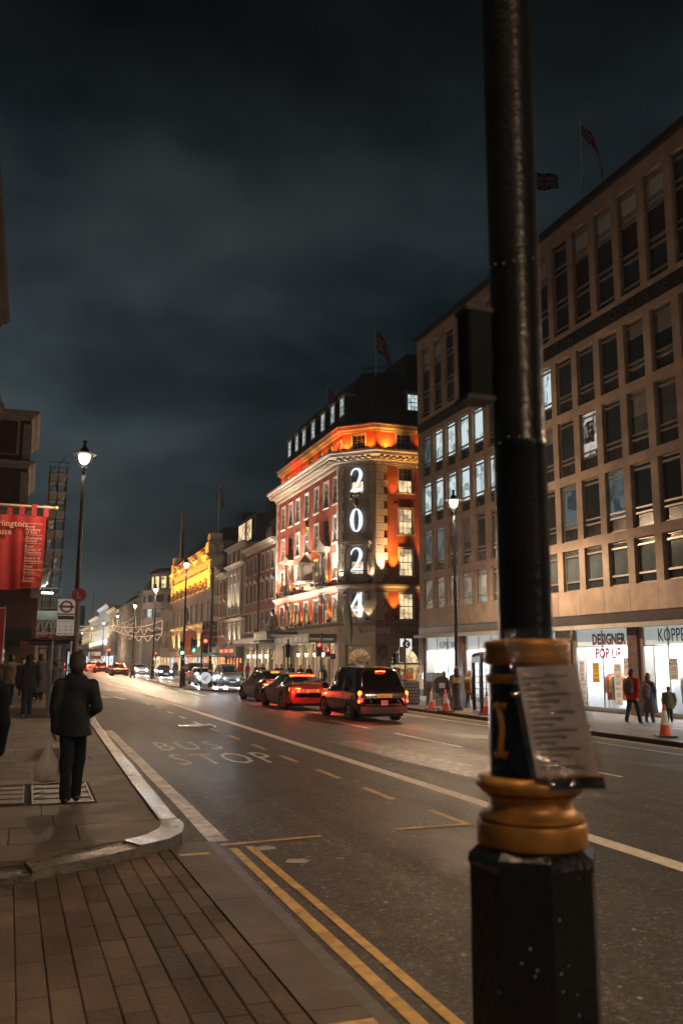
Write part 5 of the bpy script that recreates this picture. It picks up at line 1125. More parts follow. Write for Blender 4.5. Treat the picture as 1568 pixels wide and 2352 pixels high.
# ================================================================== STREET FURNITURE
M_post = mat('post_black_gloss', (.006, .009, .011), .28, var=.2, vs=9, bump=.25, bs=45, coat=.3)
M_pipe = mat('post_pipe', (.013, .0135, .014), .30, var=.35, vs=7, bump=.15, bs=40, metal=.2)
M_globe = emit_mat('lamp_globe', (1.0, .82, .60), 4.0)
LAMP_P = 2700
def lantern(t, z, x=0):
    q = MB(); q.lathe([(.07, -.42), (.05, -.3), (.09, -.26), (.06, -.2)], 12, c=(x, 0, z)); q.lathe([(.37, .155), (.40, .17), (.38, .2), (.16, .27), (.13, .36), (.06, .42), (.05, .56), (.09, .62), (.02, .66)], 20, c=(x, 0, z)); q.build('lantern_hood', M_black, t, smooth=40)
    q = MB(); q.lathe([(.08, -.17), (.15, -.09), (.19, .04), (.19, .155)], 18, c=(x, 0, z)); q.build('lantern_glass', M_globe, t, smooth=50)
    q = MB()
    for s in (-1, 1): q.tube([(x+.07*s, 0, z-.3), (x+.24*s, 0, z-.12), (x+.27*s, 0, z+.16)], .015, 5)
    q.build('lantern_bracket', M_black, t)
def lamp_light(t, h, p, col):                         # the hood throws most of the light down
    spot(t, (0, 0, h-.5), (0, 0, 0), p*.85, col, 172, .35, .16, 'lamp_light'); point(t, (0, 0, h-.5), p*(.22 if t.location.y < 80 else .6), col, .16)
def street_lamp(loc, h, label, on=True, s=1.0, power=None, col=(1, .69, .43), group='street lamps along the street', big=False):
    t = thing('street_lamp', label, 'street lamp', loc, 0, group)
    q = MB(); q.lathe([(.26, 0), (.26, .16), (.2, .2), (.18, 1.12), (.19, 1.16), (.15, 1.18)], 8, ph=PI/8); q.build('base', M_post, t)
    q = MB(); q.lathe([(.155, 1.19), (.155, 1.26), (.13, 1.3), (.155, 1.36), (.12, 1.38)], 16); q.lathe([(.125, 1.80), (.13, 1.86), (.1, 1.90)], 16); q.build('gold_collar', M_gold, t, smooth=40)
    q = MB(); q.lathe([(.115, 1.385), (.112, 1.795)], 16); q.lathe([(.085, 1.9), (.075, h*.6), (.055, h-.4)], 14); q.build('column', M_post, t, smooth=40)
    lantern(t, h)
    if on: lamp_light(t, h, power or LAMP_P*(1.7 if loc[1] > 80 else 1), col)
    return t
ZI = {}
street_lamp((1.33, 30, 0), 8.35, 'lit street lamp on the left pavement, its post behind the walking man', power=900)
street_lamp((17.6, 34.9, ZF), 9.1, 'lit street lamp with gold collars on the far pavement by the telephone box', power=4200)
street_lamp((10.36, 63.6, zr(10.4)+.12), 8.6, 'lit street lamp with a traffic signal on the island before the store')
street_lamp((11.24, 87, zr(11)+.12), 8.5, 'lit street lamp on the far end of the traffic island')
street_lamp((12.0, 112, zr(12)), 8.5, 'fourth lit lamp down the middle of the street, left of the strings of lights')
street_lamp((12.4, 140, zr(12)), 8.5, 'fifth lit lamp down the middle of the street')
street_lamp((13.2, 178, zr(13)), 8.9, 'sixth lit lamp down the middle of the street'); street_lamp((13.9, 225, zr(13)), 9.4, 'seventh lit lamp down the middle of the street'); street_lamp((15, 290, zr(15)), 10, 'farthest lit lamp down the middle of the street')
tp = thing('lamp_column', 'tall dark lamp column with gold rings behind the island signals', 'lamp column', (12.95, 67, zr(13)))
q = MB(); q.lathe([(.2, 0), (.2, 1.1), (.14, 1.15)], 8); q.build('base', M_post, tp); q = MB(); q.lathe([(.16, 1.151), (.16, 1.25), (.12, 1.3)], 14); q.lathe([(.13, 2.0), (.13, 2.1)], 14); q.build('gold_collar', M_gold, tp); q = MB(); q.lathe([(.12, 1.3), (.11, 9.1)], 12); q.build('column', M_post, tp)
# lamps the frame cuts off: the near post itself, the rest of the far row, and one added behind the camera
fp = thing('street_lamp', 'near lamp post with gold rings and a notice tied to it', 'street lamp', (1.33, 2.2, ZC), 0, 'street lamps along the street')
zz = lambda z: z-ZC
q = MB(); q.lathe([(.205, 0), (.205, .12), (.178, .17), (.173, zz(1.17)), (.180, zz(1.185)), (.176, zz(1.205)), (.152, zz(1.222))], 8, ph=PI/8+.12); q.build('base', M_post, fp)
def ring(prof, name='gold_ring', m=M_gold, n=40): q = MB(); q.lathe([(r, zz(z)) for r, z in prof], n); return q.build(name, m, fp, smooth=50)
M_goldn = mat('worn_gold_paint', (.50, .235, .055), .45, metal=.4, var=.3, vs=12, bump=.05, bs=40)
ring([(.144, 1.2225), (.149, 1.228), (.149, 1.280), (.146, 1.286), (.139, 1.288)], 'lower_gold_ring', M_goldn)
ring([(.130, 1.2885), (.130, 1.292), (.143, 1.294), (.142, 1.300), (.126, 1.308), (.114, 1.322), (.110, 1.340), (.114, 1.350), (.124, 1.352), (.125, 1.357), (.116, 1.359)], 'gold_neck', M_goldn); ring([(.118, 1.3595), (.137, 1.364), (.149, 1.377), (.151, 1.39), (.143, 1.402), (.125, 1.407)], 'upper_gold_ring', M_goldn)
ring([(.121, 1.4075), (.114, 1.416), (.111, 1.44), (.109, 1.655)], 'shaft', M_post); ring([(.110, 1.6555), (.116, 1.662), (.118, 1.672), (.112, 1.681)], 'gold_bead', M_goldn)
ring([(.107, 1.6815), (.105, 1.705)], 'shaft', M_post); ring([(.107, 1.7055), (.117, 1.712), (.121, 1.735), (.117, 1.748), (.122, 1.758), (.117, 1.772), (.09, 1.778)], 'gold_collar', M_goldn)
ring([(.0765, 1.7785), (.077, 2.33), (.079, 2.335), (.079, 2.36), (.0765, 2.365), (.076, 4.2), (.07, 8.1), (.055, 8.4)], 'pipe', M_pipe)
lantern(fp, zz(8.9)); lamp_light(fp, zz(8.9), LAMP_P*.36, (1, .66, .40))
for x, y, z0, lab in ((17.6, 6, ZF, 'lit street lamp on the far pavement out of view to the right'), (2.2, -7, ZC, 'lit street lamp added behind the viewer to light the near post and notice'), (17.6, -22, ZF, 'lit street lamp on the far pavement behind the viewer')): street_lamp((x, y, z0), 9.0, lab, power=1100 if x < 5 else 3200)  # the near-pavement one is added to light the post and notice
# gilt cipher on the shaft, facing the pavement
aw = math.atan2(0-2.2, 0-1.33)                        # towards the viewer
def oncol(r, da, z): a = aw+da; return (r*math.cos(a), r*math.sin(a), zz(z))
q = MB(); rr_ = .114
q.tube([oncol(rr_, -.72+.02*i, 1.595+.004*math.sin(i)) for i in range(-9, 10)], .0075, 6); q.tube([oncol(rr_, -.72+.02*i, 1.465+.004*math.sin(i)) for i in range(-9, 10)], .0075, 6)
q.tube([oncol(rr_, -.72+d, z) for d, z in ((-.06, 1.595), (.0, 1.57), (.05, 1.53), (.0, 1.49), (-.05, 1.465))], .0095, 6); q.build('gilt_cipher', M_goldn, fp)
q = MB(); q.tube([oncol(rr_, -.25+.03*i, 1.632+.001*i) for i in range(-4, 5)], .009, 6); q.build('gilt_bar', M_goldn, fp)
M_chip = mat('bare_metal_chip', (.5, .44, .38), .4, metal=.5)
q = MB()
for _ in range(13):
    a = aw+random.uniform(-1.1, 1.1); z = random.uniform(.75, 1.19); r = .1775; k = round((a-PI/8-.12-PI/8)/(PI/4)); ac = (k*PI/4)+PI/8+.12+PI/8; rr2 = .174*math.cos(PI/8)/math.cos(a-ac)
    q.ball((rr2*math.cos(a), rr2*math.sin(a), zz(z)), (.003, .003, random.uniform(.002, .006)), 6, 4)
for zr_ in (2.347, 2.9):
    for k in range(7): a = aw-1.2+.4*k; q.ball((.0785*math.cos(a), .0785*math.sin(a), zz(zr_+random.uniform(-.01, .01))), .0035, 6, 4)
tag(q.build('paint_chips', M_chip, fp), kind='stuff')
bx = thing('sensor_box', 'black rounded sensor box strapped to the near lamp post above head height', 'sensor', (1.205, 2.235, 2.475))
q = MB(); q.slab([(-.04, -.028), (-.03, -.036), (.04, -.036), (.045, -.028), (.045, .028), (.04, .036), (-.03, .036), (-.04, .028)], .015, .275); q.build('housing', mat('matt_black', (.004, .005, .006), .6, var=.1, spec=.2), bx)
for z0_ in (.2755, 0): q = MB(); q.box(-.044, .047, -.04, .04, z0_, z0_+.0145); q.build('end_cap', M_dark, bx); q = MB(); q.box(.0455, .09, -.03, .03, .05, .09); q.box(.0455, .09, -.03, .03, .2, .24); q.build('strap', M_dark, bx)
# notice in a plastic sleeve
nt_ = thing('notice', 'printed notice in a crumpled clear plastic sleeve tied to the near lamp post', 'notice', (1.33, 2.2, 0))
vx = Vector((math.cos(aw+PI/2), math.sin(aw+PI/2), 0)); vn = Vector((math.cos(aw), math.sin(aw), 0))
def sheet(q, u0, u1, z0, z1, off, sh, wob, n=14):
    b = len(q.v)
    for j in range(n+1):
        for i in range(n+1):
            f, g_ = i/n, j/n; u = u0+(u1-u0)*f; z = z0+(z1-z0)*g_
            uu = u+sh*(z-1.6); d = off+wob*(math.sin(7*f+3*g_)*.5+math.sin(13*g_+5*f)*.35)+.012*f*f-.01*(f-.5)
            p = vx*uu+vn*d; q.v.append((p.x, p.y, z+.055*(u-u0)*1.2))
    for j in range(n):
        for i in range(n): a = b+j*(n+1)+i; q.face((a, a+1, a+n+2, a+n+1))
M_notice = mat('printed_paper', (.74, .64, .61), .7, var=.08, vs=60)
q = MB(); sheet(q, -.012, .145, 1.415, 1.70, .135, -.16, .003); q.build('paper', M_notice, nt_, smooth=True)
lines = MB()
for k in range(16):
    z = 1.675-.0155*k; u1 = .12-.03*((k*7) % 3)
    sheet(lines, .005, u1, z-.0025, z+.0025, .1385, -.16, .003, 4)
lines.build('printed_lines', mat('grey_print', (.46, .40, .40), .7, var=0), nt_)
q = MB(); sheet(q, -.02, .155, 1.382, 1.412, .137, -.16, .003, 8); q.build('dark_footer', mat('navy_print', (.012, .02, .035), .3), nt_, smooth=True)
q = MB(); sheet(q, -.01, .15, 1.4125, 1.419, .1405, -.16, .003, 8); q.build('orange_rule', mat('orange_print', (.55, .26, .06), .4), nt_, smooth=True)
def sleeve_mat():
    m = glass_mat('plastic_sleeve', (.97, .97, .98), .20, .06, .55); return m
q = MB(); sheet(q, -.028, .158, 1.376, 1.80, .150, -.16, .018, 30); q.build('plastic_sleeve', sleeve_mat(), nt_, smooth=True)

# ---------------------------------------------------------------- traffic signals
M_sig = mat('signal_black', (.012, .012, .013), .45, var=.1)
def head(t, x, y, z, a, lit, arrow=False, ped=False):
    """three aspect signal head at height z, facing direction a"""
    q = MB(); h = .62 if ped else .95; w = .17
    q.box(-w, w, -.1, .12, 0, h); n = 2 if ped else 3
    for k in range(n):
        zc = h-(k+.5)*h/n
        for j in range(7):
            a0, a1 = PI*j/7, PI*(j+1)/7; r = .12; q.add([(r*math.cos(a0), -.1, zc+r*math.sin(a0)), (r*math.cos(a1), -.1, zc+r*math.sin(a1)), (r*math.cos(a1), -.27, zc+r*math.sin(a1)-.02), (r*math.cos(a0), -.27, zc+r*math.sin(a0)-.02)], [(0, 1, 2, 3)])
    o = q.build('signal_head', M_sig, t, (x, y, z), a)
    for k in range(n):
        zc = h-(k+.5)*h/n; on = (k == lit)
        cm = [(1, .04, .02), (1, .45, .05), (.15, 1, .55)][k if not ped else (0 if k == 0 else 2)]
        m = emit_mat('signal_lit_%d' % (0 if k == 0 else k), cm, 9) if on else mat('dark_lens', (.02, .018, .018), .2, var=0)
        q = MB()
        if on and arrow: q.prism([(-.03, zc-.09), (.03, zc-.09), (.03, zc+.0), (.08, zc), (0, zc+.1), (-.08, zc), (-.03, zc)], -.125, -.11)
        elif ped: q.ball((0, -.115, zc+.1), .035, 8, 6); q.prism([(-.05, zc-.1), (.05, zc-.1), (.05, zc+.05), (-.05, zc+.05)], -.125, -.11)
        else: q.cyl((0, -.1, zc), (0, -.125, zc), .105, None, 16)
        q.build('lens', m, o)
        if on: point(o, (0, -.45, zc), 14, cm, .08)
    return o
def signal(loc, h, label, heads, plate=None):
    t = thing('traffic_signal', label, 'traffic light', loc, 0, 'traffic signals'); q = MB(); q.cyl((0, 0, 0), (0, 0, h), .057, None, 10); q.cyl((0, 0, 0), (0, 0, .25), .075, None, 10); q.build('pole', M_sig, t)
    for hd in heads: head(t, *hd)
    return t
va = lambda x, y: math.atan2(y, x)-PI/2              # facing rotation from the viewer's azimuth
zi = Z_I1
s1 = signal((10.58, 57.7, zi), 3.6, 'signal pole on the near island with a green arrow and a red light', [(-.55, -.05, 2.3, .05, 2, True), (.24, .05, 2.28, -.15, 0)])
q = MB(); q.tube([(-.6, 0, 3.1), (0, 0, 3.15), (.25, 0, 3.1)], .03); q.build('bracket', M_sig, s1)
q = MB(); q.box(.08, 1.05, -.03, .0, 2.12, 2.32); q.build('direction_sign', mat('sign_blue', (.10, .19, .30), .4), s1)
q = text('lettering', 'St James\'s', .085, emit_mat('sign_text', (.8, .85, .9), .35), s1, (.58, -.035, 2.23), 0, sx=.9); q = text('lettering', 'Buckingham Palace', .075, MATS['sign_text'], s1, (.58, -.035, 2.14), 0, sx=.9)
signal((10.1, 62.9, Z_I2), 3.0, 'signal with a low green light beside the island lamp post', [(0, -.1, 2.15, .05, 2)])
s2 = signal((18.42, 56.5, ZF), 3.9, 'signal by the store corner showing a red light and a red man', [(-.24, -.1, 2.35, .1, 0), (.42, -.05, 2.35, .0, 0, False, True)])
q = MB(); q.box(.55, .95, -.2, .1, 2.2, 2.55); q.build('push_button_box', M_sig, s2); q = MB(); q.box(-.09, .09, -.12, -.06, .9, 1.3); q.build('wait_box', mat('signal_yellow', (.6, .42, .03), .4), s2)
signal((17.66, 62, ZF), 3.6, 'dark signal seen from behind beside the store entrance', [(.0, .1, 2.3, PI, 9)])
signal((21.8, 50.2, ZF), 3.5, 'dark signal with its back turned under the K sign', [(-.2, 0, 2.0, PI*.9, 9), (-.62, 0, 1.95, PI*1.2, 9, False, True)])
signal((9.6, 118, zr(10)), 3.4, 'far signal showing red down the street', [(0, 0, 2.3, 0, 0)]); signal((24-4.2, 150, ZF), 3.4, 'far signal showing red before the amber hall', [(0, 0, 2.3, 0, 0)])
kb = thing('keep_left_bollard', 'white keep left bollard with a round sign at the island tip', 'bollard', (10.52, 55.9, Z_I1)); q = MB(); q.box(-.16, .16, -.1, .1, 0, .75); q.build('body', mat('bollard_white', (.5, .52, .52), .4), kb); q = MB(); q.cyl((0, -.11, .72), (0, -.16, .72), .36, None, 28); q.build('disc', emit_mat('bollard_disc', (.82, .88, .92), .45), kb); q = MB(); q.bar((.14, -.168, .86), (-.12, -.168, .6), .06); q.bar((-.12, -.17, .6), (-.12, -.17, .78), .05); q.bar((-.12, -.166, .6), (.05, -.166, .6), .05); q.build('arrow', mat('sign_grey', (.35, .38, .42), .5), kb)

# ---------------------------------------------------------------- telephone box, cones, boards, cabinet
pb = thing('telephone_box', 'black telephone box with a domed roof on the far pavement', 'telephone box', (17.85, 32.6, ZF), -.12)
q = MB(); s = .45
for x in (-s, s):
    for y in (-s, s): q.box(x-.06, x+.06, y-.06, y+.06, .12, 2.05)
q.box(-.5, .5, -.5, .5, 0, .12); q.build('frame', M_black, pb)
q = MB(); q.box(-.5, .5, -.5, .5, 2.051, 2.3); n = 10
for yy in (-.5, .38): q.prism([(-.5, 2.301)]+[(.5, 2.301)]+[(.5*math.cos(PI*k/n), 2.301+.2*math.sin(PI*k/n)) for k in range(1, n)], yy, yy+.12)
q.lathe([(.47, 2.302), (.42, 2.42), (.25, 2.5), (.02, 2.53)], 16); q.build('roof', M_black, pb)
q = MB(); q.box(-.34, .34, -.505, -.5, 2.1, 2.24); q.build('telephone_plate', mat('opal_sign', (.3, .2, .18), .4), pb)
for a in range(3):
    o = MB()
    for k in range(8): o.box(-.39, .39, -.46, -.44, .24+.25*k, .265+.25*k)
    for x in (-.24, .24): o.box(x-.012, x+.012, -.462, -.442, .13, 2.04)
    d = o.build('glazing_bars', M_black, pb, (0, 0, 0), a*PI/2-PI/2); g_ = MB(); g_.quad((-.39, -.445, .13), (.39, -.445, .13), (.39, -.445, 2.04), (-.39, -.445, 2.04)); g_.build('pane', M_glass, d)
M_cone = mat('cone_orange', (.62, .075, .02), .5, var=.15); M_conew = mat('cone_sleeve', (.66, .62, .58), .35)
def cone0():
    t = thing('traffic_cone', '', 'traffic cone', (0, 0, 0), 0, 'cones along the far kerb'); q = MB(); q.box(-.24, .24, -.24, .24, 0, .05); q.build('foot', M_dark, t)
    q = MB(); q.lathe([(.17, .051), (.12, .33)], 20); q.lathe([(.058, .7), (.03, .86), (.02, .87)], 20); q.build('body', M_cone, t, smooth=50); q = MB(); q.lathe([(.121, .331), (.06, .699)], 20); q.build('reflective_sleeve', M_conew, t, smooth=50); return t
c0 = cone0()
for i, (x, y, lab) in enumerate(((16.9, 35.95, 'orange and white cone standing right behind the taxi'), (16.75, 34.3, 'orange and white cone against the folding board'), (17.3, 31.7, 'cone in front of the telephone box'), (17.25, 25.2, 'cone half hidden by the plastic notice'), (17.3, 21.2, 'nearest cone at the kerb on the right edge of the street'))):
    c = c0 if i == 0 else copy_tree(c0); c.location = (x, y, ZF); c['label'] = lab; c.rotation_euler.z = .3*i; c.scale = (1.06,)*3
ab = thing('folding_board', 'round headed folding board on a wire stand at the far kerb', 'signboard', (17.0, 35.2, ZF), .1)
q = MB(); q.cyl((0, -.02, 1.05), (0, .02, 1.05), .42, None, 28); q.build('round_panel', M_dark, ab)
q = MB(); q.prism([(-.42, .45), (.42, .45), (.42, .9), (-.42, .9)], .025, .05); q.build('lower_panel', mat('grey_panel', (.34, .31, .29), .5), ab)
q = MB(); q.box(-.13, .17, -.03, -.022, .95, 1.17); q.build('sticker', M_poster, ab)
for x, y in ((-.4, -.25), (.42, -.25), (-.4, .3), (.42, .3)): q = MB(); q.tube([(x*.9, 0, 1.2), (x*1.25, y*1.3, 0)], .016, 5); q.build('leg', M_steel, ab)
q = MB(); q.tube([(-.46, -.1, .7), (.46, -.1, .7)], .014, 5); q.build('crossbar', M_steel, ab)
bn = thing('street_bin', 'black slatted street bin behind the taxi', 'litter bin', (17.6, 40.2, ZF)); q = MB(); q.box(-.42, .42, -.4, .4, 0, 1.12); q.build('body', M_dark, bn)
for k in range(7): q = MB(); q.box(-.44, .44, -.44, -.402, .12+.15*k, .2+.15*k); q.build('slat', mat('slat_grey', (.10, .10, .1), .4), bn)
cb = thing('utility_cabinet', 'tall blue grey utility cabinet by the shop corner', 'cabinet', (18.45, 38.8, ZF)); q = MB(); q.box(-.36, .36, -.35, .35, 0, 1.55); q.build('body', mat('cabinet_grey', (.10, .125, .14), .35, var=.15), cb); q = MB(); q.box(-.33, .33, -.37, -.352, .35, 1.5); q.build('door', mat('cabinet_door', (.13, .16, .175), .35), cb)
cb2 = copy_tree(cb); cb2.location = (19.1, 37.6, ZF); cb2['label'] = 'shorter grey utility cabinet behind the folding board'; cb2.scale = (1, 1, .92)

# ---------------------------------------------------------------- bus stop, shelter, banners
bs = thing('bus_stop', 'bus stop pole with a roundel flag, route numbers and a red disc', 'bus stop', (1.0, 21.6, 0))
q = MB(); q.cyl((0, 0, 0), (0, 0, 3.15), .05, None, 12); q.build('pole', mat('pole_grey', (.34, .32, .30), .4, var=.1), bs)
q = MB(); q.cyl((0, -.05, 3.2), (0, .05, 3.2), .165, None, 28); q.build('red_disc', mat('tfl_red', (.38, .02, .018), .4, var=0), bs); text('lettering', 'L', .22, M_poster, bs, (0, -.056, 3.12), 0)
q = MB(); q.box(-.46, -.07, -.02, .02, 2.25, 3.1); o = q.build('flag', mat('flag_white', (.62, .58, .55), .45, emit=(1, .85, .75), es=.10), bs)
q = MB(); n = 28; b = 0
for k in range(n):
    a = 2*PI*k/n; c_, s_ = math.cos(a), math.sin(a)
    for r in (.10, .145): q.v.append((-.265+r*c_, -.024, 2.92+r*s_))
for k in range(n): q.face((2*k, 2*k+1, (2*k+3) % (2*n), (2*k+2) % (2*n)))
q.build('roundel', MATS['tfl_red'], o); q = MB(); q.box(-.44, -.09, -.028, -.025, 2.895, 2.945); q.build('roundel_bar', MATS['tfl_red'], o); q = MB(); q.box(-.46, -.07, -.024, -.021, 2.73, 2.76); q.build('red_line', MATS['tfl_red'], o)
q = MB(); q.box(-.45, -.08, -.025, -.022, 2.62, 2.71); q.build('name_strip', mat('dark_strip', (.06, .07, .08), .4), o); text('lettering', 'towards Piccadilly Circus', .03, M_ink, o, (-.265, -.03, 2.56), 0, ext=.001)
for r, row in enumerate((('9', '14', '23'), ('19', '38', 'N9'), ('N19', 'N38', 'N97'))):
    for c, tx in enumerate(row):
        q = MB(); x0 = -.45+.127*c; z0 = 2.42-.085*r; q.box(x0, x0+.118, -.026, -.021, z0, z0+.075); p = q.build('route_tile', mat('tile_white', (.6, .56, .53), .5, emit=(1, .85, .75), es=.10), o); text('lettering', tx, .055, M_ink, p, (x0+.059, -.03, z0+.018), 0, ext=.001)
q = MB(); q.box(.06, .16, -.03, .03, 2.5, 2.95); q.build('timetable_case', mat('case_blue', (.05, .10, .18), .4), bs)
sh = thing('bus_shelter', 'glazed bus shelter with a curved red roof edge on the left pavement', 'bus shelter', (.62, 28.3, 0))
q = MB()
for x, y in ((0, 0), (.55, 0), (0, 3.8), (0, 1.9), (.45, 3.8)): q.box(x-.03, x+.03, y-.03, y+.03, 0, 2.25)
q.build('posts', M_steel, sh)
q = MB(); n = 12; q.prism([(-.75+1.65*k/n, 2.30+.09*math.sin(PI*k/n)) for k in range(n+1)]+[(.9-1.65*k/n, 2.30-.035*math.sin(PI*k/n)) for k in range(1, n)], -.1, 4.0); q.build('roof', mat('shelter_red', (.26, .015, .015), .35, var=.05), sh)
text('lettering', 'Old Bond Street', .085, M_poster, sh, (.12, -.11, 2.325), 0, sx=.9); text('lettering', 'Royal Academy', .05, M_poster, sh, (.12, -.11, 2.28), 0, sx=.9)
q = MB(); q.box(-.7, .85, .0, 3.9, 2.16, 2.25); q.build('roof_underside', M_dark, sh)
for (x0, y0, x1, y1) in ((.03, 0, .52, 0), (0, .03, 0, 1.87), (0, 1.93, 0, 3.77)): q = MB(); q.quad((x0, y0, .95), (x1, y1, .95), (x1, y1, 2.15), (x0, y0, 2.15)); q.build('pane', M_glass, sh); q = MB(); q.quad((x0, y0, .25), (x1, y1, .25), (x1, y1, .88), (x0, y0, .88)); q.build('pane', M_glass, sh)
q = MB(); q.box(.03, .52, -.03, .03, .88, .95); q.box(-.03, .03, .03, 3.77, .88, .95); q.build('rail', M_steel, sh)
q = MB(); q.box(.02, .16, 1.5, 2.4, .5, .56); q.build('seat', MATS['tfl_red'], sh)
q = MB(); q.box(.55, 1.1, 3.78, 3.86, .35, 2.05); o = q.build('advert_case', M_dark, sh); q = MB(); q.box(.60, 1.05, 3.76, 3.779, .5, 1.95); q.build('lit_advert', lit_mat('advert', (.85, .9, .9), .5, 3, .05), o)
# red society banner on its pole
M_ban = mat('banner_red', (.25, .008, .011), .75, var=.15, vs=3, bump=.15, bs=30)
bnr = thing('hanging_banner', 'red cloth banner listing learned societies hung from a pole on the left', 'banner', (0, 32, 0))
q = MB(); q.cyl((-2.4, 0, 6.99), (.5, 0, 6.96), .05, .045, 10); q.build('pole', mat('pole_wood', (.4, .33, .26), .5), bnr); q = MB(); q.ball((.56, 0, 6.96), (.09, .08, .08), 12, 8); q.build('finial', M_gold, bnr)
q = MB(); nx, nz = 28, 20; b = 0
def wav(u, v): return .07*math.sin(u*5.2+v*.6)*(.3+.7*(1-v))+.03*math.sin(u*13+2*v)
for j in range(nz+1):
    for i in range(nx+1):
        u = -2.35+2.56*i/nx; v = j/nz; x = u+.05*v*(i/nx) ; q.v.append((x, wav(u, v), 4.16+2.48*v-.06*math.sin(PI*i/nx)*(1-v)*2))
for j in range(nz):
    for i in range(nx): a = j*(nx+1)+i; q.face((a, a+1, a+nx+2, a+nx+1))
q.build('cloth', M_ban, bnr, smooth=True)
for k in range(7): u = -2.25+.4*k; q = MB(); q.box(u, u+.17, wav(u, 1)-.012, wav(u, 1)+.012, 6.62, 7.04); q.build('hanging_loop', M_ban, bnr)
M_bt = mat('banner_print', (.42, .34, .27), .7, var=.1)
text('lettering', 'Burlington', .30, M_bt, bnr, (-.38, -.13, 6.22), 0, align='RIGHT'); text('lettering', 'House', .30, M_bt, bnr, (-.85, -.13, 5.93), 0, align='RIGHT')
z = 6.2
for ls in (('Royal', 'Academy', 'of Arts'), ('Geological', 'Society'), ('Royal', 'Society of', 'Chemistry'), ('Society of', 'Antiquaries'), ('Royal', 'Astronomical', 'Society'), ('Linnean', 'Society')):
    q = MB(); q.box(-.40, .16, -.125, -.12, z+.14, z+.15); q.build('rule', M_bt, bnr)
    for l in ls: text('lettering', l, .13, M_bt, bnr, (-.40, -.13, z), 0, align='LEFT'); z -= .105
    z -= .085
rb = thing('hanging_banner', 'narrow red banner in a frame at the far left edge of the view', 'banner', (-1.25, 40, .2)); q = MB(); q.box(-.1, .12, -.03, .03, .9, 3.6); q.build('cloth', M_ban, rb); q = MB(); q.box(.13, .17, -.03, .03, 0, 3.7); q.box(-.3, .13, -.03, .03, 3.61, 3.66); q.build('frame', M_steel, rb)

# ---------------------------------------------------------------- flags
UJ = [mat('flag_blue', (.012, .02, .05), .8, var=.1), mat('flag_red', (.20, .02, .022), .8, var=.1), mat('flag_cream', (.28, .26, .23), .8, var=.1)]
def uj(u, v):
    x, y = (u-.5)*2, (v-.5)
    if abs(x) < .1 or abs(y) < .1: return 1
    if abs(x) < .17 or abs(y) < .17: return 2
    d = min(abs(y-x*.5), abs(y+x*.5)); return 1 if d < .045 else 2 if d < .11 else 0
def flag_mesh(w, h, fn, wobble, hang=0, pat=uj, n=(40, 24), mats=UJ):
    q = MB(); nx, nz = n
    for j in range(nz+1):
        for i in range(nx+1):
            u, v = i/nx, j/nz; q.v.append(fn(u, v, w, h, wobble))
    for j in range(nz):
        for i in range(nx): q.m = pat((i+.5)/nx, (j+.5)/nz); a = j*(nx+1)+i; q.face((a, a+1, a+nx+2, a+nx+1))
    return q.mesh('cloth', mats, True)
def droop(u, v, w, h, wb):                           # hangs away from the pole, sagging
    s = w*u; return (s*.52+.02*math.sin(9*u+v*3), wb*math.sin(7*u+2*v)*u, -h+h*v*(1-.35*u)-s*.85*u-.1*u)
def flying(u, v, w, h, wb): return (w*u*.95, wb*math.sin(6*u+v)*u, -h+h*v-.18*w*u+.05*math.sin(8*u))
def pole_flag(loc, hp, label, w, h, fn, a, group='flags on the roofs', wb=.25, r=.05):
    t = thing('flagpole', label, 'flag', loc, 0, group); q = MB(); q.cyl((0, 0, 0), (0, 0, hp), r, r*.7, 8); q.ball((0, 0, hp+.06), .08, 8, 6); q.build('pole', mat('pole_white', (.5, .5, .5), .4), t); link('flag', flag_mesh(w, h, fn, wb), t, (.05, 0, hp-.1), a); return t
pole_flag((26.2, 66, 25.3), 4.3, 'drooping union flag on the pole over the store corner', 2.6, 1.9, droop, -.3); pole_flag((24.9, 75, 25.0), 2.0, 'smaller drooping union flag half hidden behind the store roof', 1.9, 1.3, droop, -.3)
pole_flag((23.4, 32.3, 22.6), 4.6, 'dark drooping flag on the office roof, nearest the right edge', 2.2, .6, droop, -.1); pole_flag((24.2, 38.2, 22.6), 5.6, 'union flag flying beside the near lamp post above the office roof', 1.6, .95, flying, -.5)
pole_flag((24, 121, 18.5), 7.5, 'thin flagpole with a dark flag rising behind the amber hall', 1.2, 2.2, droop, -.2); pole_flag((23.6, 152, 18.5), 8.6, 'flagpole at the far end of the amber hall', 1, 2.6, droop, -.2)
def hung(u, v, w, h, wb): return (w*u, wb*math.sin(6*u+3*v), -h*(1-v)-.2*u*(1-v))
t = thing('hanging_flag', 'faded union flag hanging from a slanting pole over the restaurant fronts', 'flag', (21.4, 111.5, 0)); link('flag', flag_mesh(1.9, 3.2, lambda u, v, w, h, wb: (w*u-.95, wb*math.sin(8*u)+.1*v, 3.3+h*v), .08), t); q = MB(); q.cyl((-1, .0, 6.6), (1.7, 0, 5.2), .035); q.build('pole', M_stone_l, t)
t = thing('hanging_flag', 'plain orange red banner hanging beside the island signals in front of the amber hall', 'banner', (20.6, 122, 0)); q = MB(); q.box(-.7, .65, -.03, .03, 2.2, 5.6); q.build('cloth', mat('orange_cloth', (.40, .10, .04), .8, var=.1), t); q = MB(); q.cyl((-.8, 0, 6.0), (2.3, 0, 5.0), .04); q.build('pole', M_dark, t)
t = thing('furled_flag', 'pale green furled flag on a slanting pole at the store corner', 'flag', (24.1, 64.6, 0))
q = MB(); d0, d1 = Vector((.6, .3, 3.4)), Vector((-1.5, -1.4, 6.3)); q.cyl(d0, d1, .05, .04, 8); q.ball(d1, .09, 8, 6); q.build('pole', M_stone_l, t)
q = MB(); b = 0; nn = 14
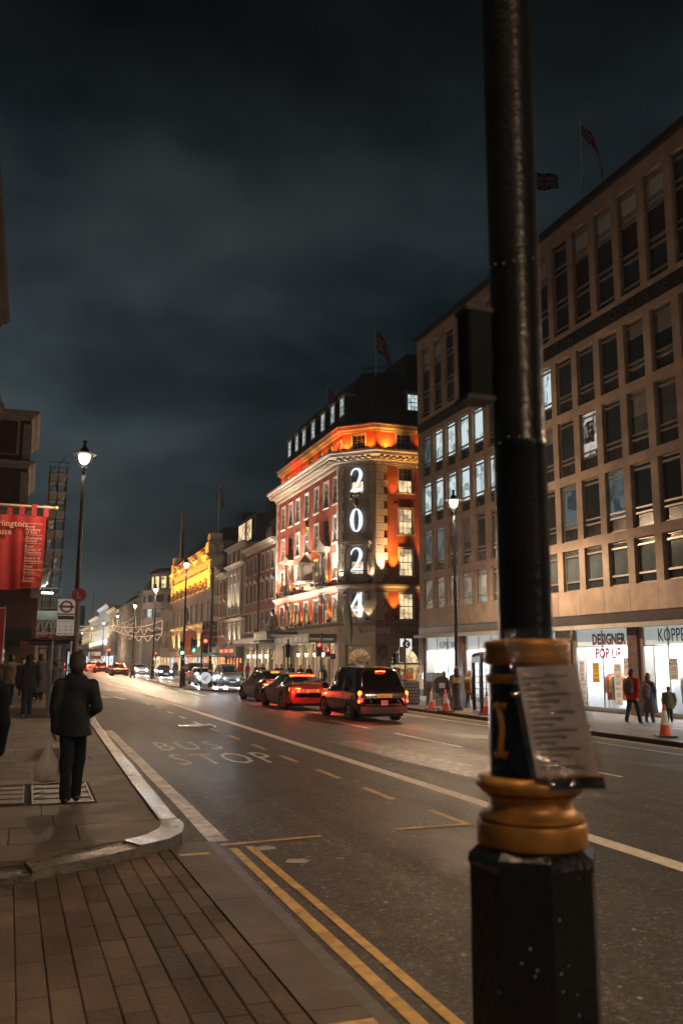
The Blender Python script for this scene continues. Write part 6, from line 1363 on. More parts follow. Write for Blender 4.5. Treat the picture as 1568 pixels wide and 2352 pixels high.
for j in range(nn+1):
    f = j/nn; top = d1.lerp(d0, .03); c = Vector((top.x+.45*f, top.y+.45*f, top.z-3.3*f)); r = .08+.24*math.sin(PI*min(1, f*1.05))**.8
    for i in range(12): a_ = 2*PI*i/12; rr2 = r*(1+.3*math.sin(3*a_)); q.v.append((c.x+rr2*math.cos(a_), c.y+rr2*.8*math.sin(a_), c.z))
for j in range(nn):
    for i in range(12): q.face((j*12+i, j*12+(i+1) % 12, (j+1)*12+(i+1) % 12, (j+1)*12+i))
q.build('cloth', mat('pale_green_cloth', (.30, .33, .25), .8, var=.15, bump=.2, bs=20), t, smooth=True)
# ---------------------------------------------------------------- strings of lights across the street
M_str = emit_mat('string_light', (1, .62, .38), .62)
def garland(y, x0, x1, z0, z1, label, sag=1.2, depth=2.2, slats=False):
    t = thing('light_garland', label, 'christmas lights', (0, y, 0), 0, 'strings of lights across the street'); n = 24
    f = lambda u, o=0: (x0+(x1-x0)*u, 0, z0+(z1-z0)*u-sag*4*u*(1-u)*.5+o)
    for o in (0, -depth): q = MB(); q.tube([f(i/n, o*(.35+.65*i/n)) for i in range(n+1)], .045, 5); q.build('string', M_str, t)
    q = MB(); q.tube([(f(i/60)[0], 0, f(i/60, -depth*.5*(.35+.65*i/60))[2]+.55*math.sin(i*.62)*(.6+.4*math.sin(i*.21))) for i in range(8, 61)], .05, 5); q.build('wavy_string', M_str, t)
    q = MB(); q.tube([(f(i/60)[0], 0, f(i/60, -depth*1.25*(.35+.65*i/60))[2]+.35*math.sin(i*.55)) for i in range(20, 61)], .045, 5); q.build('wavy_string', M_str, t)
    q = MB()
    for i in range(4, 46):
        u = i/46; a, b = f(u, -.1), f(u, -depth*(.35+.65*u)+.1); q.cyl(a, b, .02, None, 4)
    tag(q.build('hanging_wires', mat('dim_wire', (.12, .10, .09), .5), t), kind='stuff')
    q = MB(); q.tube([f(1), f(1, -depth)], .05, 5); q.build('end_string', M_str, t)
garland(135, 11.4, 18.6, 6.6, 7.5, 'nearest wavy string of warm lights slung across the street', 1.3, 2.0); garland(190, 15.6, 20.6, 8.4, 10.6, 'upper string of warm lights farther down the street', .8, 2.4); garland(215, 8, 18, 9, 11, 'farther string of warm lights slung across the street', 1.2, 2.5)
# ================================================================== VEHICLES  (local: x right, y forward, z up, origin on the ground)
M_glassc = mat('car_glass', (.008, .009, .010), .04, var=0, spec=.7)
M_tyre = mat('tyre_rubber', (.014, .014, .014), .75, var=.2)
M_rim = mat('alloy_rim', (.30, .28, .26), .3, metal=.8)
def paint(name, c, metal=.3, rough=.22): return mat('paint_'+name, c, rough, metal=metal, var=.05, vs=2, coat=.6)
M_tail = emit_mat('tail_lamp', (1, .045, .015), 9); M_tailo = emit_mat('brake_bar', (1, .10, .01), 8); M_headl = emit_mat('head_lamp', (.86, .94, 1.0), 60)
M_plate = mat('plate_yellow', (.72, .42, .03), .4, var=0, emit=(1, .55, .05), es=.12)  # faint glow in the plate stands in for its plate lamp
def cr1(P, t):                                        # Catmull-Rom through a list of tuples
    n = len(P); k = min(int(t), n-2); f = t-k
    p0, p1, p2, p3 = P[max(k-1, 0)], P[k], P[k+1], P[min(k+2, n-1)]
    return [.5*(2*b+(c-a)*f+(2*a-5*b+4*c-d)*f*f+(3*b-a-3*c+d)*f**3) for a, b, c, d in zip(p0, p1, p2, p3)]
SPECS = {
 # y, half width, floor, belt, top, roof half width
 'taxi': dict(R=.33, ax=(-1.33, 1.55), st=[(-2.30, .70, .42, .70, .80, .55), (-2.27, .80, .34, .86, .96, .62), (-2.20, .85, .30, 1.02, 1.14, .66), (-2.02, .875, .28, 1.06, 1.46, .64), (-1.82, .885, .28, 1.06, 1.68, .63), (-1.45, .89, .28, 1.06, 1.80, .66), (-.6, .89, .28, 1.05, 1.84, .69), (.2, .89, .28, 1.04, 1.82, .69), (.62, .89, .28, 1.03, 1.70, .68), (.95, .885, .28, 1.02, 1.40, .66), (1.22, .88, .28, 1.0, 1.12, .66), (1.6, .86, .28, .96, 1.04, .6), (2.0, .82, .3, .86, .95, .55), (2.2, .74, .34, .7, .78, .5), (2.29, .6, .42, .56, .62, .4)],
   side=[(.30, .78), (-.52, .22), (-1.42, -.62)], rear=(-2.08, -1.66), front=(.64, 1.16)),
 'fastback': dict(R=.355, ax=(-1.46, 1.48), st=[(-2.48, .72, .45, .62, .70, .5), (-2.45, .84, .36, .80, .88, .6), (-2.36, .90, .28, .92, 1.0, .66), (-2.1, .95, .24, .96, 1.07, .66), (-1.7, .975, .22, .95, 1.17, .62), (-1.2, .98, .2, .93, 1.31, .58), (-.5, .98, .2, .91, 1.43, .58), (.1, .975, .2, .90, 1.44, .58), (.6, .97, .2, .89, 1.34, .58), (1.05, .965, .2, .88, 1.12, .6), (1.35, .96, .2, .87, .98, .62), (1.9, .93, .22, .80, .90, .6), (2.25, .85, .26, .68, .78, .5), (2.42, .72, .32, .56, .62, .4), (2.49, .5, .4, .48, .52, .3)],
   side=[(-.1, .95), (-.95, -.18), (-1.55, -1.02)], rear=(-1.95, -.75), front=(.5, 1.2)),
 'saloon': dict(R=.34, ax=(-1.40, 1.42), st=[(-2.34, .70, .45, .70, .78, .5), (-2.30, .82, .36, .86, .95, .6), (-2.2, .88, .28, .95, 1.04, .66), (-1.9, .90, .24, .96, 1.12, .62), (-1.5, .91, .22, .95, 1.32, .58), (-1.0, .915, .2, .94, 1.46, .58), (-.3, .915, .2, .93, 1.50, .6), (.3, .91, .2, .92, 1.47, .6), (.75, .91, .2, .91, 1.30, .6), (1.15, .905, .2, .9, 1.06, .62), (1.6, .88, .22, .84, .96, .6), (2.0, .82, .26, .74, .84, .5), (2.22, .72, .32, .62, .68, .42), (2.3, .5, .42, .5, .55, .3)],
   side=[(-.05, .9), (-.95, -.12), (-1.5, -1.02)], rear=(-1.85, -1.1), front=(.6, 1.15)),
}
def loft(kind):
    S = SPECS[kind]; st = S['st']; ny, ns = 64, 34; g_ = []
    ts = [(len(st)-1)*i/ny for i in range(ny+1)]
    for t in ts:
        y, w, zf, zb, zt, wr = cr1(st, t); hgt = zt-zb
        wt = wr if hgt > .12 else wr+(w*.93-wr)*min(1, max(0, (.14-hgt)/.08))
        P = [(0, zf), (w*.5, zf), (w*.88, zf+.02), (w*.97, zf+.12), (w, zf+(zb-zf)*.5), (w*.995, zf+(zb-zf)*.82), (w*.965, zb), (wt+(w*.965-wt)*.42, zb+hgt*.45), (wt+.015, zb+hgt*.86), (wt*.85, zt-.03*min(1, hgt*3)), (wt*.45, zt-.005), (0, zt)]
        g_.append([(*cr1(P, (len(P)-1)*j/ns), y) for j in range(ns+1)])
    return g_, ny, ns
def car_meshes(kind):
    S = SPECS[kind]; G, ny, ns = loft(kind); R_ = S['R']; out = {k: MB() for k in ('body', 'side_window', 'rear_window', 'windscreen', 'lower_panel')}
    jb, jr = int(ns*6.05/11), int(ns*8.35/11)
    for sgn in (1, -1):
        for i in range(ny):
            for j in range(ns):
                a, b, c, d = G[i][j], G[i][j+1], G[i+1][j+1], G[i+1][j]; x = (a[0]+c[0])/2; z = (a[1]+c[1])/2; y = (a[2]+c[2])/2
                if any((y-ax)**2+(z-R_)**2 < (R_+.055)**2 for ax in S['ax']) and x > .55: continue
                k = 'body'
                if jb <= j < jr and any(p < y < q for p, q in S['side']) and abs(x) > .5: k = 'side_window'
                elif S['rear'][0] < y < S['rear'][1] and j >= jr-1 and x < .6: k = 'rear_window'
                elif S['front'][0] < y < S['front'][1] and j >= jr-1 and x < .6: k = 'windscreen'
                elif kind == 'taxi' and 4.0 < j/ns*11 < 6.0 and -1.95 < y < 1.9 and x > .6 and z < .93: k = 'lower_panel'
                q = out[k]; n0 = len(q.v); q.v.extend([(sgn*p[0], p[2], p[1]) for p in (a, b, c, d)]); q.face([n0, n0+1, n0+2, n0+3] if sgn < 0 else [n0+3, n0+2, n0+1, n0])
    return out
def finish(q, name, m):
    me = q.mesh(name, m); bm = bmesh.new(); bm.from_mesh(me); bmesh.ops.remove_doubles(bm, verts=bm.verts, dist=.0005); bmesh.ops.recalc_face_normals(bm, faces=bm.faces)
    bm.to_mesh(me); bm.free(); me.polygons.foreach_set('use_smooth', [True]*len(me.polygons)); me.set_sharp_from_angle(angle=R(55)); return me
def wheel(t, x, y, R_, m=None):
    s = 1 if x > 0 else -1
    me = cached(('tyre', R_), lambda: (lambda q: (q.lathe([(R_*.62, -.11), (R_*.93, -.115), (R_, -.08), (R_, .08), (R_*.93, .115), (R_*.62, .11)], 26), q.mesh('tyre', M_tyre, 40))[1])(MB()))
    o = link('wheel', me, t, (x, y, R_), (0, PI/2, 0))
    def rim():
        q = MB(); q.lathe([(.05, -.125), (.08, -.12), (R_*.3, -.10), (R_*.62, -.112), (R_*.63, .112), (R_*.3, .10), (.08, .12), (.05, .125)], 20)
        for k in range(5):
            a = 2*PI*k/5
            for zz_ in (-.118, .118): q.cyl((.05*math.cos(a), .05*math.sin(a), zz_), (R_*.6*math.cos(a), R_*.6*math.sin(a), zz_), .03, None, 5)
        return q.mesh('rim', M_rim, 40)
    link('rim', cached(('rim', R_), rim), o)
def car(kind, loc, yaw, m, label, cat='car', group='cars in the street', front=False, rear=False, plate=None, panel=None, tail='plain', power=30, head_p=700, name=None):
    S = SPECS[kind]; t = thing(name or {'taxi': 'taxi'}.get(kind, 'car'), label, cat, loc, yaw, group); R_ = S['R']
    ms = cached(('carmesh', kind), lambda: {k: finish(q, k, None) for k, q in car_meshes(kind).items() if q.f})
    for k, me in ms.items():
        mm_ = {'body': m, 'lower_panel': panel or m}.get(k, M_glassc); me2 = cached(('cm', kind, k, mm_.name), lambda: (lambda e: (e.materials.append(mm_), e)[1])(me.copy())); link(k, me2, t)
    w = max(s[1] for s in S['st'])
    for ax in S['ax']:
        for s in (-1, 1):
            wheel(t, s*(w-.125), ax, R_)
            q = MB(); q.tube([(s*(w-.015), ax+(R_+.06)*math.cos(a), R_+(R_+.06)*math.sin(a)) for a in [R(-25)+R(230)*k/16 for k in range(17)]], .028, 6); q.build('arch_lip', m, t, smooth=60)
    q = MB(); q.box(-w+.22, w-.22, S['ax'][0]-.5, S['ax'][1]+.5, .16, .5); q.build('underbody', M_dark, t)
    for s in (-1, 1):
        q = MB(); q.ball((s*(w+.12), S['front'][0]+.28, 1.06 if kind != 'taxi' else 1.12), (.12, .07, .08 if kind != 'taxi' else .12), 10, 8); q.cyl((s*(w-.06), S['front'][0]+.3, 1.0), (s*(w+.06), S['front'][0]+.3, 1.04), .02); q.build('mirror', m, t, smooth=60)
    yr = S['st'][0][0]; yf = S['st'][-1][0]
    if rear:
        for s in (-1, 1):
            if tail == 'taxi':
                for z0, z1 in ((.62, .76), (.86, 1.02)):
                    q = MB(); q.ball((s*.80, yr+.10, (z0+z1)/2), (.075, .07, (z1-z0)/2+.01), 12, 8); q.build('tail_lamp', M_tail if z0 < .7 else M_tailo, t, smooth=60)
                q = MB(); q.ball((s*.80, yr+.105, .81), (.07, .07, .12), 12, 8); q.build('reverse_lamp', mat('clear_lens', (.5, .4, .38), .2), t, smooth=60)
                point(t, (s*.86, yr-.35, .75), power*.45, (1, .06, .02), .08, 'tail_light')
            elif tail == 'hook':
                q = MB(); x0 = s*.88; q.tube([(s*.48, yr+.03, .86), (s*.76, yr+.06, .875), (s*.90, yr+.17, .87), (s*.905, yr+.16, .80), (s*.76, yr+.05, .775), (s*.52, yr+.02, .765)], .026, 6); q.build('tail_lamp', M_tailo, t); point(t, (s*.86, yr-.35, .78), power*1.0, (1, .05, .015), .08, 'tail_light')
                q = MB(); q.box(s*.62-.12, s*.62+.12, yr-.02, yr+.03, .46, .49); q.build('reflector', emit_mat('reflector', (1, .03, .01), 1.5), t)
            else:
                q = MB(); q.ball((s*.68, yr+.09, .86), (.17, .07, .065), 12, 8); q.build('tail_lamp', M_tailo if tail == 'amber' else M_tail, t, smooth=60); point(t, (s*.7, yr-.3, .86), power, (1, .06, .02), .08, 'tail_light')
        zt = {'taxi': 1.66, 'fastback': 1.35, 'saloon': 1.41}[kind]; yb = {'taxi': -1.92, 'fastback': -1.02, 'saloon': -1.3}[kind]; wd = {'taxi': .17, 'fastback': .52, 'saloon': .2}[kind]
        q = MB(); q.tube([(-wd+2*wd*i/10, yb-.03+.02*abs(i-5)/5, zt-.01*abs(i-5)/5) for i in range(11)], .018, 6); q.build('brake_light', M_tailo, t)
        q = MB(); zp = .78 if kind != 'taxi' else .86; yp = yr-.025; q.box(-.26, .26, yp-.012, yp, zp-.055, zp+.055); o = q.build('number_plate', M_plate, t)
        if plate: text('lettering', plate, .115, M_ink, o, (0, yp-.016, zp-.04), 0, ext=.002, sx=.82)
        q = MB(); q.box(-.8, .8, yr-.03, yr+.25, .30, .52); q.build('bumper', mat('bumper_black', (.03, .032, .035), .5, var=.1) if kind == 'taxi' else m, t)
    if front:
        for s in (-1, 1):
            q = MB(); q.ball((s*.62, yf-.17, .68), (.15, .12, .075), 12, 8); q.build('head_lamp', M_headl, t, smooth=60); spot(t, (s*.62, yf+.12, .68), (s*.62, yf+22, -.2), head_p*1.2, (.80, .91, 1.0), 55, .8, .06, 'head_light'); point(t, (s*.62, yf+.3, .72), 14, (.8, .91, 1), .1, 'lamp_glow')
        q = MB(); q.box(-.4, .4, yf-.12, yf+.0, .42, .56); q.build('grille', M_dark, t); q = MB(); q.box(-.26, .26, yf-.02, yf+.012, .32, .42); q.build('number_plate', mat('plate_white', (.6, .6, .6), .4), t)
    return t
P_black = paint('black', (.010, .010, .011), .1, .16); P_grey = paint('silver_grey', (.20, .205, .21), .6, .25); P_silver = paint('silver', (.34, .36, .38), .6, .25); P_white = paint('white', (.5, .52, .54), .1); P_blue = paint('dark_blue', (.02, .03, .05), .4)
tx = car('taxi', (10.95, 29.12, zr(10.95)), -.02, P_black, 'black cab with a grey side wrap, its red tail lights lit, seen from behind', 'taxi', None, rear=True, plate='LR65 LLU', panel=mat('grey_wrap', (.20, .195, .20), .3, var=.25, vs=1.5, coat=.4), tail='taxi', power=42)
q = MB(); q.box(-.115, .115, -2.335, -2.32, .56, .72); o = q.build('licence_plate', mat('plate_white', (.6, .6, .6), .4), tx); text('lettering', '43445', .07, M_ink, o, (0, -2.338, .63), 0, ext=.001)
q = MB(); q.cyl((.15, -1.35, 1.8), (.3, -1.62, 2.25), .008, .004, 5); q.build('aerial', M_dark, tx)
q = MB(); q.box(-.62, .62, -2.31, -2.2, .56, .60); q.build('boot_handle', M_dark, tx)
q = MB(); q.tube([(x_, y_, z_) for x_, y_, z_ in ((-.62, -2.13, 1.12), (.62, -2.13, 1.12), (.66, -2.05, 1.25), (.60, -1.82, 1.64), (.5, -1.78, 1.69), (-.5, -1.78, 1.69), (-.60, -1.82, 1.64), (-.66, -2.05, 1.25), (-.62, -2.13, 1.12))], .02, 6); q.build('rear_window_rim', M_rim, tx)
q = MB()
for s in (-1, 1):
    q.box(s*.9-.012, s*.9+.012, -.62, -.54, .86, .90)
q.build('door_handle', M_rim, tx)
q = MB()
for s in (-1, 1): q.cyl((s*.88, -1.62, .80), (s*.905, -1.62, .80), .07, None, 16)
q.build('fuel_cap', M_dark, tx); tx.scale = (1, 1, .985)
car('fastback', (10.5, 35.75, zr(10.5)), 0, paint('bloom_red', (.24, .05, .045), .5, .24), 'grey fastback saloon painted red for its tail light bloom, hooked tail lights lit, just left of the taxi', rear=True, plate='YF69 JSY', tail='hook', power=46)  # red tail-light bloom painted into the grey bodywork
car('saloon', (11.05, 42.45, zr(11)), .03, paint('bloom_silver', (.34, .22, .22), .55, .24), 'silver car tinted red for tail light bloom, ahead of the red painted fastback, tail lights lit', rear=True, tail='amber', power=75)  # some of the red bloom mixed into the silver paint
for x, y, m, lab, k in ((9.75, 105.5, P_black, 'dark car driving away with amber lit tail lights, right of the red queue', 'amber'), (9.3, 127, P_blue, 'dark blue car in the queue left of the dark driving car', 'plain'), (8.9, 140, P_white, 'pale car in the queue of red tail lights', 'plain'), (7.6, 152, P_black, 'black car in the queue of tail lights by the bus stop', 'plain'), (10.8, 163, P_silver, 'farthest silver car in the queue of tail lights', 'plain'), (6.9, 175, P_blue, 'farthest dark car in the queue of tail lights', 'plain')):
    car('saloon', (x, y, zr(x)), 0, m, lab, rear=True, plate='LB17 KXD' if y < 110 else None, tail=k, power=90)
for x, y, m, lab, kd in ((13.4, 72.5, P_white, 'pale car with glaring headlights behind the island lamp post', 'saloon'), (16.0, 75, P_silver, 'oncoming silver cab with glaring headlights beside the store', 'taxi'), (14.8, 84, P_black, 'oncoming black cab with headlights on, third from the store', 'taxi'), (16.4, 116, P_blue, 'dark oncoming car with bright headlights left of the island lamp', 'saloon'), (14.3, 124, P_white, 'small white oncoming car beyond the person crossing', 'saloon')):
    car(kd, (x, y, zr(x)), PI, m, lab, 'taxi' if kd == 'taxi' else 'car', front=True, head_p=800, name='taxi' if kd == 'taxi' else 'car')
def bus(loc, yaw, label):
    t = thing('bus', label, 'bus', loc, yaw, 'buses'); m = paint('bus_red', (.35, .015, .012), .1)
    q = MB(); q.box(-1.25, 1.25, -5, 5, .3, 4.3); o = q.build('body', m, t)
    for z0, z1 in ((1.3, 2.1), (2.9, 3.8)): q = MB(); q.box(-1.1, 1.1, -5.03, -5.005, z0, z1); q.build('rear_window', lit_mat('bus_light', (1, .9, .7), .35), t); q = MB(); q.box(-1.28, -1.255, -4.6, 4.6, z0, z1); q.box(1.255, 1.28, -4.6, 4.6, z0, z1); q.build('side_window', MATS['bus_light'], t)
    for s in (-1, 1): q = MB(); q.box(s*1.05-.1, s*1.05+.1, -5.04, -5.005, .8, 1.15); q.build('tail_lamp', M_tail, t); wheel(t, s*1.1, -3, .48); wheel(t, s*1.1, 3, .48)
    return t
bus((9.4, 205, zr(9)), 0, 'red double decker bus beyond the queue of tail lights'); bus((15.2, 230, zr(15)), 0, 'red double decker bus far down the right side of the street')
# ================================================================== PEOPLE: one smooth skin per figure, grown from a distance field
def surface_nets(F, o, h):
    """F: values on a grid (inside < 0); returns verts, quads"""
    nx, ny, nz = F.shape; ins = F < 0
    c = np.zeros((nx-1, ny-1, nz-1), int)
    for a in (0, 1):
        for b in (0, 1):
            for d in (0, 1): c += ins[a:nx-1+a, b:ny-1+b, d:nz-1+d]
    act = (c > 0) & (c < 8); idx = -np.ones(act.shape, int); I = np.argwhere(act); idx[act] = np.arange(len(I))
    S = np.zeros((len(I), 3)); N_ = np.zeros(len(I))
    cor = np.array([(a, b, d) for a in (0, 1) for b in (0, 1) for d in (0, 1)])
    V = np.array([F[I[:, 0]+a, I[:, 1]+b, I[:, 2]+d] for a, b, d in cor])
    for e0 in range(8):
        for e1 in range(e0+1, 8):
            if np.abs(cor[e0]-cor[e1]).sum() != 1: continue
            v0, v1 = V[e0], V[e1]; m = (v0 < 0) != (v1 < 0); t = np.where(m, v0/np.where(m, v0-v1, 1), 0)
            p = cor[e0]+t[:, None]*(cor[e1]-cor[e0]); S += np.where(m[:, None], p, 0); N_ += m
    P = (I+S/N_[:, None])*h+o; Q = []
    for ax in range(3):
        u, v = [(1, 2), (2, 0), (0, 1)][ax]; sl = [slice(1, -1)]*3; a = [slice(1, -1)]*3; sl[ax] = slice(0, -1); a[ax] = slice(1, None)
        A = ins[tuple(sl)]; B_ = ins[tuple(a)]; X = np.argwhere(A != B_)
        if not len(X): continue
        base = X.copy(); base[:, u] += 1; base[:, v] += 1; flip = A[X[:, 0], X[:, 1], X[:, 2]]
        e_u = np.zeros(3, int); e_u[u] = 1; e_v = np.zeros(3, int); e_v[v] = 1
        q = np.stack([idx[tuple((base-e_u-e_v).T)], idx[tuple((base-e_v).T)], idx[tuple(base.T)], idx[tuple((base-e_u).T)]], 1)
        q[~flip] = q[~flip][:, ::-1]; Q.append(q)
    return P, np.concatenate(Q)
def cap_d(P, a, b, r0, r1, sx=1, sy=1):
    a = np.array(a, float); b = np.array(b, float); s = np.array([1/sx, 1/sy, 1]); p = (P-a)*s; d = (b-a)*s; L2 = max(d@d, 1e-9)
    t = np.clip(p@d/L2, 0, 1); return (np.linalg.norm(p-t[:, None]*d, axis=1)-(r0+(r1-r0)*t))*min(sx, sy, 1)
def sdf_mesh(name, prims, mats, h=.02, k=.03, wob=0, wf=14, seed=0, cut=None):
    """prims: (matindex, a, b, r0, r1, sx, sy)"""
    lo = np.min([np.minimum(p[1], p[2])-max(p[3], p[4])*max(p[5], p[6], 1) for p in prims], 0)-3*h; hi = np.max([np.maximum(p[1], p[2])+max(p[3], p[4])*max(p[5], p[6], 1) for p in prims], 0)+3*h
    n = np.ceil((hi-lo)/h).astype(int)+1; G = np.stack(np.meshgrid(*[lo[i]+h*np.arange(n[i]) for i in range(3)], indexing='ij'), -1).reshape(-1, 3)
    D = np.stack([cap_d(G, *p[1:]) for p in prims]); m = D.min(0); F = m-k*np.log(np.exp(-(D-m)/k).sum(0))*.5
    if wob: F = F+wob*np.sin(G[:, 0]*wf+seed+2*np.sin(G[:, 2]*5))*np.sin(G[:, 2]*wf*.45+G[:, 1]*wf*.8+seed)
    if cut is not None: F = np.maximum(F, cut+.012*np.sin(G[:, 0]*11+seed)-G[:, 2])
    V, Q = surface_nets(F.reshape(n), lo, h)
    me = bpy.data.meshes.new(name); me.from_pydata(V.tolist(), [], Q.tolist())
    for mm_ in mats: me.materials.append(mm_)
    C_ = V[Q].mean(1); DD = np.stack([cap_d(C_, *p[1:]) for p in prims]); mi = np.array([p[0] for p in prims])[DD.argmin(0)]
    me.polygons.foreach_set('material_index', mi.astype(np.int32)); me.polygons.foreach_set('use_smooth', [True]*len(Q)); me.update(); return me
SK = mat('skin', (.34, .20, .14), .5, var=.1); SK2 = mat('skin_dark', (.13, .07, .05), .5, var=.1)
def cloth(n, c): return mat('cloth_'+n, c, .9, var=.2, vs=10, bump=.35, bs=55, spec=.12)
CB = cloth('black', (.012, .014, .017)); CN = cloth('dark_navy', (.018, .024, .034)); CJ = cloth('denim', (.045, .07, .10)); CR = cloth('coat_red', (.36, .018, .012)); CT = cloth('tan', (.36, .25, .15)); CG = cloth('grey', (.12, .12, .12)); CBR = cloth('brown', (.10, .05, .03)); CF = mat('fur', (.42, .36, .29), .9, var=.5, vs=30, bump=1, bs=70); CM = cloth('maroon', (.13, .02, .02)); COL_ = cloth('olive_coat', (.07, .075, .04)); CC = cloth('cream_coat', (.38, .34, .26)); CP = cloth('patterned', (.10, .095, .06))
HB = mat('hair_dark', (.012, .010, .009), .6, var=.3, vs=30, bump=.5, bs=90); HW = mat('hair_grey', (.28, .27, .25), .7, var=.3, vs=30, bump=.5, bs=90); HBR = mat('hair_brown', (.08, .045, .025), .6, var=.3, vs=30, bump=.5, bs=90); HBL = mat('hair_fair', (.26, .17, .08), .6, var=.3, vs=30)
SH = mat('shoe_black', (.012, .012, .012), .35, var=.1); SHW = mat('shoe_pale', (.35, .34, .32), .6)
def person(loc, yaw, label, H=1.75, coat=CB, legs=CN, hair=HB, shoe=SH, skin=SK, stride=.0, len_=.0, arms=((.08, 0), (.08, 0)), fem=False, bulk=1.0, lean=0, hat=None, h=.024, longhair=False, headturn=0, group='people on the pavements', name='person', skirt=0, detail=False, bend=0, scarf=None, hs=1.1):
    """local: faces +y. stride: front/back foot offset; arms: per side (forward swing, elbow lift); len_: coat hem as share of height below hip; a bare figure is a body mesh with hair and clothes as its parts"""
    t = thing(name, label, 'person' if H > 1.4 else 'child', loc, yaw, group); s = H/1.75; L = []
    hip = .90*s; sh_ = 1.44*s; nk = 1.5*s; hd = 1.635*s; sw = (.185 if not fem else .165)*s*bulk
    ly = lean*.3
    O = lambda x, y, z: (x*s, y*s+ly*(z*s-hip)/(.75*s) if z*s > hip else y*s, z*s)
    body = []; leg = []; ct = []; hr = []; sho = []
    # head with face
    ht = headturn; fx, fy = math.sin(ht), math.cos(ht); hp = np.array(O(0, .02, 1.635))
    def hd_(dx, dy, dz): return (hp[0]+(dx*fy+dy*fx)*hs*s, hp[1]+(-dx*fx+dy*fy)*hs*s, hp[2]+dz*hs*s)
    body += [(0, hd_(0, .0, .03), hd_(0, .015, -.055), .086*s*hs, .066*s*hs, .92, 1.05), (0, hd_(0, .088, -.005), hd_(0, .10, -.03), .012*s, .018*s, 1, 1), (0, hd_(0, .06, -.085), hd_(0, .055, -.09), .036*s, .034*s, 1, 1), (0, O(0, .0, 1.60), O(0, -.01, 1.44), .056*s, .062*s, 1, 1)]
    for sd in (-1, 1): body += [(0, hd_(sd*.086, -.01, .01), hd_(sd*.088, -.015, -.035), .016*s, .012*s, .6, 1)]
    # hair
    hr += [(0, hd_(0, -.018, .055), hd_(0, -.04, .0), .092*s*hs, .083*s*hs, .95, 1.0), (0, hd_(0, -.05, -.02), hd_(0, -.045, -.06), .062*s*hs, .05*s*hs, 1.1, 1)]
    if longhair: hr += [(0, hd_(0, -.06, .0), hd_(0, -.075, -.24), .085*s, .07*s, 1.15, .7)]
    # torso and coat
    b = bulk; hem = hip-.12*s-len_*s
    ct += [(0, O(-.03, -.01, 1.45), O(-sw/s*.86, -.01, 1.385), .062*s*b, .062*s*b, 1, 1), (0, O(.03, -.01, 1.45), O(sw/s*.86, -.01, 1.385), .062*s*b, .062*s*b, 1, 1), (0, O(0, -.01, 1.36), O(0, .0, 1.06), .118*s*b, .125*s*b, 1.3, .95), (0, O(0, 0, 1.06), (0, 0, hem), .13*s*b, (.16+.05*skirt)*s*b, 1.28, .95), (0, O(-.06, -.02, 1.475), O(.06, -.02, 1.475), .058*s, .058*s, 1, 1)]
    if len_ > .1:
        for sd in (-1, 1): ct += [(0, (sd*.08*s, 0, hip-.02*s), (sd*(.09+.05*skirt)*s, 0, hem+.06*s), .10*s*b, (.10+.04*skirt)*s*b, 1, 1)]
    if scarf: ct += [(1, O(-.05, .02, 1.49), O(.05, .02, 1.47), .07*s, .07*s, 1, 1)]
    # arms
    hands = []
    for i, sd in enumerate((-1, 1)):
        sf, el = arms[i]; S0 = np.array(O(sd*sw/s, -.01, 1.405)); E_ = S0+np.array((sd*.055*s, sf*.30*s, -.285*s*math.cos(sf))); W0 = E_+np.array((-sd*.02*s-(sd*.10*s if el > .6 else 0), (math.sin(el)*.25+sf*.16)*s, -math.cos(el)*.25*s))
        ct += [(0, S0, E_, .066*s*b, .055*s*b, 1, 1), (0, E_, W0, .054*s*b, .043*s*b, 1, 1)]
        d = (W0-E_); d = d/np.linalg.norm(d); HN = W0+d*.06*s; body += [(0, O(sd*.05, -.01, 1.38), S0, .05*s, .045*s, 1, 1), (0, S0, E_, .044*s, .036*s, 1, 1), (0, E_, W0, .034*s, .026*s, .9, 1), (0, W0-d*.05*s, HN, .028*s, .033*s, .8, 1)]
        side = np.cross(d, (sd, 0, 0)); side = side/max(np.linalg.norm(side), 1e-6)
        for q_ in range(4):
            b0 = HN+side*(.026-.0175*q_)*s; l_ = (.075, .083, .078, .062)[q_]*s; m_ = b0+d*l_*.55; e_ = m_+d*l_*.4+np.array((-sd*.022*s, 0, 0)); body += [(0, b0, m_, .0095*s, .0085*s, 1, 1), (0, m_, e_, .0085*s, .0075*s, 1, 1)]
        body += [(0, HN+side*.02*s-d*.03*s, HN+side*.052*s+d*.02*s, .012*s, .009*s, 1, 1)]
        hands.append(HN+d*.05*s)
    # legs
    for i, sd in enumerate((-1, 1)):
        fo = stride*(1 if i else -1); hj = np.array((sd*.075*s, 0, hip)); lift = max(0, -fo)*.18; kn = np.array((sd*.078*s, (fo*.5+.03)*s, (.49+lift*.3)*s)); an = np.array((sd*.082*s, fo*s, (.085+lift)*s))
        body += [(0, (0, 0, 1.0*s), hj, .09*s, .07*s, 1, 1), (0, hj, kn, .066*s, .05*s, 1, 1), (0, kn, an, .045*s, .036*s, 1, 1)]; leg += [(0, hj, kn, .094*s, .074*s, 1, 1), (0, kn, an, .073*s, .062*s, 1, 1)]
        sho += [[(0, an+np.array((0, -.035*s, -.04*s)), an+np.array((0, .14*s, -.055*s-lift*.3*s)), .038*s, .032*s, 1.05, 1), (0, an, an+np.array((0, .0, -.03*s)), .042*s, .042*s, 1, 1)]]
    leg += [(0, (-.05*s, 0, hip+.02*s), (.05*s, 0, hip+.02*s), .10*s, .10*s, 1, .95)]
    hh = h if not detail else h*.55
    link('body', sdf_mesh('body', body+[(0, O(0, 0, 1.3), O(0, 0, 1.0), .1*s, .1*s, 1.1, .8)], [skin], hh if detail else h*.62, .008*s), t)
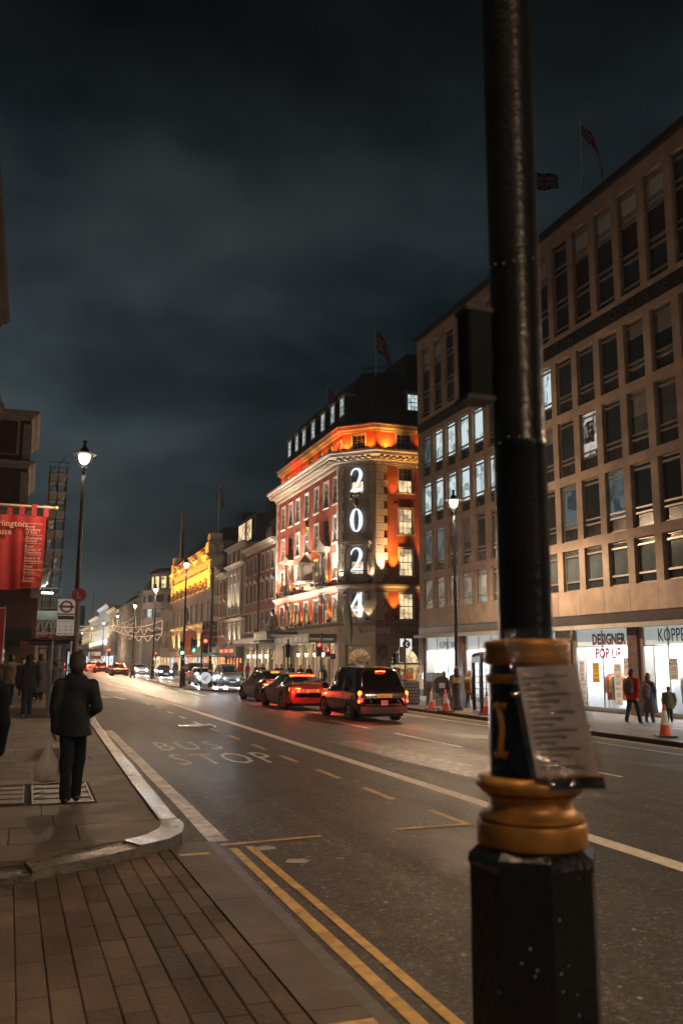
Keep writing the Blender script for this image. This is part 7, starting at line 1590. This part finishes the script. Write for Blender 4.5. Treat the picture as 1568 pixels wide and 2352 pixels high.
    link('coat', sdf_mesh('coat', ct, [coat, scarf or coat], hh, .026*s, .014 if detail else .008 if h < .05 else 0, 13 if detail else 16, len(label), hem), t)
    if hem > .35*s or True: link('trousers', sdf_mesh('trousers', leg, [legs], hh, .025*s, .010 if detail else .005, 17, 1), t)
    hm = hat or hair
    if hat: hr += [(0, hd_(0, -.01, .075), hd_(0, -.01, .05), .098*s, .1*s, 1, 1.05)]
    link('hat' if hat and not longhair else 'hair', sdf_mesh('hair', hr, [hm], h*.62 if not detail else hh, .012*s), t)
    for k in range(2): link('shoe', sdf_mesh('shoe', sho[k], [shoe], h*.6, .012*s), t)
    return t, hands
def bag_obj(name, label, loc, yaw, prims, m, cat='bag', group=None): t = tag(link(name, sdf_mesh(name, prims, m if isinstance(m, list) else [m], .018, .02, .004, 25), None, loc, yaw), label, cat, group); return t

# the man with the carrier bag, walking away
mx_, my_ = .55, 11.3
man, hands = person((mx_, my_, 0), .02, 'man in a dark waxed coat walking away with a full carrier bag', 1.755, mat('cloth_waxed', (.011, .015, .019), .7, var=.3, vs=8, bump=.5, bs=40, spec=.3), cloth('trouser', (.012, .018, .027)), mat('hair_short', (.045, .035, .03), .6, var=.3, vs=40, bump=.4, bs=120), SH, mat('skin_ruddy', (.26, .13, .09), .5, var=.1), stride=.24, len_=-.02, arms=((-.05, .12), (-.15, .9)), bulk=1.03, hs=1.17, h=.022, detail=True, headturn=-.08)
hw = Vector(hands[0]); hx = mx_+hw.x-.02
t = thing('carrier_bag', 'translucent knotted carrier bag of shopping held low by the man', 'bag', (hx-.045, my_+hw.y, 0))
zt = hw.z+.02; q = MB(); n = 22; nn = 16
prof = [(.012, .0), (.018, .06), (.04, .14), (.085, .24), (.125, .33), (.135, .42), (.115, .49), (.06, .515), (.01, .52)]
for k, (r, dz) in enumerate(prof):
    for i in range(n):
        a = 2*PI*i/n; rr = r*(1+.10*math.sin(5*a+k)+.06*math.sin(9*a-2*k)); q.v.append((rr*math.cos(a)*1.12, rr*math.sin(a)*.8, zt-dz))
for k in range(len(prof)-1):
    for i in range(n): q.face((k*n+i, k*n+(i+1) % n, (k+1)*n+(i+1) % n, (k+1)*n+i))
def bag_mat():
    m = bpy.data.materials.new('thin_polythene'); m.use_nodes = True; t_ = m.node_tree; p = t_.nodes['Principled BSDF']; p.inputs['Base Color'].default_value = (.62, .57, .55, 1); p.inputs['Roughness'].default_value = .25
    tr = t_.nodes.new('ShaderNodeBsdfTransparent'); mx2 = t_.nodes.new('ShaderNodeMixShader'); mx2.inputs[0].default_value = .62; o = t_.nodes['Material Output']; t_.links.new(tr.outputs[0], mx2.inputs[1]); t_.links.new(p.outputs[0], mx2.inputs[2]); t_.links.new(mx2.outputs[0], o.inputs[0]); return m
q.build('film', bag_mat(), t, smooth=True)
for (x, z, r, m) in ((-.05, .42, .055, mat('white_tub', (.4, .38, .35), .5)), (.04, .43, .058, mat('orange_fruit', (.45, .16, .03), .5)), (-.0, .33, .05, mat('dark_pack', (.05, .04, .04), .5))): q = MB(); q.ball((x, -.02, zt-z), r, 14, 10); q.build('shopping', m, t, smooth=True)
# figure cut by the left edge
person((-.47, 8.55, 0), .05, 'person in a dark coat cut by the left edge, one bare hand in view', 1.78, cloth('dark_overcoat', (.008, .010, .013)), CB, HB, SH, SK, stride=.12, len_=.2, arms=((-.05, .1), (.28, .10)), bulk=1.15, detail=True)
# people by the shelter
person((-.02, 28.1, 0), .05, 'man in a black jacket and jeans, back turned, left of the bus shelter', 1.8, CB, CJ, HB, SHW, stride=.07, bulk=1.25, arms=((.0, .2), (.1, .2)))
person((-.62, 33.5, 0), .1, 'person in a hooded padded jacket and jeans walking away left of the man in black', 1.82, mat('padded_brown', (.075, .06, .05), .6, var=.3, vs=14, bump=.7, bs=18), CJ, HB, SHW, stride=.16, bulk=1.3)
person((.42, 37.5, 0), .2, 'tall figure in a long black coat beside the shelter glass', 1.86, CB, CB, HB, SHW, len_=.42, skirt=1, bulk=1.25)
person((.18, 40.0, 0), PI, 'person in a brown jacket facing this way behind the black coats', 1.7, CBR, CN, HBR, SHW, stride=.1)
person((-.28, 42.5, 0), PI, 'pale faced person walking this way between the dark coats', 1.68, CB, CJ, HB, SHW, stride=.12); person((-1.05, 26.5, 0), 0, 'person in black half out of view at the left edge by the banner', 1.78, CB, CN, HB, stride=.15, bulk=1.2)
person((1.0, 36.0, 0), -.6, 'seated looking figure in a pale padded coat inside the shelter', 1.6, CG, CN, HB, SH, bulk=1.2); person((-.9, 48, 0), .2, 'distant walker in dark clothes beside the railings', 1.75, CB, CN, HB); person((.9, 47, 0), PI, 'distant walker in a grey coat beyond the shelter', 1.72, CG, CN, HBR, stride=.1)
# far pavement, right
def knap(t, z, m, w=.16, label='', h=.42): 
    o = bag_obj('backpack', label, t.location, t.rotation_euler.z, [(0, (-w*.4, -.22, z), (w*.4, -.22, z), w*.62, w*.62, 1, .55), (0, (0, -.22, z), (0, -.22, z-h*.6), w, w*.9, 1, .6)], m, 'backpack', 'backpacks'); return o
p, _ = person((19.9, 26.0, ZF), -1.15, 'man in a red jacket with a black backpack by the pop up shop', 1.84, CR, CN, HB, SH, stride=.3, arms=((.15, .1), (-.25, .1)), bulk=1.12); knap(p, 1.36, CB, .17, 'black backpack on the man in the red jacket')
p, _ = person((20.75, 26.2, ZF), -1.1, 'woman in a long black coat with a grey backpack beside the man in red', 1.70, CB, CB, HBR, SH, stride=.1, len_=.42, skirt=1.3, fem=True, longhair=True, bulk=1.1); knap(p, 1.22, CG, .16, 'grey green backpack on the woman in the long black coat')
person((21.45, 26.0, ZF), -.75, 'child in a mottled dark coat next to the woman in black', 1.24, CP, CN, HB, SH, stride=.1, bulk=1.3, len_=.1)
p, _ = person((18.75, 35.9, ZF), -1.0, 'woman in a cream coat and jeans walking behind the far lamp post', 1.66, CT, CJ, HBL, SH, stride=.22, fem=True, bulk=1.2, len_=.08, longhair=True, arms=((.1, .3), (-.15, .2))); knap(p, 1.16, CBR, .13, 'brown backpack on the woman in the cream coat')
person((18.9, 37.6, ZF), -.6, 'person in a long dark coat walking left of the woman in cream', 1.74, CB, CB, HB, len_=.4, skirt=.6, bulk=1.15); person((19.7, 35.0, ZF), -.5, 'bald man in an olive coat passing behind the telephone box', 1.8, COL_, COL_, SK, SH, len_=.35, bulk=1.1); person((19.4, 33.2, ZF), .8, 'person in an orange top seen through the telephone box', 1.72, cloth('hi_vis_orange', (.60, .13, .02)), CN, HB)
person((18.1, 37.2, ZF), .1, 'person in a grey coat standing behind the folding board', 1.62, CG, CN, HBR, SH)
person((19.0, 42.0, ZF), 1.3, 'woman in a shaggy pale fur coat beside the slatted bin', 1.72, CF, CB, HBL, SH, fem=True, bulk=1.45, len_=.1, longhair=True, arms=((.5, 1.6), (.4, 1.2)))
person((17.9, 42.6, ZF), -1.6, 'woman in a red headscarf and long brown coat facing the fur coat', 1.74, CBR, CBR, CM, SH, fem=True, len_=.42, skirt=1.0, arms=((.3, 1.5), (.3, 1.9)), hat=CM, scarf=CR); person((18.6, 43.6, ZF), -2.4, 'dark haired person in black between the headscarf and the fur coat', 1.66, CB, CB, HB, arms=((.3, 1.7), (.2, .4))); person((19.4, 44.2, ZF), 2.8, 'person in a rust coloured coat behind the fur coat', 1.70, cloth('rust', (.33, .09, .03)), CN, HBR)
# crowd along the store front
crowd = [((15.9, 91), .2, 'person in a cream jacket with a black bag before the restaurant', CC, CN, HBL), ((16.9, 90), .1, 'person in a black suit right of the cream jacket', CB, CB, HB), ((16.4, 99), 2.9, 'person in a black coat standing left of the folded trolley', CB, CN, HB), ((15.4, 101), 1.5, 'woman in a long dark coat before the red shop window', CB, CB, HB),
 ((19.3, 84.5), .3, 'person in a bright red coat before the arched shop window', CR, CN, HB), ((19.9, 84.0), .6, 'second person in a red coat close behind the first', CR, CN, HBR), ((19.7, 79.5), -.6, 'person in a maroon coat left of the store doors', CM, CN, HBL), ((19.6, 77.0), 2.2, 'person with a dark cap looking sideways at the store doors', CG, CN, HB), ((19.2, 75.0), -2.6, 'person in a blue scarf talking by the store doors', CN, CB, HB),
 ((19.5, 71.8), 2.4, 'pale haired person in a maroon coat under the canopy', CM, CN, HBL), ((19.6, 70.6), -2.4, 'person in a brown coat turned to the pale haired one', CBR, CN, HB), ((19.9, 69.6), .4, 'person in a furry brown hat under the canopy', CBR, CB, HBL), ((19.6, 67.8), .1, 'person in a dark hooded coat with back turned under the canopy', CB, CB, HB), ((19.7, 65.6), 2.8, 'white haired man in a brown coat facing the road', CBR, CN, HW), ((20.1, 64.6), -2.9, 'white haired man with glasses behind the red glowing fastback', CM, CN, HW), ((19.3, 58.8), 2.6, 'old man in a flat cap holding a phone left of the taxi', CB, CN, CT)]
for (x, y), a, lab, c, l, hr_ in crowd: person((x, y, ZF if x > 16.6 else zr(x)), a, lab, 1.66+.12*random.random(), c, l, hr_, SH, h=.036, bulk=1.15, len_=random.choice((0, .1, .3)), group='crowd outside the store', hat=CT if 'flat cap' in lab else None)
person((9.98, 92.5, zr(10)), 1.2, 'dark figure crossing the road in front of the pale oncoming car', 1.75, CB, CN, HB, SH, stride=.25, h=.036); 
for i in range(14): person((14.5+.35*(i % 4), 96+4.5*i+random.random()*2, zr(15) if 14.5+.35*(i % 4) < 16.6 else ZF), random.uniform(-3, 3), 'small dark figure in the distant crowd on the right pavement', 1.6+.2*random.random(), random.choice((CB, CN, CG, CBR)), CB, HB, SH, h=.05, group='distant crowd') if i > 7 else person((18+.9*(i % 4), 92+6*i, ZF), random.uniform(-3, 3), 'small dark figure in the distant crowd on the right pavement', 1.6+.2*random.random(), random.choice((CB, CN, CG, CBR, CM)), CB, HB, SH, h=.05, group='distant crowd')
for i in range(7): person((3.2+.4*(i % 3)-1.6, 62+8*i, 0), random.uniform(-3, 3), 'small dark figure in the distant crowd on the left pavement', 1.6+.2*random.random(), random.choice((CB, CN, CG)), CB, HB, SH, h=.05, group='distant crowd on the left')
# ================================================================== thin haze, added for glow round the lamps and lifted shadows
M_hz = bpy.data.materials.new('glow_haze'); M_hz.use_nodes = True; _t = M_hz.node_tree; _t.nodes.clear()
_o = _t.nodes.new('ShaderNodeOutputMaterial'); _v = _t.nodes.new('ShaderNodeVolumePrincipled'); _v.inputs['Density'].default_value = .00038; _v.inputs['Color'].default_value = (.84, .88, .90, 1); _v.inputs['Anisotropy'].default_value = .55
_t.links.new(_v.outputs[0], _o.inputs['Volume'])
q = MB(); q.box(-440, 480, -110, 780, -2.0, 66); tag(q.build('haze', M_hz), kind='stuff')
